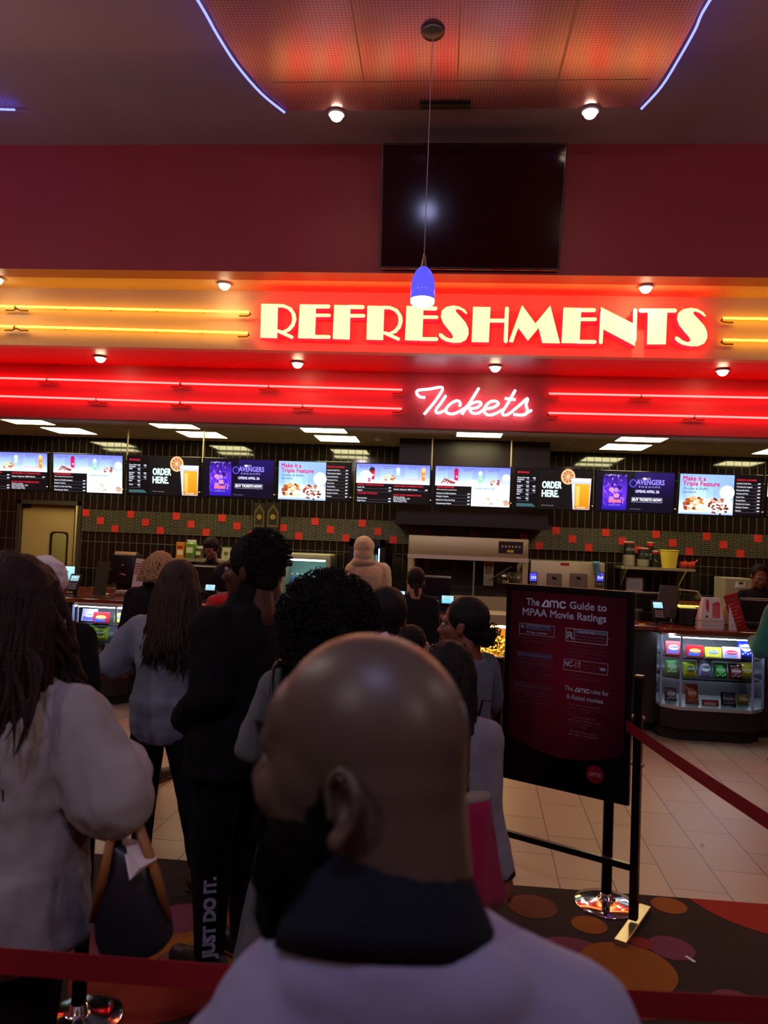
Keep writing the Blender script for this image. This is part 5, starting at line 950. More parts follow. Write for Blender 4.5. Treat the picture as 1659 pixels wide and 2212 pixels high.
for i in range(n_):
    for k in range(m_):
        a0, a1 = .045 + .91 * i / n_, .045 + .91 * (i + 1) / n_
        def yb(a): return .765 + .075 * (1 - ((a - .5) / .46) ** 2)
        y = lambda a, q: .035 + (yb(a) - .035) * q / m_
        b = len(P.v); cs = [(a0, y(a0, k + 1)), (a1, y(a1, k + 1)), (a1, y(a1, k)), (a0, y(a0, k))]; P.v += [P.at(fx(a), fy(q)) for a, q in cs]; P.f.append((b, b + 1, b + 2, b + 3)); P.c.append([rc(*c) for c in cs])
P.up()
def amc(P, x, y, s, c):
    w = s * .17; P.pl([(x, y), (x + .36 * s, y + .56 * s), (x + .52 * s, y + .62 * s), (x + .62 * s, y + .5 * s), (x + .62 * s, y)], w, c); P.pl([(x, y), (x + .62 * s, y)], w * .8, c)
    for k in (0, 1): o = x + (.86 + .42 * k) * s; P.pl([(o, y), (o, y + .5 * s), (o + .12 * s, y + .6 * s), (o + .30 * s, y + .6 * s), (o + .42 * s, y + .48 * s), (o + .42 * s, y)], w, c)
    o = x + 1.96 * s; P.pl([(o + .5 * s, y + .5 * s), (o + .38 * s, y + .6 * s), (o + .14 * s, y + .6 * s), (o, y + .46 * s), (o, y + .14 * s), (o + .14 * s, y), (o + .38 * s, y), (o + .5 * s, y + .1 * s)], w, c)
TC = 'd0e4f8'; tc2 = '7c5a74'; tc3 = '8494b4'
P.text('The', fx(.175), fy(.104), .052, TC, .014, w=.070); amc(P, fx(.305), fy(.104), .049, TC); P.text('Guide to', fx(.525), fy(.104), .052, TC, .014, w=.185); P.text('MPAA Movie Ratings', fx(.145), fy(.156), .052, TC, .014, w=fx(.66))
def small(t_, x, y, s=.0145, c='8a6078', al='c'): P.text(t_, fx(x), fy(y), s, c, .006, al)
def rbox_(x0, y0, x1, y1, c=tc3): P.frame(fx(x0), fy(y1), fx(x1), fy(y0), .0028, c)
rbox_(.12, .198, .41, .255); P.text('G', fx(.135), fy(.222), .022, TC, .02); P.rect(fx(.175), fy(.225), fx(.38), fy(.203), '5a6a88'); P.up(); P.text('GENERAL AUDIENCES', fx(.18), fy(.221), .016, '2a0c1c', .012, w=.13); P.text('All Ages Admitted', fx(.265), fy(.245), .015, TC, .008, 'c')
small('Nothing that would offend parents', .265, .272); small('for viewing by children.', .265, .288)
rbox_(.50, .200, .82, .266, 'a8bcd0'); P.rect(fx(.565), fy(.264), fx(.569), fy(.202), 'a8bcd0'); P.text('R', fx(.512), fy(.252), .05, TC, .02, w=.032); P.rect(fx(.575), fy(.221), fx(.81), fy(.206), '5a6a88'); P.up(); P.text('RESTRICTED', fx(.66), fy(.219), .015, TC, .01, 'c'); small('UNDER 17 REQUIRES ACCOMPANYING', .69, .238, .011, '8a98b0'); small('PARENT OR ADULT GUARDIAN', .69, .254, .011, '8a98b0')
for k, s in enumerate(('Contains some adult material.', 'Parents are urged to learn more', 'about the film before taking their', 'young children with them.')): small(s, .665, .285 + .0175 * k)
rbox_(.11, .342, .40, .40, '5a4a68'); P.rect(fx(.113), fy(.366), fx(.397), fy(.345), '4a3a5a'); P.up(); P.text('PG  PARENTAL GUIDANCE SUGGESTED', fx(.12), fy(.362), .015, '9a8aa8', .01, w=.185); small('SOME MATERIAL MAY NOT BE', .255, .379, .0125); small('SUITABLE FOR CHILDREN', .255, .393, .0125)
for k, s in enumerate(('Parents urged to give "parental', 'guidance." May contain some', 'material parents might not like for', 'their young children.')): small(s, .26, .415 + .0165 * k, .0135)
rbox_(.49, .352, .83, .408, '8a98b0'); P.rect(fx(.62), fy(.406), fx(.623), fy(.354), '8a98b0'); P.text('NC-17', fx(.50), fy(.388), .038, TC, .012, w=.078); small('NO ONE 17 AND UNDER', .70, .377, .0115); small('ADMITTED', .70, .392, .0115); P.ell(fx(.79), fy(.382), .016, .008, '8a98b0')
small('Patently adult.', .64, .43); small('Children are not permitted.', .65, .446)
rbox_(.105, .50, .395, .545, '5a4a68'); P.text('PG-13  PARENTS STRONGLY CAUTIONED', fx(.115), fy(.519), .014, '8a7a98', .01, w=.185); small('Some material may be inappropriate', .25, .535, .011)
for k, s in enumerate(('Parents are urged to be', 'cautious. Some material may be', 'inappropriate for pre-teenagers.')): small(s, .26, .562 + .0165 * k, .0135)
P.text('The', fx(.505), fy(.505), .032, 'b8c8dc', .014, w=.042); amc(P, fx(.585), fy(.505), .029, 'b8c8dc'); P.text('rules for', fx(.705), fy(.505), .032, 'b8c8dc', .014, w=.088); P.text('R-Rated movies.', fx(.665), fy(.545), .032, 'b8c8dc', .014, 'c', w=.185)
for s, y, c in (("We'll want to see your ID.", .575, 'b08a9c'), ("So prepare to show it if you're 25", .59, '8a6078'), ('or under.', .604, '8a6078'), ("If you're under 17,", .633, 'b08a9c'), ("you'll need to bring an adult.", .648, 'b08a9c'), ('Your parent or guardian 21 years', .663, '8a6078'), ('or older.', .677, '8a6078'), ('No little ones under 6', .703, 'b08a9c'), ('after 6pm at R-rated films.', .718, 'b08a9c'), ('Because grown-ups like it.', .732, '6a4058')): small(s, .66, y, .0145, c)
P.up(); P.ell(fx(.755), fy(.885), .043, .043, '8a1428', 36); P.up(); amc(P, fx(.755) - .032, fy(.885) - .008, .026, 'c89aa4')
P.build('printed_poster', picmat('poster_sheet', 0, .25), rt_)
# ================================================================ STANCHIONS AND BELTS
M_belt = mat('red_belt', h('860e1a'), .7, bump=.2, bscale=300)
def stanchion(p, label):
    t = thing('stanchion', label, 'stanchion', p); MB().lathe([(.155, 0), (.158, .006), (.152, .012), (.10, .020), (.05, .027), (.032, .034), (.029, .06)], p, 48).build('weighted_base', M_chrome, t, True, label='polished domed base')
    MB().cyl(p + V((0, 0, .06)), p + V((0, 0, .90)), .026, n=28).build('pole', mat('pole_black', h('16121a'), .12, .6), t, True, auto=40); MB().lathe([(.03, .88), (.036, .885), (.036, .98), (.03, .99), (.001, .992)], p, 24).build('belt_head', M_black, t, True, auto=40)
    return p
st1 = stanchion(WZ(1309, 1954, 0), 'black stanchion with a bright domed base behind the ratings stand'); st2 = stanchion(WZ(168, 2203, 0), 'black stanchion with a red-glinting domed base at the bottom left')
e1 = WD(1659, 1790, 2.32); d1 = (V((e1.x, e1.y, 0)) - st1).normalized(); st3 = stanchion(V((e1.x, e1.y, 0)) + d1 * .5, 'black stanchion at the end of the slanting belt, past the right edge')
def belt(a, b, z, label, sag=.02, w=.05, zb=None):
    P = []; n = 12; d = (b - a); d.z = 0; d.normalize(); q = V((-d.y, d.x, 0)) * .0012; zb = zb or z
    rings = []
    for i in range(n + 1):
        t_ = i / n; c = a.lerp(b, t_); c.z = z + (zb - z) * t_ - sag * 4 * t_ * (1 - t_); rings.append([c + q + V((0, 0, w / 2)), c - q + V((0, 0, w / 2)), c - q - V((0, 0, w / 2)), c + q - V((0, 0, w / 2))])
    return tag(MB().ring_loft(rings).build('barrier_belt', M_belt), label, 'barrier belt')
belt(st1 + d1 * .04, st3 - d1 * .04, .935, 'red barrier belt slanting down to the right past the ratings stand', .01)
st4 = stanchion(V((-.75, 5.3, 0)), 'black stanchion hidden behind the people at the centre'); d2 = (st4 - st1).normalized(); belt(st1 + d2 * .04, st4 - d2 * .04, .935, 'red barrier belt running back from the ratings stand towards the queue', .01)
L_ = WZ(-420, 2040, .915); Rr = WZ(2050, 2202, .915); sL = stanchion(V((L_.x, L_.y, 0)), 'black stanchion past the left picture edge'); sR = stanchion(V((Rr.x, Rr.y, 0)), 'black stanchion past the right picture edge'); d3 = (Rr - L_).normalized()
belt(sL + d3 * .04, sR - d3 * .04, .915, 'wide red barrier belt across the bottom, in front of the queue', .012)
for u, v, l in ((1491, 2075, 'small white paper scrap on the dark carpet'), (1517, 1827, 'tiny white crumb on the floor tiles')):
    p = WZ(u, v, 0); tag(MB().rbox(p + V((0, 0, .0065)), (.016, .05, .003) if v > 2000 else (.012, .01, .004), .001, Matrix.Rotation(.5, 3, 'Z')).build('paper_scrap', mat('scrap_white', h('d8d4d0'), .7)), l, 'litter')
# ================================================================ PEOPLE
def skin(n, c, r=.5): return mat(n, h(c), r, sss=.06, var=.12, vscale=14, spec=.4)
SK_D, SK_B, SK_M, SK_L = skin('deep_skin', '4a2a1e'), skin('brown_skin', '7a4c36'), skin('tan_skin', 'a87458'), skin('light_skin', 'c49a84')
def cloth(n, c, b=.5, bs=260, r=.9, sh=.15, var=.15): return mat('cloth_' + n, h(c), r, bump=b * .5, bscale=bs, var=var, vscale=7, sheen=sh if sum(h(c)) > .2 else 0, spec=.2)
def hairm(n, c, r=.45): return mat('hair_' + n, h(c), r + .12, spec=.25, bump=.5, bscale=150, var=.3, vscale=40)
def head_shapes(mb, sc_=1.0, nk=.055):
    E = lambda c, r: mb.ell([q * sc_ for q in c], [q * sc_ for q in r], n=20, m=14); K = lambda a, b, r0, r1=None: mb.cap([q * sc_ for q in a], [q * sc_ for q in b], r0 * sc_, (r1 or r0) * sc_)
    E((0, -.014, .035), (.076, .095, .086)); E((0, .022, -.03), (.062, .068, .085)); E((0, .034, -.075), (.047, .052, .04)); E((0, .068, -.098), (.022, .020, .018))
    K((0, .088, .004), (0, .110, -.034), .008, .012)
    for s in (-1, 1):
        E((s * .012, .1, -.038), (.009, .010, .008)); E((s * .036, .062, -.024), (.026, .026, .024)); K((s * .012, .088, .022), (s * .045, .076, .02), .011); E((s * .080, -.008, -.012), (.010, .019, .033)); E((s * .083, -.016, .004), (.007, .012, .02))
    E((0, .092, -.060), (.022, .010, .006)); E((0, .090, -.070), (.020, .010, .007)); K((0, -.02, -.06), (0, -.035, -.17), nk, nk * 1.08)
def hand_shapes(mb, w, d, pal, s, curl=.5, k=1.0):
    """w wrist, d pointing direction, pal palm normal, s=+1/-1 side the thumb leaves from"""
    w, d, pal = V(w), V(d).normalized(), V(pal); pal = (pal - d * pal.dot(d)).normalized(); x = d.cross(pal) * s
    mb.ell(w + d * .045 * k, (.001, .001, .001), n=4, m=3)
    B_ = Matrix((x, d, -pal)).transposed(); mb.ell(w + d * .05 * k, (.040 * k, .052 * k, .016 * k), B_, 14, 10); mb.cap(w, w + d * .03 * k, .026 * k, .027 * k)
    for i, (o, L) in enumerate(((.030, .068), (.010, .078), (-.010, .072), (-.029, .056))):
        b = w + d * (.088 - .004 * abs(i - 1)) * k + x * o * k; a = 0.25 + curl * .5; p = b
        for j, f in enumerate((.45, .32, .25)):
            v = d * math.cos(a) + pal * math.sin(a); q = p + v * L * f * k; mb.cap(p, q, (.0092 - .0008 * j) * k, (.0086 - .0009 * j) * k, 8); p = q; a += .15 + curl * .75
    b = w + d * .025 * k + x * .030 * k; t = (d * .65 + x * .7 + pal * .25).normalized(); q = b + t * .042 * k; mb.cap(b, q, .0125 * k, .0105 * k, 8); mb.cap(q, q + (d * .9 + x * .15 + pal * .4).normalized() * .032 * k, .0102 * k, .009 * k, 8)
class Human:
    def __init__(s, label, x, y, H, yaw, skin_, b=1.0, lean=0, hy=0, hp=0, hr=0, L=None, R=None, arms=(), voxel=.009, stance=.09, step=0, hsc=1.0, curl=.5, zoff=0, hoff=(0, 0, 0), ankx=None):
        s.H = H; s.k = H / 1.72; k = s.k; s.b = b; s.t = thing('person', label, 'person', (x, y, zoff), yaw); s.skin = skin_; s.hsc = hsc * (.6 + .4 * k)
        s.neck = V((0, lean * .9, H - .30 * k)); s.hc = V((hoff[0], lean + .015 + hoff[1], H - .128 * s.hsc + hoff[2])); s.Th = Matrix.Translation(s.hc) @ Matrix.Rotation(hy, 4, 'Z') @ Matrix.Rotation(hr, 4, 'Y') @ Matrix.Rotation(hp, 4, 'X')
        s.lean = lean; s.sh = {}; s.el = {}; s.wr = {}
        for q, sd in (('L', -1), ('R', 1)):
            s.sh[q] = V((sd * .162 * k * (.7 + .3 * b), lean * .8, H - .366 * k)); sp = (L if q == 'L' else R) or {}
            s.el[q] = V(sp['el']) if 'el' in sp else s.sh[q] + V((sd * .03 * b, -.02, -.28 * k)); s.wr[q] = V(sp['wr']) if 'wr' in sp else s.el[q] + V((sd * -.005, .05, -.25 * k))
        s.hip = {'L': V((-.085 * k * b ** .5, 0, .52 * H)), 'R': V((.085 * k * b ** .5, 0, .52 * H))}; s.ank = {'L': V((-stance, step, .05 * H)), 'R': V((stance, -step, .05 * H))}
        if ankx: s.ank['L'].x, s.ank['R'].x = ankx
        s.knee = {q: s.hip[q].lerp(s.ank[q], .5) + V((0, .02, 0)) for q in 'LR'}
        mb = MB(); s.torso(mb, -.004)
        for q, sd in (('L', -1), ('R', 1)):
            s.arm(mb, q, -.003); s.leg(mb, q, -.003); f = s.ank[q]; mb.cap(f + V((0, -.03, -.035 * k)), f + V((0, .14 * k, -.05 * k)), .035 * k, .03 * k)
            d = s.wr[q] - s.el[q]; hand_shapes(mb, s.wr[q], d, V((-sd, .3, 0)) if abs(d.normalized().z) > .5 else V((-sd * .3, 0, -1)), 1 if q == 'R' else -1, curl, k)
        hm = MB(s.Th); head_shapes(hm, s.hsc, .056 * (.6 + .4 * b)); mb.v += hm.v; n0 = len(mb.v) - len(hm.v); mb.f += [tuple(n0 + i for i in f) for f in hm.f]; mb.m += hm.m
        mb.cap(s.Th @ V((0, -.03, -.09)), s.neck + V((0, 0, -.02)), .056 * (.6 + .4 * b), .062)
        o = mb.build('body', skin_, s.t, True, local=True); I = s.Th.inverted(); sc_ = s.hsc
        def df(p, n):
            q = I @ p
            if abs(q.x) < .07 and .02 < q.y and abs(q.z) < .06:
                for e in (-1, 1):
                    d = ((q.x - e * .032 * sc_) / .016) ** 2 + ((q.z - .002) / .011) ** 2
                    q = q - V((0, .011 * math.exp(-d), 0))
                d = (q.x / .02) ** 2 + ((q.z + .0655 * sc_) / .003) ** 2; q = q - V((0, .003 * math.exp(-d), 0)); return s.Th @ q
            return p
        fuse(o, voxel, 5, .5, df); s.body = o
    def torso(s, mb, d=0, hem=None, flare=1.0):
        H, k, b, l = s.H, s.k, s.b, s.lean
        n = 24; mb.ring_loft([[V(((rx * b * k + d) * math.cos(2 * math.pi * i / n), yo * k + l * max(0, z - .5) * 2.2 + (ry * b * k + d) * math.sin(2 * math.pi * i / n), z * H)) for i in range(n)] for z, rx, ry, yo in ((.45, .115, .085, 0), (.48, .150, .105, 0), (.52, .166, .117, 0), (.56, .162, .114, .003), (.61, .150, .108, .008), (.66, .146, .106, .010), (.71, .153, .108, .008), (.755, .158, .106, .004), (.79, .148, .090, 0), (.815, .118, .07, -.004))])
        mb.cap(s.sh['L'] + V((.02, 0, 0)), s.sh['R'] - V((.02, 0, 0)), .050 * k + d)
        for q in 'LR': mb.cap(s.neck + V((0, 0, -.015)), s.sh[q] + V((0, 0, .0)), .046 * k + d, .050 * k + d)
        mb.cap(s.neck + V((0, 0, -.03)), s.neck.lerp(s.hc, .25), .052 * k + d, .048 * k + d)
        if hem is not None:
            r0, r1 = .166 * b * k + d, .168 * b * k * flare + d; z = .54 * H; n = 22
            rings = [[V((r * math.cos(2 * math.pi * i / n), r * .74 * math.sin(2 * math.pi * i / n), zz)) for i in range(n)] for r, zz in ((r0 * .95, z + .08), (r0, z), ((r0 + r1) / 2, (z + hem) / 2), (r1, hem + .01), (r1 * .96, hem))]
            mb.ring_loft(rings)
    def arm(s, mb, q, d=0, end=1.0, puff=0):
        k = s.k; bb = .7 + .3 * s.b; e = s.el[q].lerp(s.wr[q], end)
        mb.cap(s.sh[q], s.el[q], .053 * k * bb + d + puff * .3, .043 * k * bb + d + puff); mb.cap(s.el[q], e, .043 * k * bb + d + puff, .030 * k * bb + d + puff * .7)
    def leg(s, mb, q, d=0, end=1.0):
        k = s.k; bb = .75 + .25 * s.b; mb.cap(s.hip[q] + V((0, 0, -.04)), s.knee[q], .083 * k * bb + d, .056 * k * bb + d); mb.cap(s.knee[q], s.knee[q].lerp(s.ank[q], end), .056 * k * bb + d, .036 * k * bb + d)
    def top(s, m, name='shirt', d=.012, hem=None, sleeves=1.0, puff=0, flare=1.0, disp=.006, ds=9, voxel=.011, seed=1, label=None, extra=None, collar=.0):
        mb = MB(); s.torso(mb, d, hem, flare)
        if sleeves:
            for q in 'LR': s.arm(mb, q, d, sleeves, puff)
        if extra: extra(mb)
        o = mb.build(name, m, s.t, True, local=True, label=label); fuse(o, voxel, 4, .5, None, disp, ds, (1.3, 1.3, .8), seed); return o
    def bottom(s, m, name='trousers', d=.008, end=1.0, disp=.004, seed=2, label=None):
        mb = MB(); H, k, b = s.H, s.k, s.b; mb.ell((0, 0, .53 * H), (.16 * b * k + d, .115 * b * k + d, .10 * k)); [s.leg(mb, q, d, end) for q in 'LR']
        o = mb.build(name, m, s.t, True, local=True, label=label); fuse(o, .012, 4, .5, None, disp, 12, (1, 1, .6), seed); return o
    def shoes(s, m=None, big=1.0, sole=None):
        m = m or mat('dark_shoe', h('1a181a'), .5)
        for q in 'LR':
            f = s.ank[q]; mb = MB(); mb.cap((f.x, f.y - .035, .055), (f.x, f.y + .10 * s.k, .045), .045 * big, .04 * big); mb.cap((f.x, f.y - .02, .06), (f.x, f.y, .10), .046 * big, .045 * big); mb.cap((f.x, f.y + .02, .045), (f.x, f.y + .17 * s.k, .04), .045 * big, .034 * big)
            o = mb.build('shoe', m, s.t, True, local=True); fuse(o, .008, 4, .5, lambda p, n: V((p.x, p.y, max(p.z, .012))))
            sm2 = MB(); sm2.rbox((f.x, f.y + .07 * s.k, .012), (.085 * big, .29 * s.k * big, .024), .011); so = sm2.build('sole', sole or mat('sole_rubber', h('2a2628'), .6), s.t, True, local=True); so.parent = o
    def eyes(s):
        for e in (-1, 1):
            mb = MB(s.Th); mb.ell((e * .032 * s.hsc, .080 * s.hsc, .001), (.0115,) * 3, n=14, m=10); mb.ell((e * .032 * s.hsc, .0885 * s.hsc, .001), (.0052, .004, .0052), n=10, m=6, mi=1); mb.build('eye', [mat('eye_white', h('968e88'), .3), mat('iris_dark', h('20140e'), .2)], s.t, True, local=True)
    def cap(s, mb, g=0, back=0): E = [q for q in (0,)]; sc_ = s.hsc; mb.ell((0, (-.026 - back) * sc_, .040 * sc_), ((.084 + g) * sc_, (.098 + g) * sc_, (.092 + g) * sc_), n=22, m=16)
    def hair_long(s, m, length=.4, n=90, spread=.5, seed=1, g=.0, front=1.9, r=.011, wave=.01, width=1.0):
        rs = random.Random(seed); sc_ = s.hsc; mb = MB(s.Th); s.cap(mb, g)
        for i in range(9):
            a = (i / 8 * 2 - 1) * front; x, y = math.sin(a) * .068 * sc_ * width, -.02 - math.cos(a) * .075 * sc_; mb.cap((x, y, .02), (x * 1.12, y * 1.05 - .01, -length * .62 + .05), .032, .026)
        o = mb.build('hair', m, s.t, True, local=True); fuse(o, .009, 5, .5, None, .006, 22, (1.6, 1.6, .35), seed)
        lk = MB(s.Th)
        for i in range(n):
            a = rs.uniform(-front, front); zt = rs.uniform(-.02, .12); rr = .088 + g; x, y = math.sin(a) * rr * sc_ * width, -.026 - math.cos(a) * (rr + .01) * sc_
            f = math.sqrt(max(.05, 1 - (zt / .14) ** 2)); P = []; L = length * rs.uniform(.8, 1.08); ph = rs.uniform(0, 6); ph2 = rs.uniform(0, 6); sp = rs.uniform(.7, 1.15)
            for j in range(9):
                t_ = j / 8; z = zt - t_ * (L + zt); w_ = wave * t_ * sc_; ex = 1 + spread * .35 * t_ * sp; P.append((x * (f + (1 - f) * min(1, t_ * 3)) * ex + w_ * math.sin(ph + 9 * t_), y * (f + (1 - f) * min(1, t_ * 3)) - .03 * t_ * spread + w_ * math.cos(ph2 + 8 * t_), z))
            lk.tube(P, [r * q for q in (.5, .9, 1, 1, 1, .95, .8, .55, .15)], 6, flat=.55)
        l = lk.build('hair_locks', m, s.t, True, local=True); l.parent = o; return o
    def hair_short(s, m, g=.004, disp=.004, extra=None, ds=60, seed=1):
        mb = MB(s.Th); s.cap(mb, g); sc_ = s.hsc; mb.ell((0, -.05 * sc_, -.03 * sc_), (.066 * sc_, .055 * sc_, .05 * sc_))
        if extra: extra(mb)
        o = mb.build('hair', m, s.t, True, local=True); return fuse(o, .007, 3, .5, None, disp, ds, seed=seed)
def gx(u, v, D):  # ground position under a pixel at a distance
    p = WD(u, v, D); return p.x, p.y
def Hof(u, v, D): return WD(u, v, D).z
def local(hm, p):
    return _MAT4[hm.t.name].inverted() @ V(p)
def curls(mb, c, r, n, seed, cr=.012, tr=.0022, fn=None, turns=1.6):
    rs = random.Random(seed)
    for i in range(n):
        z = rs.uniform(-.55, 1); a = rs.uniform(0, 6.283); q = math.sqrt(max(0, 1 - z * z)); d = V((q * math.cos(a), q * math.sin(a), z))
        if fn and not fn(d): continue
        p = V(c) + V((d.x * r[0], d.y * r[1], d.z * r[2])); x = d.orthogonal().normalized(); y = d.cross(x); R0 = cr * rs.uniform(.6, 1.3); ph = rs.uniform(0, 6); P = []
        for j in range(10):
            t_ = j / 9; an = ph + t_ * turns * 6.28; P.append(p + d * (-.015 + .045 * t_ * rs.uniform(.9, 1.1)) + (x * math.cos(an) + y * math.sin(an)) * R0 * (.5 + .5 * t_))
        mb.tube(P, tr, 5)
# ---- woman in grey sweater, far left
xA, yA = gx(20, 1300, 1.78); HA = Hof(30, 1216, 1.78)
A = Human('woman with long reddish-brown hair and light grey sweater at the far left edge', xA, yA, HA, R_(-8), SK_L, b=1.36, hy=R_(-30), voxel=.008, lean=.02, hp=-.05, curl=.9, hsc=1.06)
eR = local(A, WD(238, 1722, 1.70)); wR = local(A, WD(268, 1650, 1.93))
bpy.data.objects.remove(A.body); 
for o_ in [o for o in bpy.data.objects if o.parent == A.t]: bpy.data.objects.remove(o_)
bpy.data.objects.remove(A.t)
A = Human('woman with long reddish-brown hair and light grey sweater at the far left edge', xA, yA, HA, R_(-8), SK_L, b=1.36, hy=R_(-30), voxel=.008, lean=.02, hp=-.05, curl=.9, hsc=1.06, R={'el': eR, 'wr': wR}, L={'el': (-.30, .0, 1.08), 'wr': (-.22, .2, 1.02)})
A.t.name = 'person'
m_ = cloth('grey_sweater', '93908f', .6, 300)
A.top(m_, 'sweater', .020, .80, .93, .028, 1.04, .011, 9, seed=3, label='light grey drop-shoulder sweater')
A.bottom(cloth('black_trousers', '141216'), label='black trousers'); A.shoes()
A.hair_long(hairm('auburn', '1f0f0c', .5), .40, 420, .9, 4, .020, 2.25, .0085, .016, 1.10)
lk = MB(); rs = random.Random(31); a0 = WD(75, 1330, 1.80)
for i in range(70):
    q0 = a0 + V((rs.uniform(-.05, .05), rs.uniform(-.05, .04), rs.uniform(-.06, .10))); q1 = WD(rs.uniform(100, 165), rs.uniform(1400, 1450), 1.80) ; q2 = WD(rs.uniform(110, 195), rs.uniform(1480, 1560), rs.uniform(1.78, 1.9))
    lk.tube(sm_path([q0, q0.lerp(q1, .6) + V((.01, 0, 0)), q1, q1.lerp(q2, .5) + V((.008 * rs.uniform(-1, 1), 0, 0)), q2], 3), [.0085] * 10 + [.006, .004, .002], 6, flat=.5)
for i in range(10):
    q1 = WD(rs.uniform(10, 110), 1440, 1.66); q2 = WD(rs.uniform(-20, 80), rs.uniform(1560, 1640), 1.58); lk.tube(sm_path([WD(40, 1380, 1.7), q1, q1.lerp(q2, .5) + V((.015, -.01, 0)), q2], 3), [.006] * 7 + [.004, .002, .001], 5, flat=.5)
lk.build('loose_locks', hairm('auburn', '1f0f0c', .5), A.t, True)
# bag on her forearm
S_ = [WD(u, v, 1.68) for u, v in ((240, 1805), (338, 1856), (372, 2040), (242, 2085), (205, 1985))]
bg = thing('tote_bag', 'dark navy tote bag with tan straps on the arm of the far-left woman', 'bag', (S_[3] + S_[2]) / 2)
dp = V((.0, .13, 0)); P0 = S_[0:5]
def bagring(t_, w):
    a = S_[0].lerp(S_[4], min(1, t_ * 1.6)) if t_ < .6 else S_[4].lerp(S_[3], (t_ - .6) / .4); b = S_[1].lerp(S_[2], t_); c = (a + b) / 2; n = 16; hx = (b - a) / 2
    return [c + hx * math.copysign(abs(math.cos(q)) ** .6, math.cos(q)) + V((0, w, 0)) * math.copysign(abs(math.sin(q)) ** .7, math.sin(q)) for q in [2 * math.pi * i / n for i in range(n)]]
o = MB().ring_loft([bagring(t_, w) for t_, w in ((0, .02), (.08, .035), (.3, .055), (.6, .07), (.9, .07), (1, .05))]).build('bag_body', mat('navy_leather', h('1c2128'), .38, bump=.15, bscale=30), bg, True)
sb = o.modifiers.new('s', 'SUBSURF'); sb.levels = sb.render_levels = 2
M_tan = mat('tan_leather', h('8a5a2c'), .5, bump=.1, bscale=80)
top_ = WD(264, 1700, 1.80)
MB().tube([S_[4] + V((.02, -.05, .02)), WD(226, 1880, 1.62), WD(243, 1790, 1.66), top_ + V((-.012, -.06, -.02)), top_, ], [.012, .011, .010, .009, .009], 8, flat=.4).build('strap', M_tan, bg, True)
MB().tube([S_[2] + V((-.01, .0, .05)), WD(338, 1890, 1.64), WD(296, 1775, 1.68), top_ + V((.012, -.05, -.02)), top_ + V((0, .004, .0))], [.008, .011, .012, .010, .009], 8, flat=.4).build('strap', M_tan, bg, True)
pp_ = [WD(u, v, d) for u, v, d in ((262, 1808, 1.69), (315, 1822, 1.69), (338, 1856, 1.65), (302, 1876, 1.615), (280, 1902, 1.605))]
MB().poly(pp_, (0, .004, 0)).build('white_lining', mat('paper_white', h('c8bcb8'), .7), bg, label='white folded paper sticking out')
# ---- white headscarf person
x, y = gx(97, 1260, 3.2); B_ = Human('person in a white headscarf and black coat, behind the far-left woman', x, y, Hof(95, 1199, 3.2) - .01, R_(10), SK_B, b=1.15)
def scarf(mb): mb.ell((0, -.03, .03), (.098, .115, .106)); mb.ell((0, -.05, -.07), (.085, .085, .09)); mb.ell((0, -.04, -.15), (.11, .09, .07)); mb.cap((.03, -.06, -.1), (.05, -.1, -.2), .05, .03)
mb = MB(B_.Th); scarf(mb); o = mb.build('headscarf', cloth('white_scarf', 'c8c4cc', .3, 90, .8), B_.t, True, local=True); fuse(o, .009, 4, .5, None, .007, 14, (.6, .6, 2.2), 4)
B_.top(cloth('black_coat', '121013'), 'coat', .02, .75, 1, .01, 1.05, .006, label='black coat'); B_.bottom(cloth('black_trousers', '141216')); B_.shoes()
# ---- long-haired woman, grey-blue sweater
x, y = gx(366, 1300, 3.7); C_ = Human('woman with long brown hair, blue-grey sweater and dark jeans, left of the man in black', x, y, Hof(375, 1213, 3.7), R_(-6), SK_L, b=1.02, hy=R_(-12), hoff=(.055, 0, 0), ankx=(-.06, .19), L={'el': (-.27, -.05, 1.09), 'wr': (-.18, .18, 1.10)}, R={'el': (.22, -.02, 1.08), 'wr': (.15, .2, 1.1)}, stance=.10, step=-.06)
C_.top(cloth('blue_grey_knit', '7d8290', .7, 340), 'sweater', .018, .93, .95, .02, 1.0, .009, 8, seed=5, label='blue-grey knit sweater')
C_.bottom(cloth('dark_jeans', '11131c', .3), 'jeans', end=.86, label='near-black jeans'); C_.shoes(mat('tan_flat', h('3a2018'), .5), .85)
C_.hair_long(hairm('brown', '33261f', .5), .37, 320, 1.15, 6, .010, 2.0, .0085, .016, 1.06)
P = Pic(V((0, 0, 0)), (1, 0, 0), (0, 0, 1))
# ---- tall man in black, facing left
x, y = gx(526, 1300, 3.08); D_ = Human('tall man in a black hoodie with short curly hair, facing left', x, y, Hof(548, 1156, 3.06), R_(62), SK_D, b=1.22, hy=R_(16), hsc=1.12, hoff=(.0, -.05, 0), L={'el': (-.21, -.05, 1.14), 'wr': (-.17, .12, 1.02)}, R={'el': (.20, -.03, 1.14), 'wr': (.15, .12, 1.02)}, stance=.10)
D_.top(cloth('black_hoodie', '0f0e11', .4), 'hoodie', .026, .80, 1, .012, 1.0, .01, 7, seed=7, label='black hoodie', extra=lambda mb: (mb.cap(D_.neck + V((0, -.02, -.02)), D_.neck.lerp(D_.hc, .55) + V((0, -.03, 0)), .085, .074), mb.ell(D_.neck + V((0, -.05, -.02)), (.12, .08, .06)))); D_.bottom(cloth('black_joggers', '101014'), 'joggers', .022, .95, label='black joggers')
D_.shoes(mat('black_trainer', h('1a1c20'), .4), 1.18, mat('red_sole', h('5a1a20'), .5)); D_.eyes()
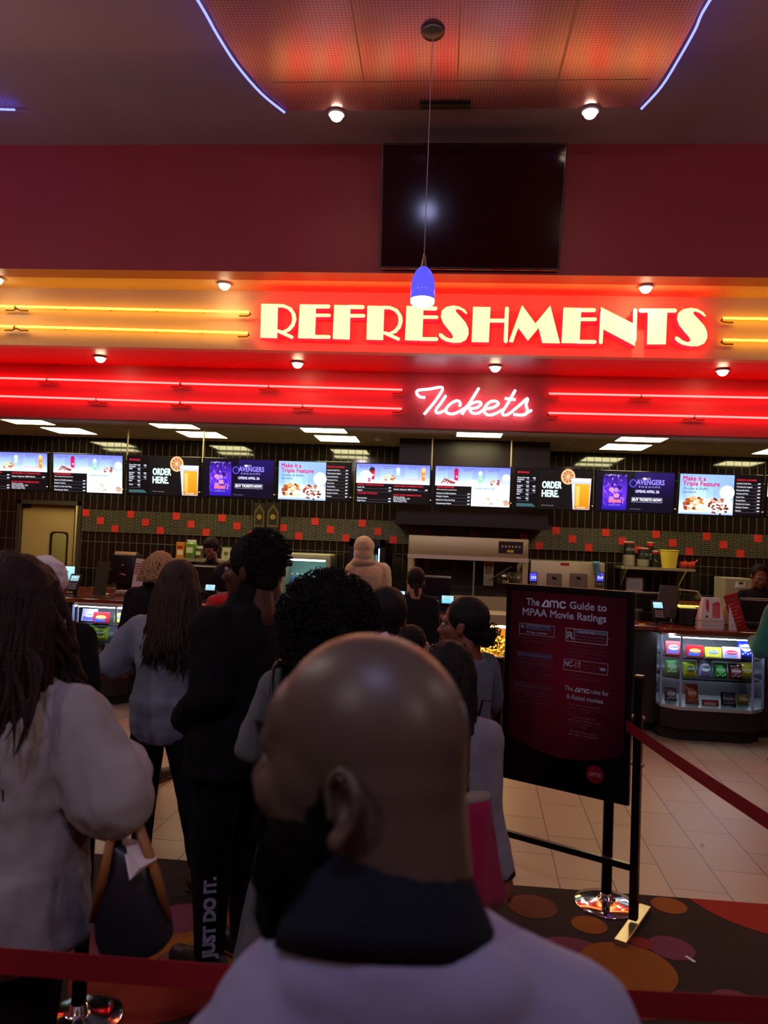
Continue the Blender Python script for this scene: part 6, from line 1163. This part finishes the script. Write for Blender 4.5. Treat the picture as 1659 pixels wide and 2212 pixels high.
o = D_.hair_short(hairm('black_curl', '0e0b0c', .7), .008, .006, None, 90, 3); mb = MB(D_.Th); curls(mb, (0, -.040, .050), (.090, .102, .100), 700, 4, .004, .0022, lambda d: d.z > -.25 and d.y < .25); c_ = mb.build('hair_curls', hairm('black_curl', '0e0b0c', .7), D_.t, True, local=True); c_.parent = o
# white lettering down the outer trouser leg: follows the leg nearest the camera
lp = [WD(461, 1700, 2.9), WD(455, 1790, 2.88)]
kn, an = [_MAT4[D_.t.name] @ p for p in (D_.knee['L'], D_.ank['L'])]
ax_ = (an - kn).normalized(); tv_ = (CAM - (kn + an) / 2); tv_ = (tv_ - ax_ * tv_.dot(ax_)).normalized(); sd_ = ax_.cross(tv_)
P = Pic(kn.lerp(an, .92) + tv_ * .086 + sd_ * 0, -ax_, -sd_ if (-ax_).cross(-sd_).dot(tv_) > 0 else sd_, .0008); P.text('JUST DO IT.', .0, -.02, .062, 'eef4fa', .04, w=.30)
o = P.build('leg_print', picmat('printed_film', 0, .3), D_.t, label='white capital lettering down the trouser leg')
# ---- curly-haired woman in a long grey cardigan
x, y = gx(714, 1330, 2.32); E_ = Human('woman with big round black curls and a long charcoal cardigan, beyond the bald man', x, y, Hof(700, 1262, 2.32), R_(-4), SK_D, b=1.12, hy=R_(-5), hoff=(.0, 0, 0), L={'el': (-.225, -.01, 1.10), 'wr': (-.13, .2, 1.06)}, R={'el': (.22, -.01, 1.1), 'wr': (.15, .2, 1.1)})
E_.top(cloth('charcoal_cardigan', '585c5d', .5, 280), 'cardigan', .016, .26, 1, .006, 1.50, .012, 7, seed=9, label='long charcoal grey cardigan'); E_.bottom(cloth('black_trousers', '141216')); E_.shoes()
mb = MB(E_.Th); mb.ell((0, -.03, .02), (.135, .13, .125)); mb.ell((0, -.05, -.08), (.125, .105, .09)); o = mb.build('hair', hairm('black_curl', '0e0b0c', .7), E_.t, True, local=True); fuse(o, .009, 3, .5, None, .016, 26, seed=5)
mb = MB(E_.Th); curls(mb, (0, -.032, .015), (.140, .135, .135), 900, 8, .0115, .0019); curls(mb, (0, -.05, -.085), (.125, .105, .09), 300, 9, .0115, .0019); c_ = mb.build('hair_curls', hairm('black_curl', '0e0b0c', .7), E_.t, True, local=True); c_.parent = o
sL_ = E_.sh['L']; mb = MB(); Q = [V((sL_.x + .02, .15, sL_.z - .14)), V((sL_.x + .02, .08, sL_.z + .055)), V((sL_.x + .025, .0, sL_.z + .092)), V((sL_.x + .035, -.09, sL_.z + .062)), V((sL_.x + .06, -.150, sL_.z - .05)), V((sL_.x + .11, -.178, sL_.z - .25)), V((sL_.x + .17, -.182, sL_.z - .42))]
sm = sm_path(Q, 4); MB().tube(sm, .032, 8, flat=.16, up=(1, 0, 0)).build('shoulder_strap', cloth('olive_strap', '2c3830'), E_.t, True, local=True, label='dark green shoulder strap with black edges')
for s_ in (-1, 1): MB().tube([p + V((s_ * .030, 0, .001)) for p in sm], .006, 6).build('strap_edge', mat('strap_black', h('0c0c0c'), .5), E_.t, True, local=True)
# ---- woman with low ponytail and pale hair tie
x, y = gx(832, 1330, 2.95); F_ = Human('dark-haired woman with a pale hair tie, between the curls and the bald head', x, y, Hof(830, 1270, 2.95), R_(5), SK_B, b=1.0)
F_.hair_short(hairm('black', '120d0e', .5), .008, .003, lambda mb: (mb.cap((-.02, -.11, -.05), (-.03, -.13, -.22), .03, .02)), 20)
MB(F_.Th).lathe([(.030, -.012), (.036, 0), (.030, .012)], (-.02, -.118, -.05), 16).build('hair_tie', mat('pale_tie', h('b8b4c0'), .6), F_.t, True, local=True); F_.top(cloth('black_jacket', '16131a'), 'jacket', .018, .85); F_.bottom(cloth('black_trousers', '141216')); F_.shoes()
# ---- child with glasses
x, y = gx(888, 1385, 4.0); G_ = Human('short dark-haired child with glasses, face half hidden above the bald head', x, y, Hof(885, 1353, 4.0), R_(-62), SK_M, b=.9, hsc=.95)
G_.hair_short(hairm('dark_brown', '1c1212', .5), .008, .004); G_.eyes(); G_.top(cloth('black_jacket', '16131a'), 'jacket', .015, .7); G_.bottom(cloth('black_trousers', '141216')); G_.shoes()
mb = MB(G_.Th)
for e in (-1, 1): mb.tube([(e * .033 + .021 * math.cos(q), .102, -.002 + .018 * math.sin(q)) for q in [i * .5236 for i in range(13)]], .0018, 6); mb.tube([(e * .054, .1, 0), (e * .078, .05, .002), (e * .082, -.01, .002)], .0018, 6)
mb.tube([(-.012, .103, 0), (.012, .103, 0)], .0018, 6); mb.build('glasses', mat('glasses_wire', h('c8c4bc'), .2, .9), G_.t, True, local=True)
# ---- man in black at the counter
x, y = gx(898, 1260, 6.75); H_p = Human('person in black with a small dark ponytail, back to us at the counter', x, y, Hof(897, 1226, 6.75), R_(3), SK_M, b=1.1)
H_p.hair_short(hairm('dark_brown', '1c1212', .5), .004, .003, lambda mb: mb.cap((.0, -.11, -.04), (.01, -.13, -.12), .026, .016)); H_p.top(cloth('black_jacket', '16131a'), 'jacket', .022, .8); H_p.bottom(cloth('black_trousers', '141216')); H_p.shoes()
# ---- hooded person inside
x, y = gx(795, 1230, 8.9); I_ = Human('person in a cream hooded top with the hood up, standing by the drinks fridge', x, y, Hof(780, 1163, 8.9), R_(12), SK_M, b=1.15, hoff=(-.06, 0, 0))
mh = cloth('cream_hoodie', 'a89880', .4, 200)
mb = MB(I_.Th); mb.ell((0, -.022, .030), (.125, .135, .135)); mb.ell((0, -.04, -.06), (.120, .12, .11)); mb.ell((0, -.04, -.15), (.15, .12, .07)); mb.cap((-.1, -.03, -.19), (.1, -.03, -.19), .07); o = mb.build('hood', mh, I_.t, True, local=True); fuse(o, .01, 4, .5, None, .006, 12, seed=3)
I_.top(mh, 'hoodie', .04, .85, 1, .012, label='cream hooded top'); I_.bottom(cloth('black_trousers', '141216')); I_.shoes()
# ---- woman with low bun, profile left
x, y = gx(1000, 1350, 3.35); J_ = Human('woman with a low fluffy bun and blue-grey T-shirt, left of the ratings stand', x, y, Hof(1000, 1291, 3.35), R_(42), SK_B, b=1.16, hy=R_(36), hsc=1.03, hoff=(.01, .0, 0), R={'el': (.27, .06, .98), 'wr': (.13, .30, .94)}, L={'el': (-.26, .0, 1.0), 'wr': (-.10, .24, .98)})
hb = hairm('black_curl', '0e0b0c', .7)
o = J_.hair_short(hairm('black', '120d0e', .5), .004, .003, lambda mb: (mb.ell((0, -.108, -.045), (.050, .045, .05)), mb.cap((0, -.07, 0), (0, -.10, -.04), .05, .04)), 30)
mb = MB(J_.Th); curls(mb, (0, -.112, -.05), (.052, .046, .05), 160, 6, .009, .0016); c_ = mb.build('bun_curls', hb, J_.t, True, local=True); c_.parent = o; J_.eyes()
J_.top(cloth('slate_tee', '565d70', .3), 'shirt', .014, .80, 0, 0, 1, .007, 8, label='blue-grey T-shirt'); mb = MB()
for q in 'LR': mb.cap(J_.sh[q], J_.el[q].lerp(J_.sh[q], .25), .072, .066)
o = mb.build('sleeves', cloth('slate_tee', '565d70', .3), J_.t, True, local=True); o.parent = J_.t; fuse(o, .01, 4)
J_.bottom(cloth('dark_jeans', '11131c', .3), 'jeans'); J_.shoes()
px_ = _MAT4[J_.t.name] @ J_.wr['R']
pu = thing('purse', 'small black purse held low by the woman with the bun', 'bag', WD(1050, 1600, 3.1)); c = WD(1050, 1598, 3.1)
MB().rbox(c, (.10, .07, .13), .03, None, 0, 3).build('purse_body', mat('navy_leather', h('1c2128'), .38), pu, True); MB().tube([c + V((-.04, 0, .06)), c + V((-.02, .01, .16)), c + V((.02, .01, .16)), c + V((.04, 0, .06))], .005).build('handle', mat('strap_black', h('0c0c0c'), .5), pu, True); MB().ell(c + V((0, -.036, .03)), (.008, .004, .008)).build('clasp', M_chrome, pu, True)
# ---- girl with long dark hair, grey sleeves, magenta top tied at the waist
x, y = gx(972, 1450, 2.5); HK = Hof(975, 1388, 2.5); K0 = dict(b=.98, hy=R_(-5), hsc=1.0, voxel=.008)
ang_ = R_(-10); Tk = Matrix.Translation((x, y, 0)) @ Matrix.Rotation(ang_, 4, 'Z'); eK = Tk.inverted() @ WD(1052, 1750, 2.46); wK = Tk.inverted() @ WD(1090, 1885, 2.44)
K_ = Human('girl with long black hair, grey sleeves and magenta waist wrap, right of the bald man', x, y, HK, ang_, SK_B, R={'el': eK, 'wr': wK}, curl=.7, **K0)
K_.top(cloth('pale_grey_knit', '7c7a84', .5, 320), 'shirt', .012, .74, .97, .006, 1, .006, 9, seed=12, label='pale grey long-sleeved top')
K_.hair_long(hairm('black', '120d0e', .5), .46, 170, .35, 12, .006, 1.9, .008, .010, 1.02); K_.bottom(cloth('black_trousers', '141216'), 'leggings'); K_.shoes()
mb = MB(); r0 = .168; n = 30; z0_, z1_ = local(K_, WD(1020, 1715, 2.45)).z, local(K_, WD(1020, 1935, 2.45)).z; rings = []
for q in range(9):
    t_ = q / 8; rings.append([V(((r0 + .04 * t_ + .010 * math.sin(7 * a + 2 * t_)) * math.cos(a), (r0 * .78 + .03 * t_ + .012 * math.sin(7 * a + 2 * t_)) * math.sin(a), z0_ + (z1_ - z0_) * t_)) for a in [2 * math.pi * i / n for i in range(n)]])
mb.ring_loft(rings); mb.build('waist_wrap', cloth('magenta', '8a1440', .4), K_.t, True, local=True, label='magenta top tied round the waist'); MB().lathe([(r0 - .008, z0_ - .012), (r0 - .002, z0_ + .005), (r0 - .008, z0_ + .025)], (0, 0, 0), 30, sy=.8).build('waist_band', cloth('pale_grey_band', '8a8078'), K_.t, True, local=True)
MB().lathe([(.034, -.014), (.036, 0), (.034, .014)], (0, 0, 0), 18, axis=(wK - eK).to_track_quat('Z', 'Y').to_matrix()).build('wristband', mat('dark_band', h('16141a'), .4), K_.t, True, local=True).location = wK
# ---- red hooded child
x, y = gx(492, 1270, 5.0); L2 = Human('child in a bright red hooded top, face turned right, beyond the man in black', x, y, Hof(482, 1216, 5.0), R_(-40), SK_M, b=.95)
L2.hair_short(hairm('black', '120d0e', .5), .006, .003); mr = cloth('red_hoodie', 'c41c24', .4); L2.top(mr, 'hoodie', .03, .7, 1, .01, label='bright red hoodie'); mb = MB(L2.Th); mb.ell((0, -.06, -.13), (.12, .085, .05)); mb.ell((0, .02, -.16), (.105, .08, .04)); o = mb.build('hood', mr, L2.t, True, local=True); fuse(o, .01, 4, .5, None, .006, 12); L2.bottom(cloth('black_trousers', '141216')); L2.shoes()
# ---- blond person in dark jacket
x, y = gx(334, 1260, 5.3); M2 = Human('blond short-haired person in a black jacket at the left counter', x, y, Hof(338, 1190, 5.3), R_(-18), SK_L, b=1.12, hoff=(.03, .02, 0))
M2.hair_long(hairm('blond', 'a8845a', .5), .09, 320, 1.0, 15, .0, 2.2, .007, .03); M2.top(cloth('black_jacket', '16131a'), 'jacket', .03, .8, 1, .01, label='black jacket'); M2.bottom(cloth('black_trousers', '141216')); M2.shoes()
# ---- employees
x, y = gx(460, 1200, 8.9); N2 = Human('employee in black behind the left till, looking down', x, y, Hof(456, 1163, 8.9), R_(178), SK_B, b=1.0, hp=-.35, lean=.06, L={'el': (-.26, .06, 1.15), 'wr': (-.15, .28, 1.10)}, R={'el': (.26, .06, 1.15), 'wr': (.15, .28, 1.10)})
N2.hair_short(hairm('black', '120d0e', .5), .010, .004, None, 30); N2.eyes(); N2.top(cloth('black_tee', '131115'), 'shirt', .012, .85, .45, label='black work shirt'); N2.bottom(cloth('black_trousers', '141216')); N2.shoes()
x, y = gx(1637, 1250, 8.5); O2 = Human('employee in black behind the right part of the counter, looking down', x, y, Hof(1638, 1220, 8.5), R_(170), SK_B, b=1.2, hp=-.38, lean=.06, hsc=1.06, L={'el': (-.28, .06, 1.15), 'wr': (-.15, .28, 1.12)}, R={'el': (.28, .06, 1.15), 'wr': (.15, .28, 1.12)})
O2.hair_short(hairm('black', '120d0e', .5), .001, .002); O2.eyes(); O2.top(cloth('black_tee', '131115'), 'shirt', .012, .85, .45, label='black work shirt'); O2.bottom(cloth('black_trousers', '141216')); O2.shoes()
# ---- person at the right edge in teal
x, y = gx(1716, 1400, 6.25); P2 = Human('person in a teal jacket, cut off by the right picture edge', x, y, 1.66, R_(-5), SK_M, b=1.1, L={'el': (-.27, -.04, .98), 'wr': (-.25, .22, 1.02)})
P2.hair_short(hairm('dark_brown', '1c1212', .5)); P2.top(cloth('teal_jacket', '2c7068', .4), 'jacket', .024, .8, .92, .012, label='teal jacket'); P2.bottom(cloth('black_trousers', '141216')); P2.shoes()
# ---- person in grey behind the tall man
x, y = gx(585, 1260, 4.4); Q2 = Human('dark-haired person in slate grey mostly hidden behind the tall man in black', x, y, Hof(585, 1186, 4.4), R_(0), SK_D, b=1.0)
Q2.hair_short(hairm('black', '120d0e', .5), .006, .003); Q2.top(cloth('slate_shirt', '3c4452', .3), 'shirt', .014, .85, label='slate grey shirt'); Q2.bottom(cloth('black_trousers', '141216')); Q2.shoes()
# ================================================================ THE BALD MAN (foreground)
PH = R_(66); S0 = 1.06
ear_l = V((-.080, -.036, -.012)) * S0; RB = Matrix.Rotation(PH, 3, 'Z'); earw = WD(745, 1748, .685); CB = earw - RB @ ear_l
NB = WD(850, 1985, .752)   # base of the neck
HB = CB.z + .136 * S0; by = R_(3)
bt_ = thing('person', 'bald bearded man in a grey-blue jacket, large in the foreground', 'person', (NB.x + .012, NB.y + .01, 0), by)
TB = _MAT4[bt_.name].inverted(); hc = TB @ CB; Thb = Matrix.Translation(hc) @ Matrix.Rotation(PH - by, 4, 'Z'); nb = TB @ NB
hm = MB(Thb); s = S0
def E2(c, r, rot=None): hm.ell([q * s for q in c], [q * s for q in r], rot, 26, 18)
def K2(a, b, r0, r1=None): hm.cap([q * s for q in a], [q * s for q in b], r0 * s, (r1 or r0) * s, 16)
E2((0, -.014, .036), (.079, .101, .096)); E2((0, -.034, .004), (.076, .080, .080)); E2((0, .010, .0), (.074, .088, .080)); E2((0, .026, -.034), (.066, .066, .082)); E2((0, .036, -.078), (.052, .054, .042)); E2((0, .072, -.102), (.026, .022, .02)); E2((0, .050, .040), (.064, .044, .052))
K2((0, .088, .006), (0, .1115, -.032), .012, .0165)
for e in (-1, 1): E2((e * .015, .098, -.040), (.013, .014, .012)); E2((e * .036, .058, -.024), (.030, .034, .032)); K2((e * .014, .086, .022), (e * .046, .072, .022), .0145)
E2((0, .090, -.062), (.028, .016, .010)); E2((0, .088, -.074), (.025, .015, .010)); K2((0, -.040, -.02), (0, -.058, -.14), .073, .070)
EAR = MB(Thb); HEAD = hm; hm = EAR
for e in (-1, 1):   # ears: shell, outer rim, inner ridge, lobe
    o = V((e * .080, -.034, -.010)); out = V((e, 0, 0)); tilt = .30
    def ep(y, z, w): return [(o + V((e * w, y, z)))[i] * s for i in range(3)]
    hm.ell(ep(0, 0, -.002), (.006 * s, .014 * s, .026 * s), None, 16, 12)
    rim = [(.010, -.004), (.013, .012), (.010, .025), (.0, .033), (-.012, .031), (-.020, .020), (-.0215, .005), (-.018, -.010), (-.010, -.022), (-.002, -.031)]
    hm.tube([ep(y, z, .007 + .007 * (-y / .02 if y < 0 else 0)) for y, z in rim], [.003 * s, .0038 * s, .004 * s, .0042 * s, .0044 * s, .0044 * s, .0042 * s, .004 * s, .0042 * s, .005 * s], 10)
    hm.tube([ep(y, z, .006) for y, z in ((-.004, .022), (-.012, .012), (-.0125, -.002), (-.008, -.013), (0, -.018))], [.003 * s] * 5, 8)
    hm.ell(ep(.003, -.030, .006), (.005 * s, .0085 * s, .010 * s), None, 12, 8); hm.ell(ep(.010, -.008, .004), (.005 * s, .004 * s, .007 * s), None, 10, 8)
mb = MB(); mb.v, mb.f, mb.m = HEAD.v, HEAD.f, HEAD.m
kB = HB / 1.72; shz = nb.z - .135
mb.cap(Thb @ V((0, -.055, -.13)), nb + V((0, 0, .0)), .072, .074)
for sd in (-1, 1):
    S1 = V((sd * .18, .0, shz + (-.042 if sd < 0 else .02))); e1_ = S1 + V((sd * .05, .03, -.29)); w1 = e1_ + V((-sd * .04, .12, -.22)); mb.cap(nb + V((0, 0, -.02)), S1, .06, .06); mb.cap(S1, e1_, .062, .05); mb.cap(e1_, w1, .05, .034); hand_shapes(mb, w1, w1 - e1_, (-sd, .3, 0), sd, .5)
    hp_ = V((sd * .095, .0, .52 * HB)); kn_ = V((sd * .10, .02, .28 * HB)); an_ = V((sd * .11, 0, .08)); mb.cap(hp_, kn_, .095, .062); mb.cap(kn_, an_, .062, .042); mb.cap(an_ + V((0, -.03, -.04)), an_ + V((0, .14, -.05)), .038, .032)
mb.ell((0, 0, .54 * HB), (.185, .135, .12)); mb.ell((0, .03, .63 * HB), (.18, .145, .13)); mb.ell((0, .01, .74 * HB), (.185, .125, .14))
skb = mat('bald_skin', h('4f443b'), .38, sss=.05, var=.14, vscale=30, bump=.06, bscale=600, spec=.5)
o = mb.build('body', skb, bt_, True, local=True); Ib = Thb.inverted()
def dfb(p, n):
    q = Ib @ p
    if q.z > -.12 and q.y > .02 and abs(q.x) < .075:
        for e in (-1, 1):
            d = ((q.x - e * .033 * s) / .019) ** 2 + ((q.z - .004) / .012) ** 2; q = q - V((0, .013 * math.exp(-d), 0))
        d = (q.x / .024) ** 2 + ((q.z + .0675 * s) / .003) ** 2; q = q - V((0, .003 * math.exp(-d), 0)); return Thb @ q
    # the hollow of the ear
    for e in (-1, 1):
        c = V((e * .0845, -.036, -.006)) * s; d = ((q.y - c.y) / .0085) ** 2 + ((q.z - c.z) / .014) ** 2
        if d < 6 and e * q.x > .070 * s: q = q - V((e * .009 * math.exp(-d), 0, 0)); return Thb @ q
    return p
fuse(o, .0040, 26, .5)
md_ = o.data; m2 = MB(); m2.v = [v.co.copy() for v in md_.vertices]; m2.f = [tuple(f.vertices) for f in md_.polygons]; m2.m = [0] * len(m2.f); nE = len(m2.v); m2.v += EAR.v; m2.f += [tuple(nE + i for i in f) for f in EAR.f]; m2.m += EAR.m
bpy.data.objects.remove(o); o = m2.build('body', skb, bt_, True, local=True); fuse(o, .0030, 3, .45, dfb)
for e in (-1, 1):
    mb = MB(Thb); mb.ell((e * .033 * s, .077 * s, .003), (.0118,) * 3, n=16, m=12); mb.ell((e * .033 * s, .0860 * s, .003), (.0056, .004, .0056), n=10, m=6, mi=1); mb.build('eye', [mat('eye_white', h('968e88'), .3), mat('iris_dark', h('20140e'), .2)], bt_, True, local=True)
# beard and brows
mb = MB(Thb); bd = lambda c, r: mb.ell([q * s for q in c], [q * s for q in r], None, 20, 14)
bd((0, .040, -.090), (.062, .060, .048)); bd((0, .076, -.118), (.040, .036, .042)); bd((0, .064, -.150), (.046, .042, .040)); bd((0, .096, -.052), (.024, .008, .006))
for e in (-1, 1): bd((e * .045, .028, -.068), (.026, .042, .044)); bd((e * .064, -.004, -.042), (.012, .020, .034)); bd((e * .07, -.010, -.012), (.0075, .010, .022)); bd((e * .030, .086, -.066), (.011, .012, .020))
hb_ = mat('beard_hair', h('080606'), .95, bump=.3, bscale=500, spec=.1); o = mb.build('beard', hb_, bt_, True, local=True); fuse(o, .005, 4, .5, None, .003, 60, seed=3)
br = MB(Thb); rs = random.Random(9)
for i in range(900):
    z = rs.uniform(-.9, .3); a = rs.uniform(-2.6, 2.6) ; q = math.sqrt(1 - z * z); d = V((math.sin(a) * q, math.cos(a) * q, z)); p = V((d.x * .064, .030 + d.y * .060, -.088 + d.z * .058)) * s
    if p.y < -.01: continue
    br.tube([p, p + (d + V((0, 0, -.6))).normalized() * .010, p + (d + V((rs.uniform(-.3, .3), 0, -1.2))).normalized() * .018], [.0012, .001, .0003], 4)
bo_ = br.build('beard_strands', hb_, bt_, True, local=True); bo_.parent = o
for e in (-1, 1): MB(Thb).tube([(e * .014 * s, .104 * s, .027 * s), (e * .034 * s, .098 * s, .034 * s), (e * .054 * s, .080 * s, .028 * s)], [.003, .0045, .0015], 8, flat=.6).build('eyebrow', hb_, bt_, True, local=True)
# jacket
mb = MB(); mb.ell((0, .01, .74 * HB), (.205, .15, .15)); mb.ell((0, .02, .62 * HB), (.20, .155, .16)); mb.ell((0, .0, .54 * HB), (.20, .15, .12)); mb.ell((.01, -.01, shz - .04), (.17, .115, .085)); mb.ell((0, -.055, nb.z - .035), (.125, .062, .055)); mb.cap(nb + V((0, -.01, -.03)), nb + V((0, 0, .0)), .098, .085)
for sd in (-1, 1):
    S1 = V((sd * .182 + (.02 if sd < 0 else -.014), .0, shz - .005 + (-.042 if sd < 0 else .024))); e1_ = S1 + V((sd * .055, .03, -.29)); w1 = e1_ + V((-sd * .04, .12, -.20)); mb.cap(nb + V((sd * .03, -.005, -.045)), S1, .074, .080); mb.cap(S1, e1_, .082, .07); mb.cap(e1_, w1, .07, .05)
mj = cloth('grey_blue_jacket', '7c7e9e', .35, 420, .75, .3, .10); o = mb.build('jacket', mj, bt_, True, local=True, label='grey-blue jacket'); fuse(o, .009, 8, .5, None, .0065, 8, (1, 1, .7), 21)
# stand collar: an open ribbed band round the neck
n = 44; rings = []
cN = nb + V((0, .0, .052))
for rr_, z_, sy_ in ((.118, -.045, .82), (.112, -.02, .84), (.098, .010, .86), (.084, .040, .88), (.078, .050, .88), (.072, .046, .88), (.078, .010, .86), (.088, -.03, .84)):
    rings.append([cN + V(((rr_ - .004) * math.cos(a) - .006, rr_ * sy_ * math.sin(a), z_ - .037 * (1 + math.sin(a)))) for a in [2 * math.pi * i / n for i in range(n)]])
mb = MB().ring_loft(rings, closed=True); mb.build('collar', cloth('navy_rib', '151a26', .9, 380), bt_, True, local=True, label='navy ribbed collar')
P3 = MB(); P3.ell((0, 0, .53 * HB), (.19, .14, .11))
for sd in (-1, 1): P3.cap((sd * .095, 0, .50 * HB), (sd * .10, .02, .28 * HB), .105, .075); P3.cap((sd * .10, .02, .28 * HB), (sd * .11, 0, .08), .075, .055)
o = P3.build('trousers', cloth('black_trousers', '141216'), bt_, True, local=True); fuse(o, .014, 4)
for sd in (-1, 1):
    q = MB().cap((sd * .11, -.04, .055), (sd * .11, .17, .045), .05, .042); o = q.build('shoe', mat('dark_shoe', h('1a181a'), .5), bt_, True, local=True); fuse(o, .01, 3, .5, lambda p, n: V((p.x, p.y, max(p.z, .002))))
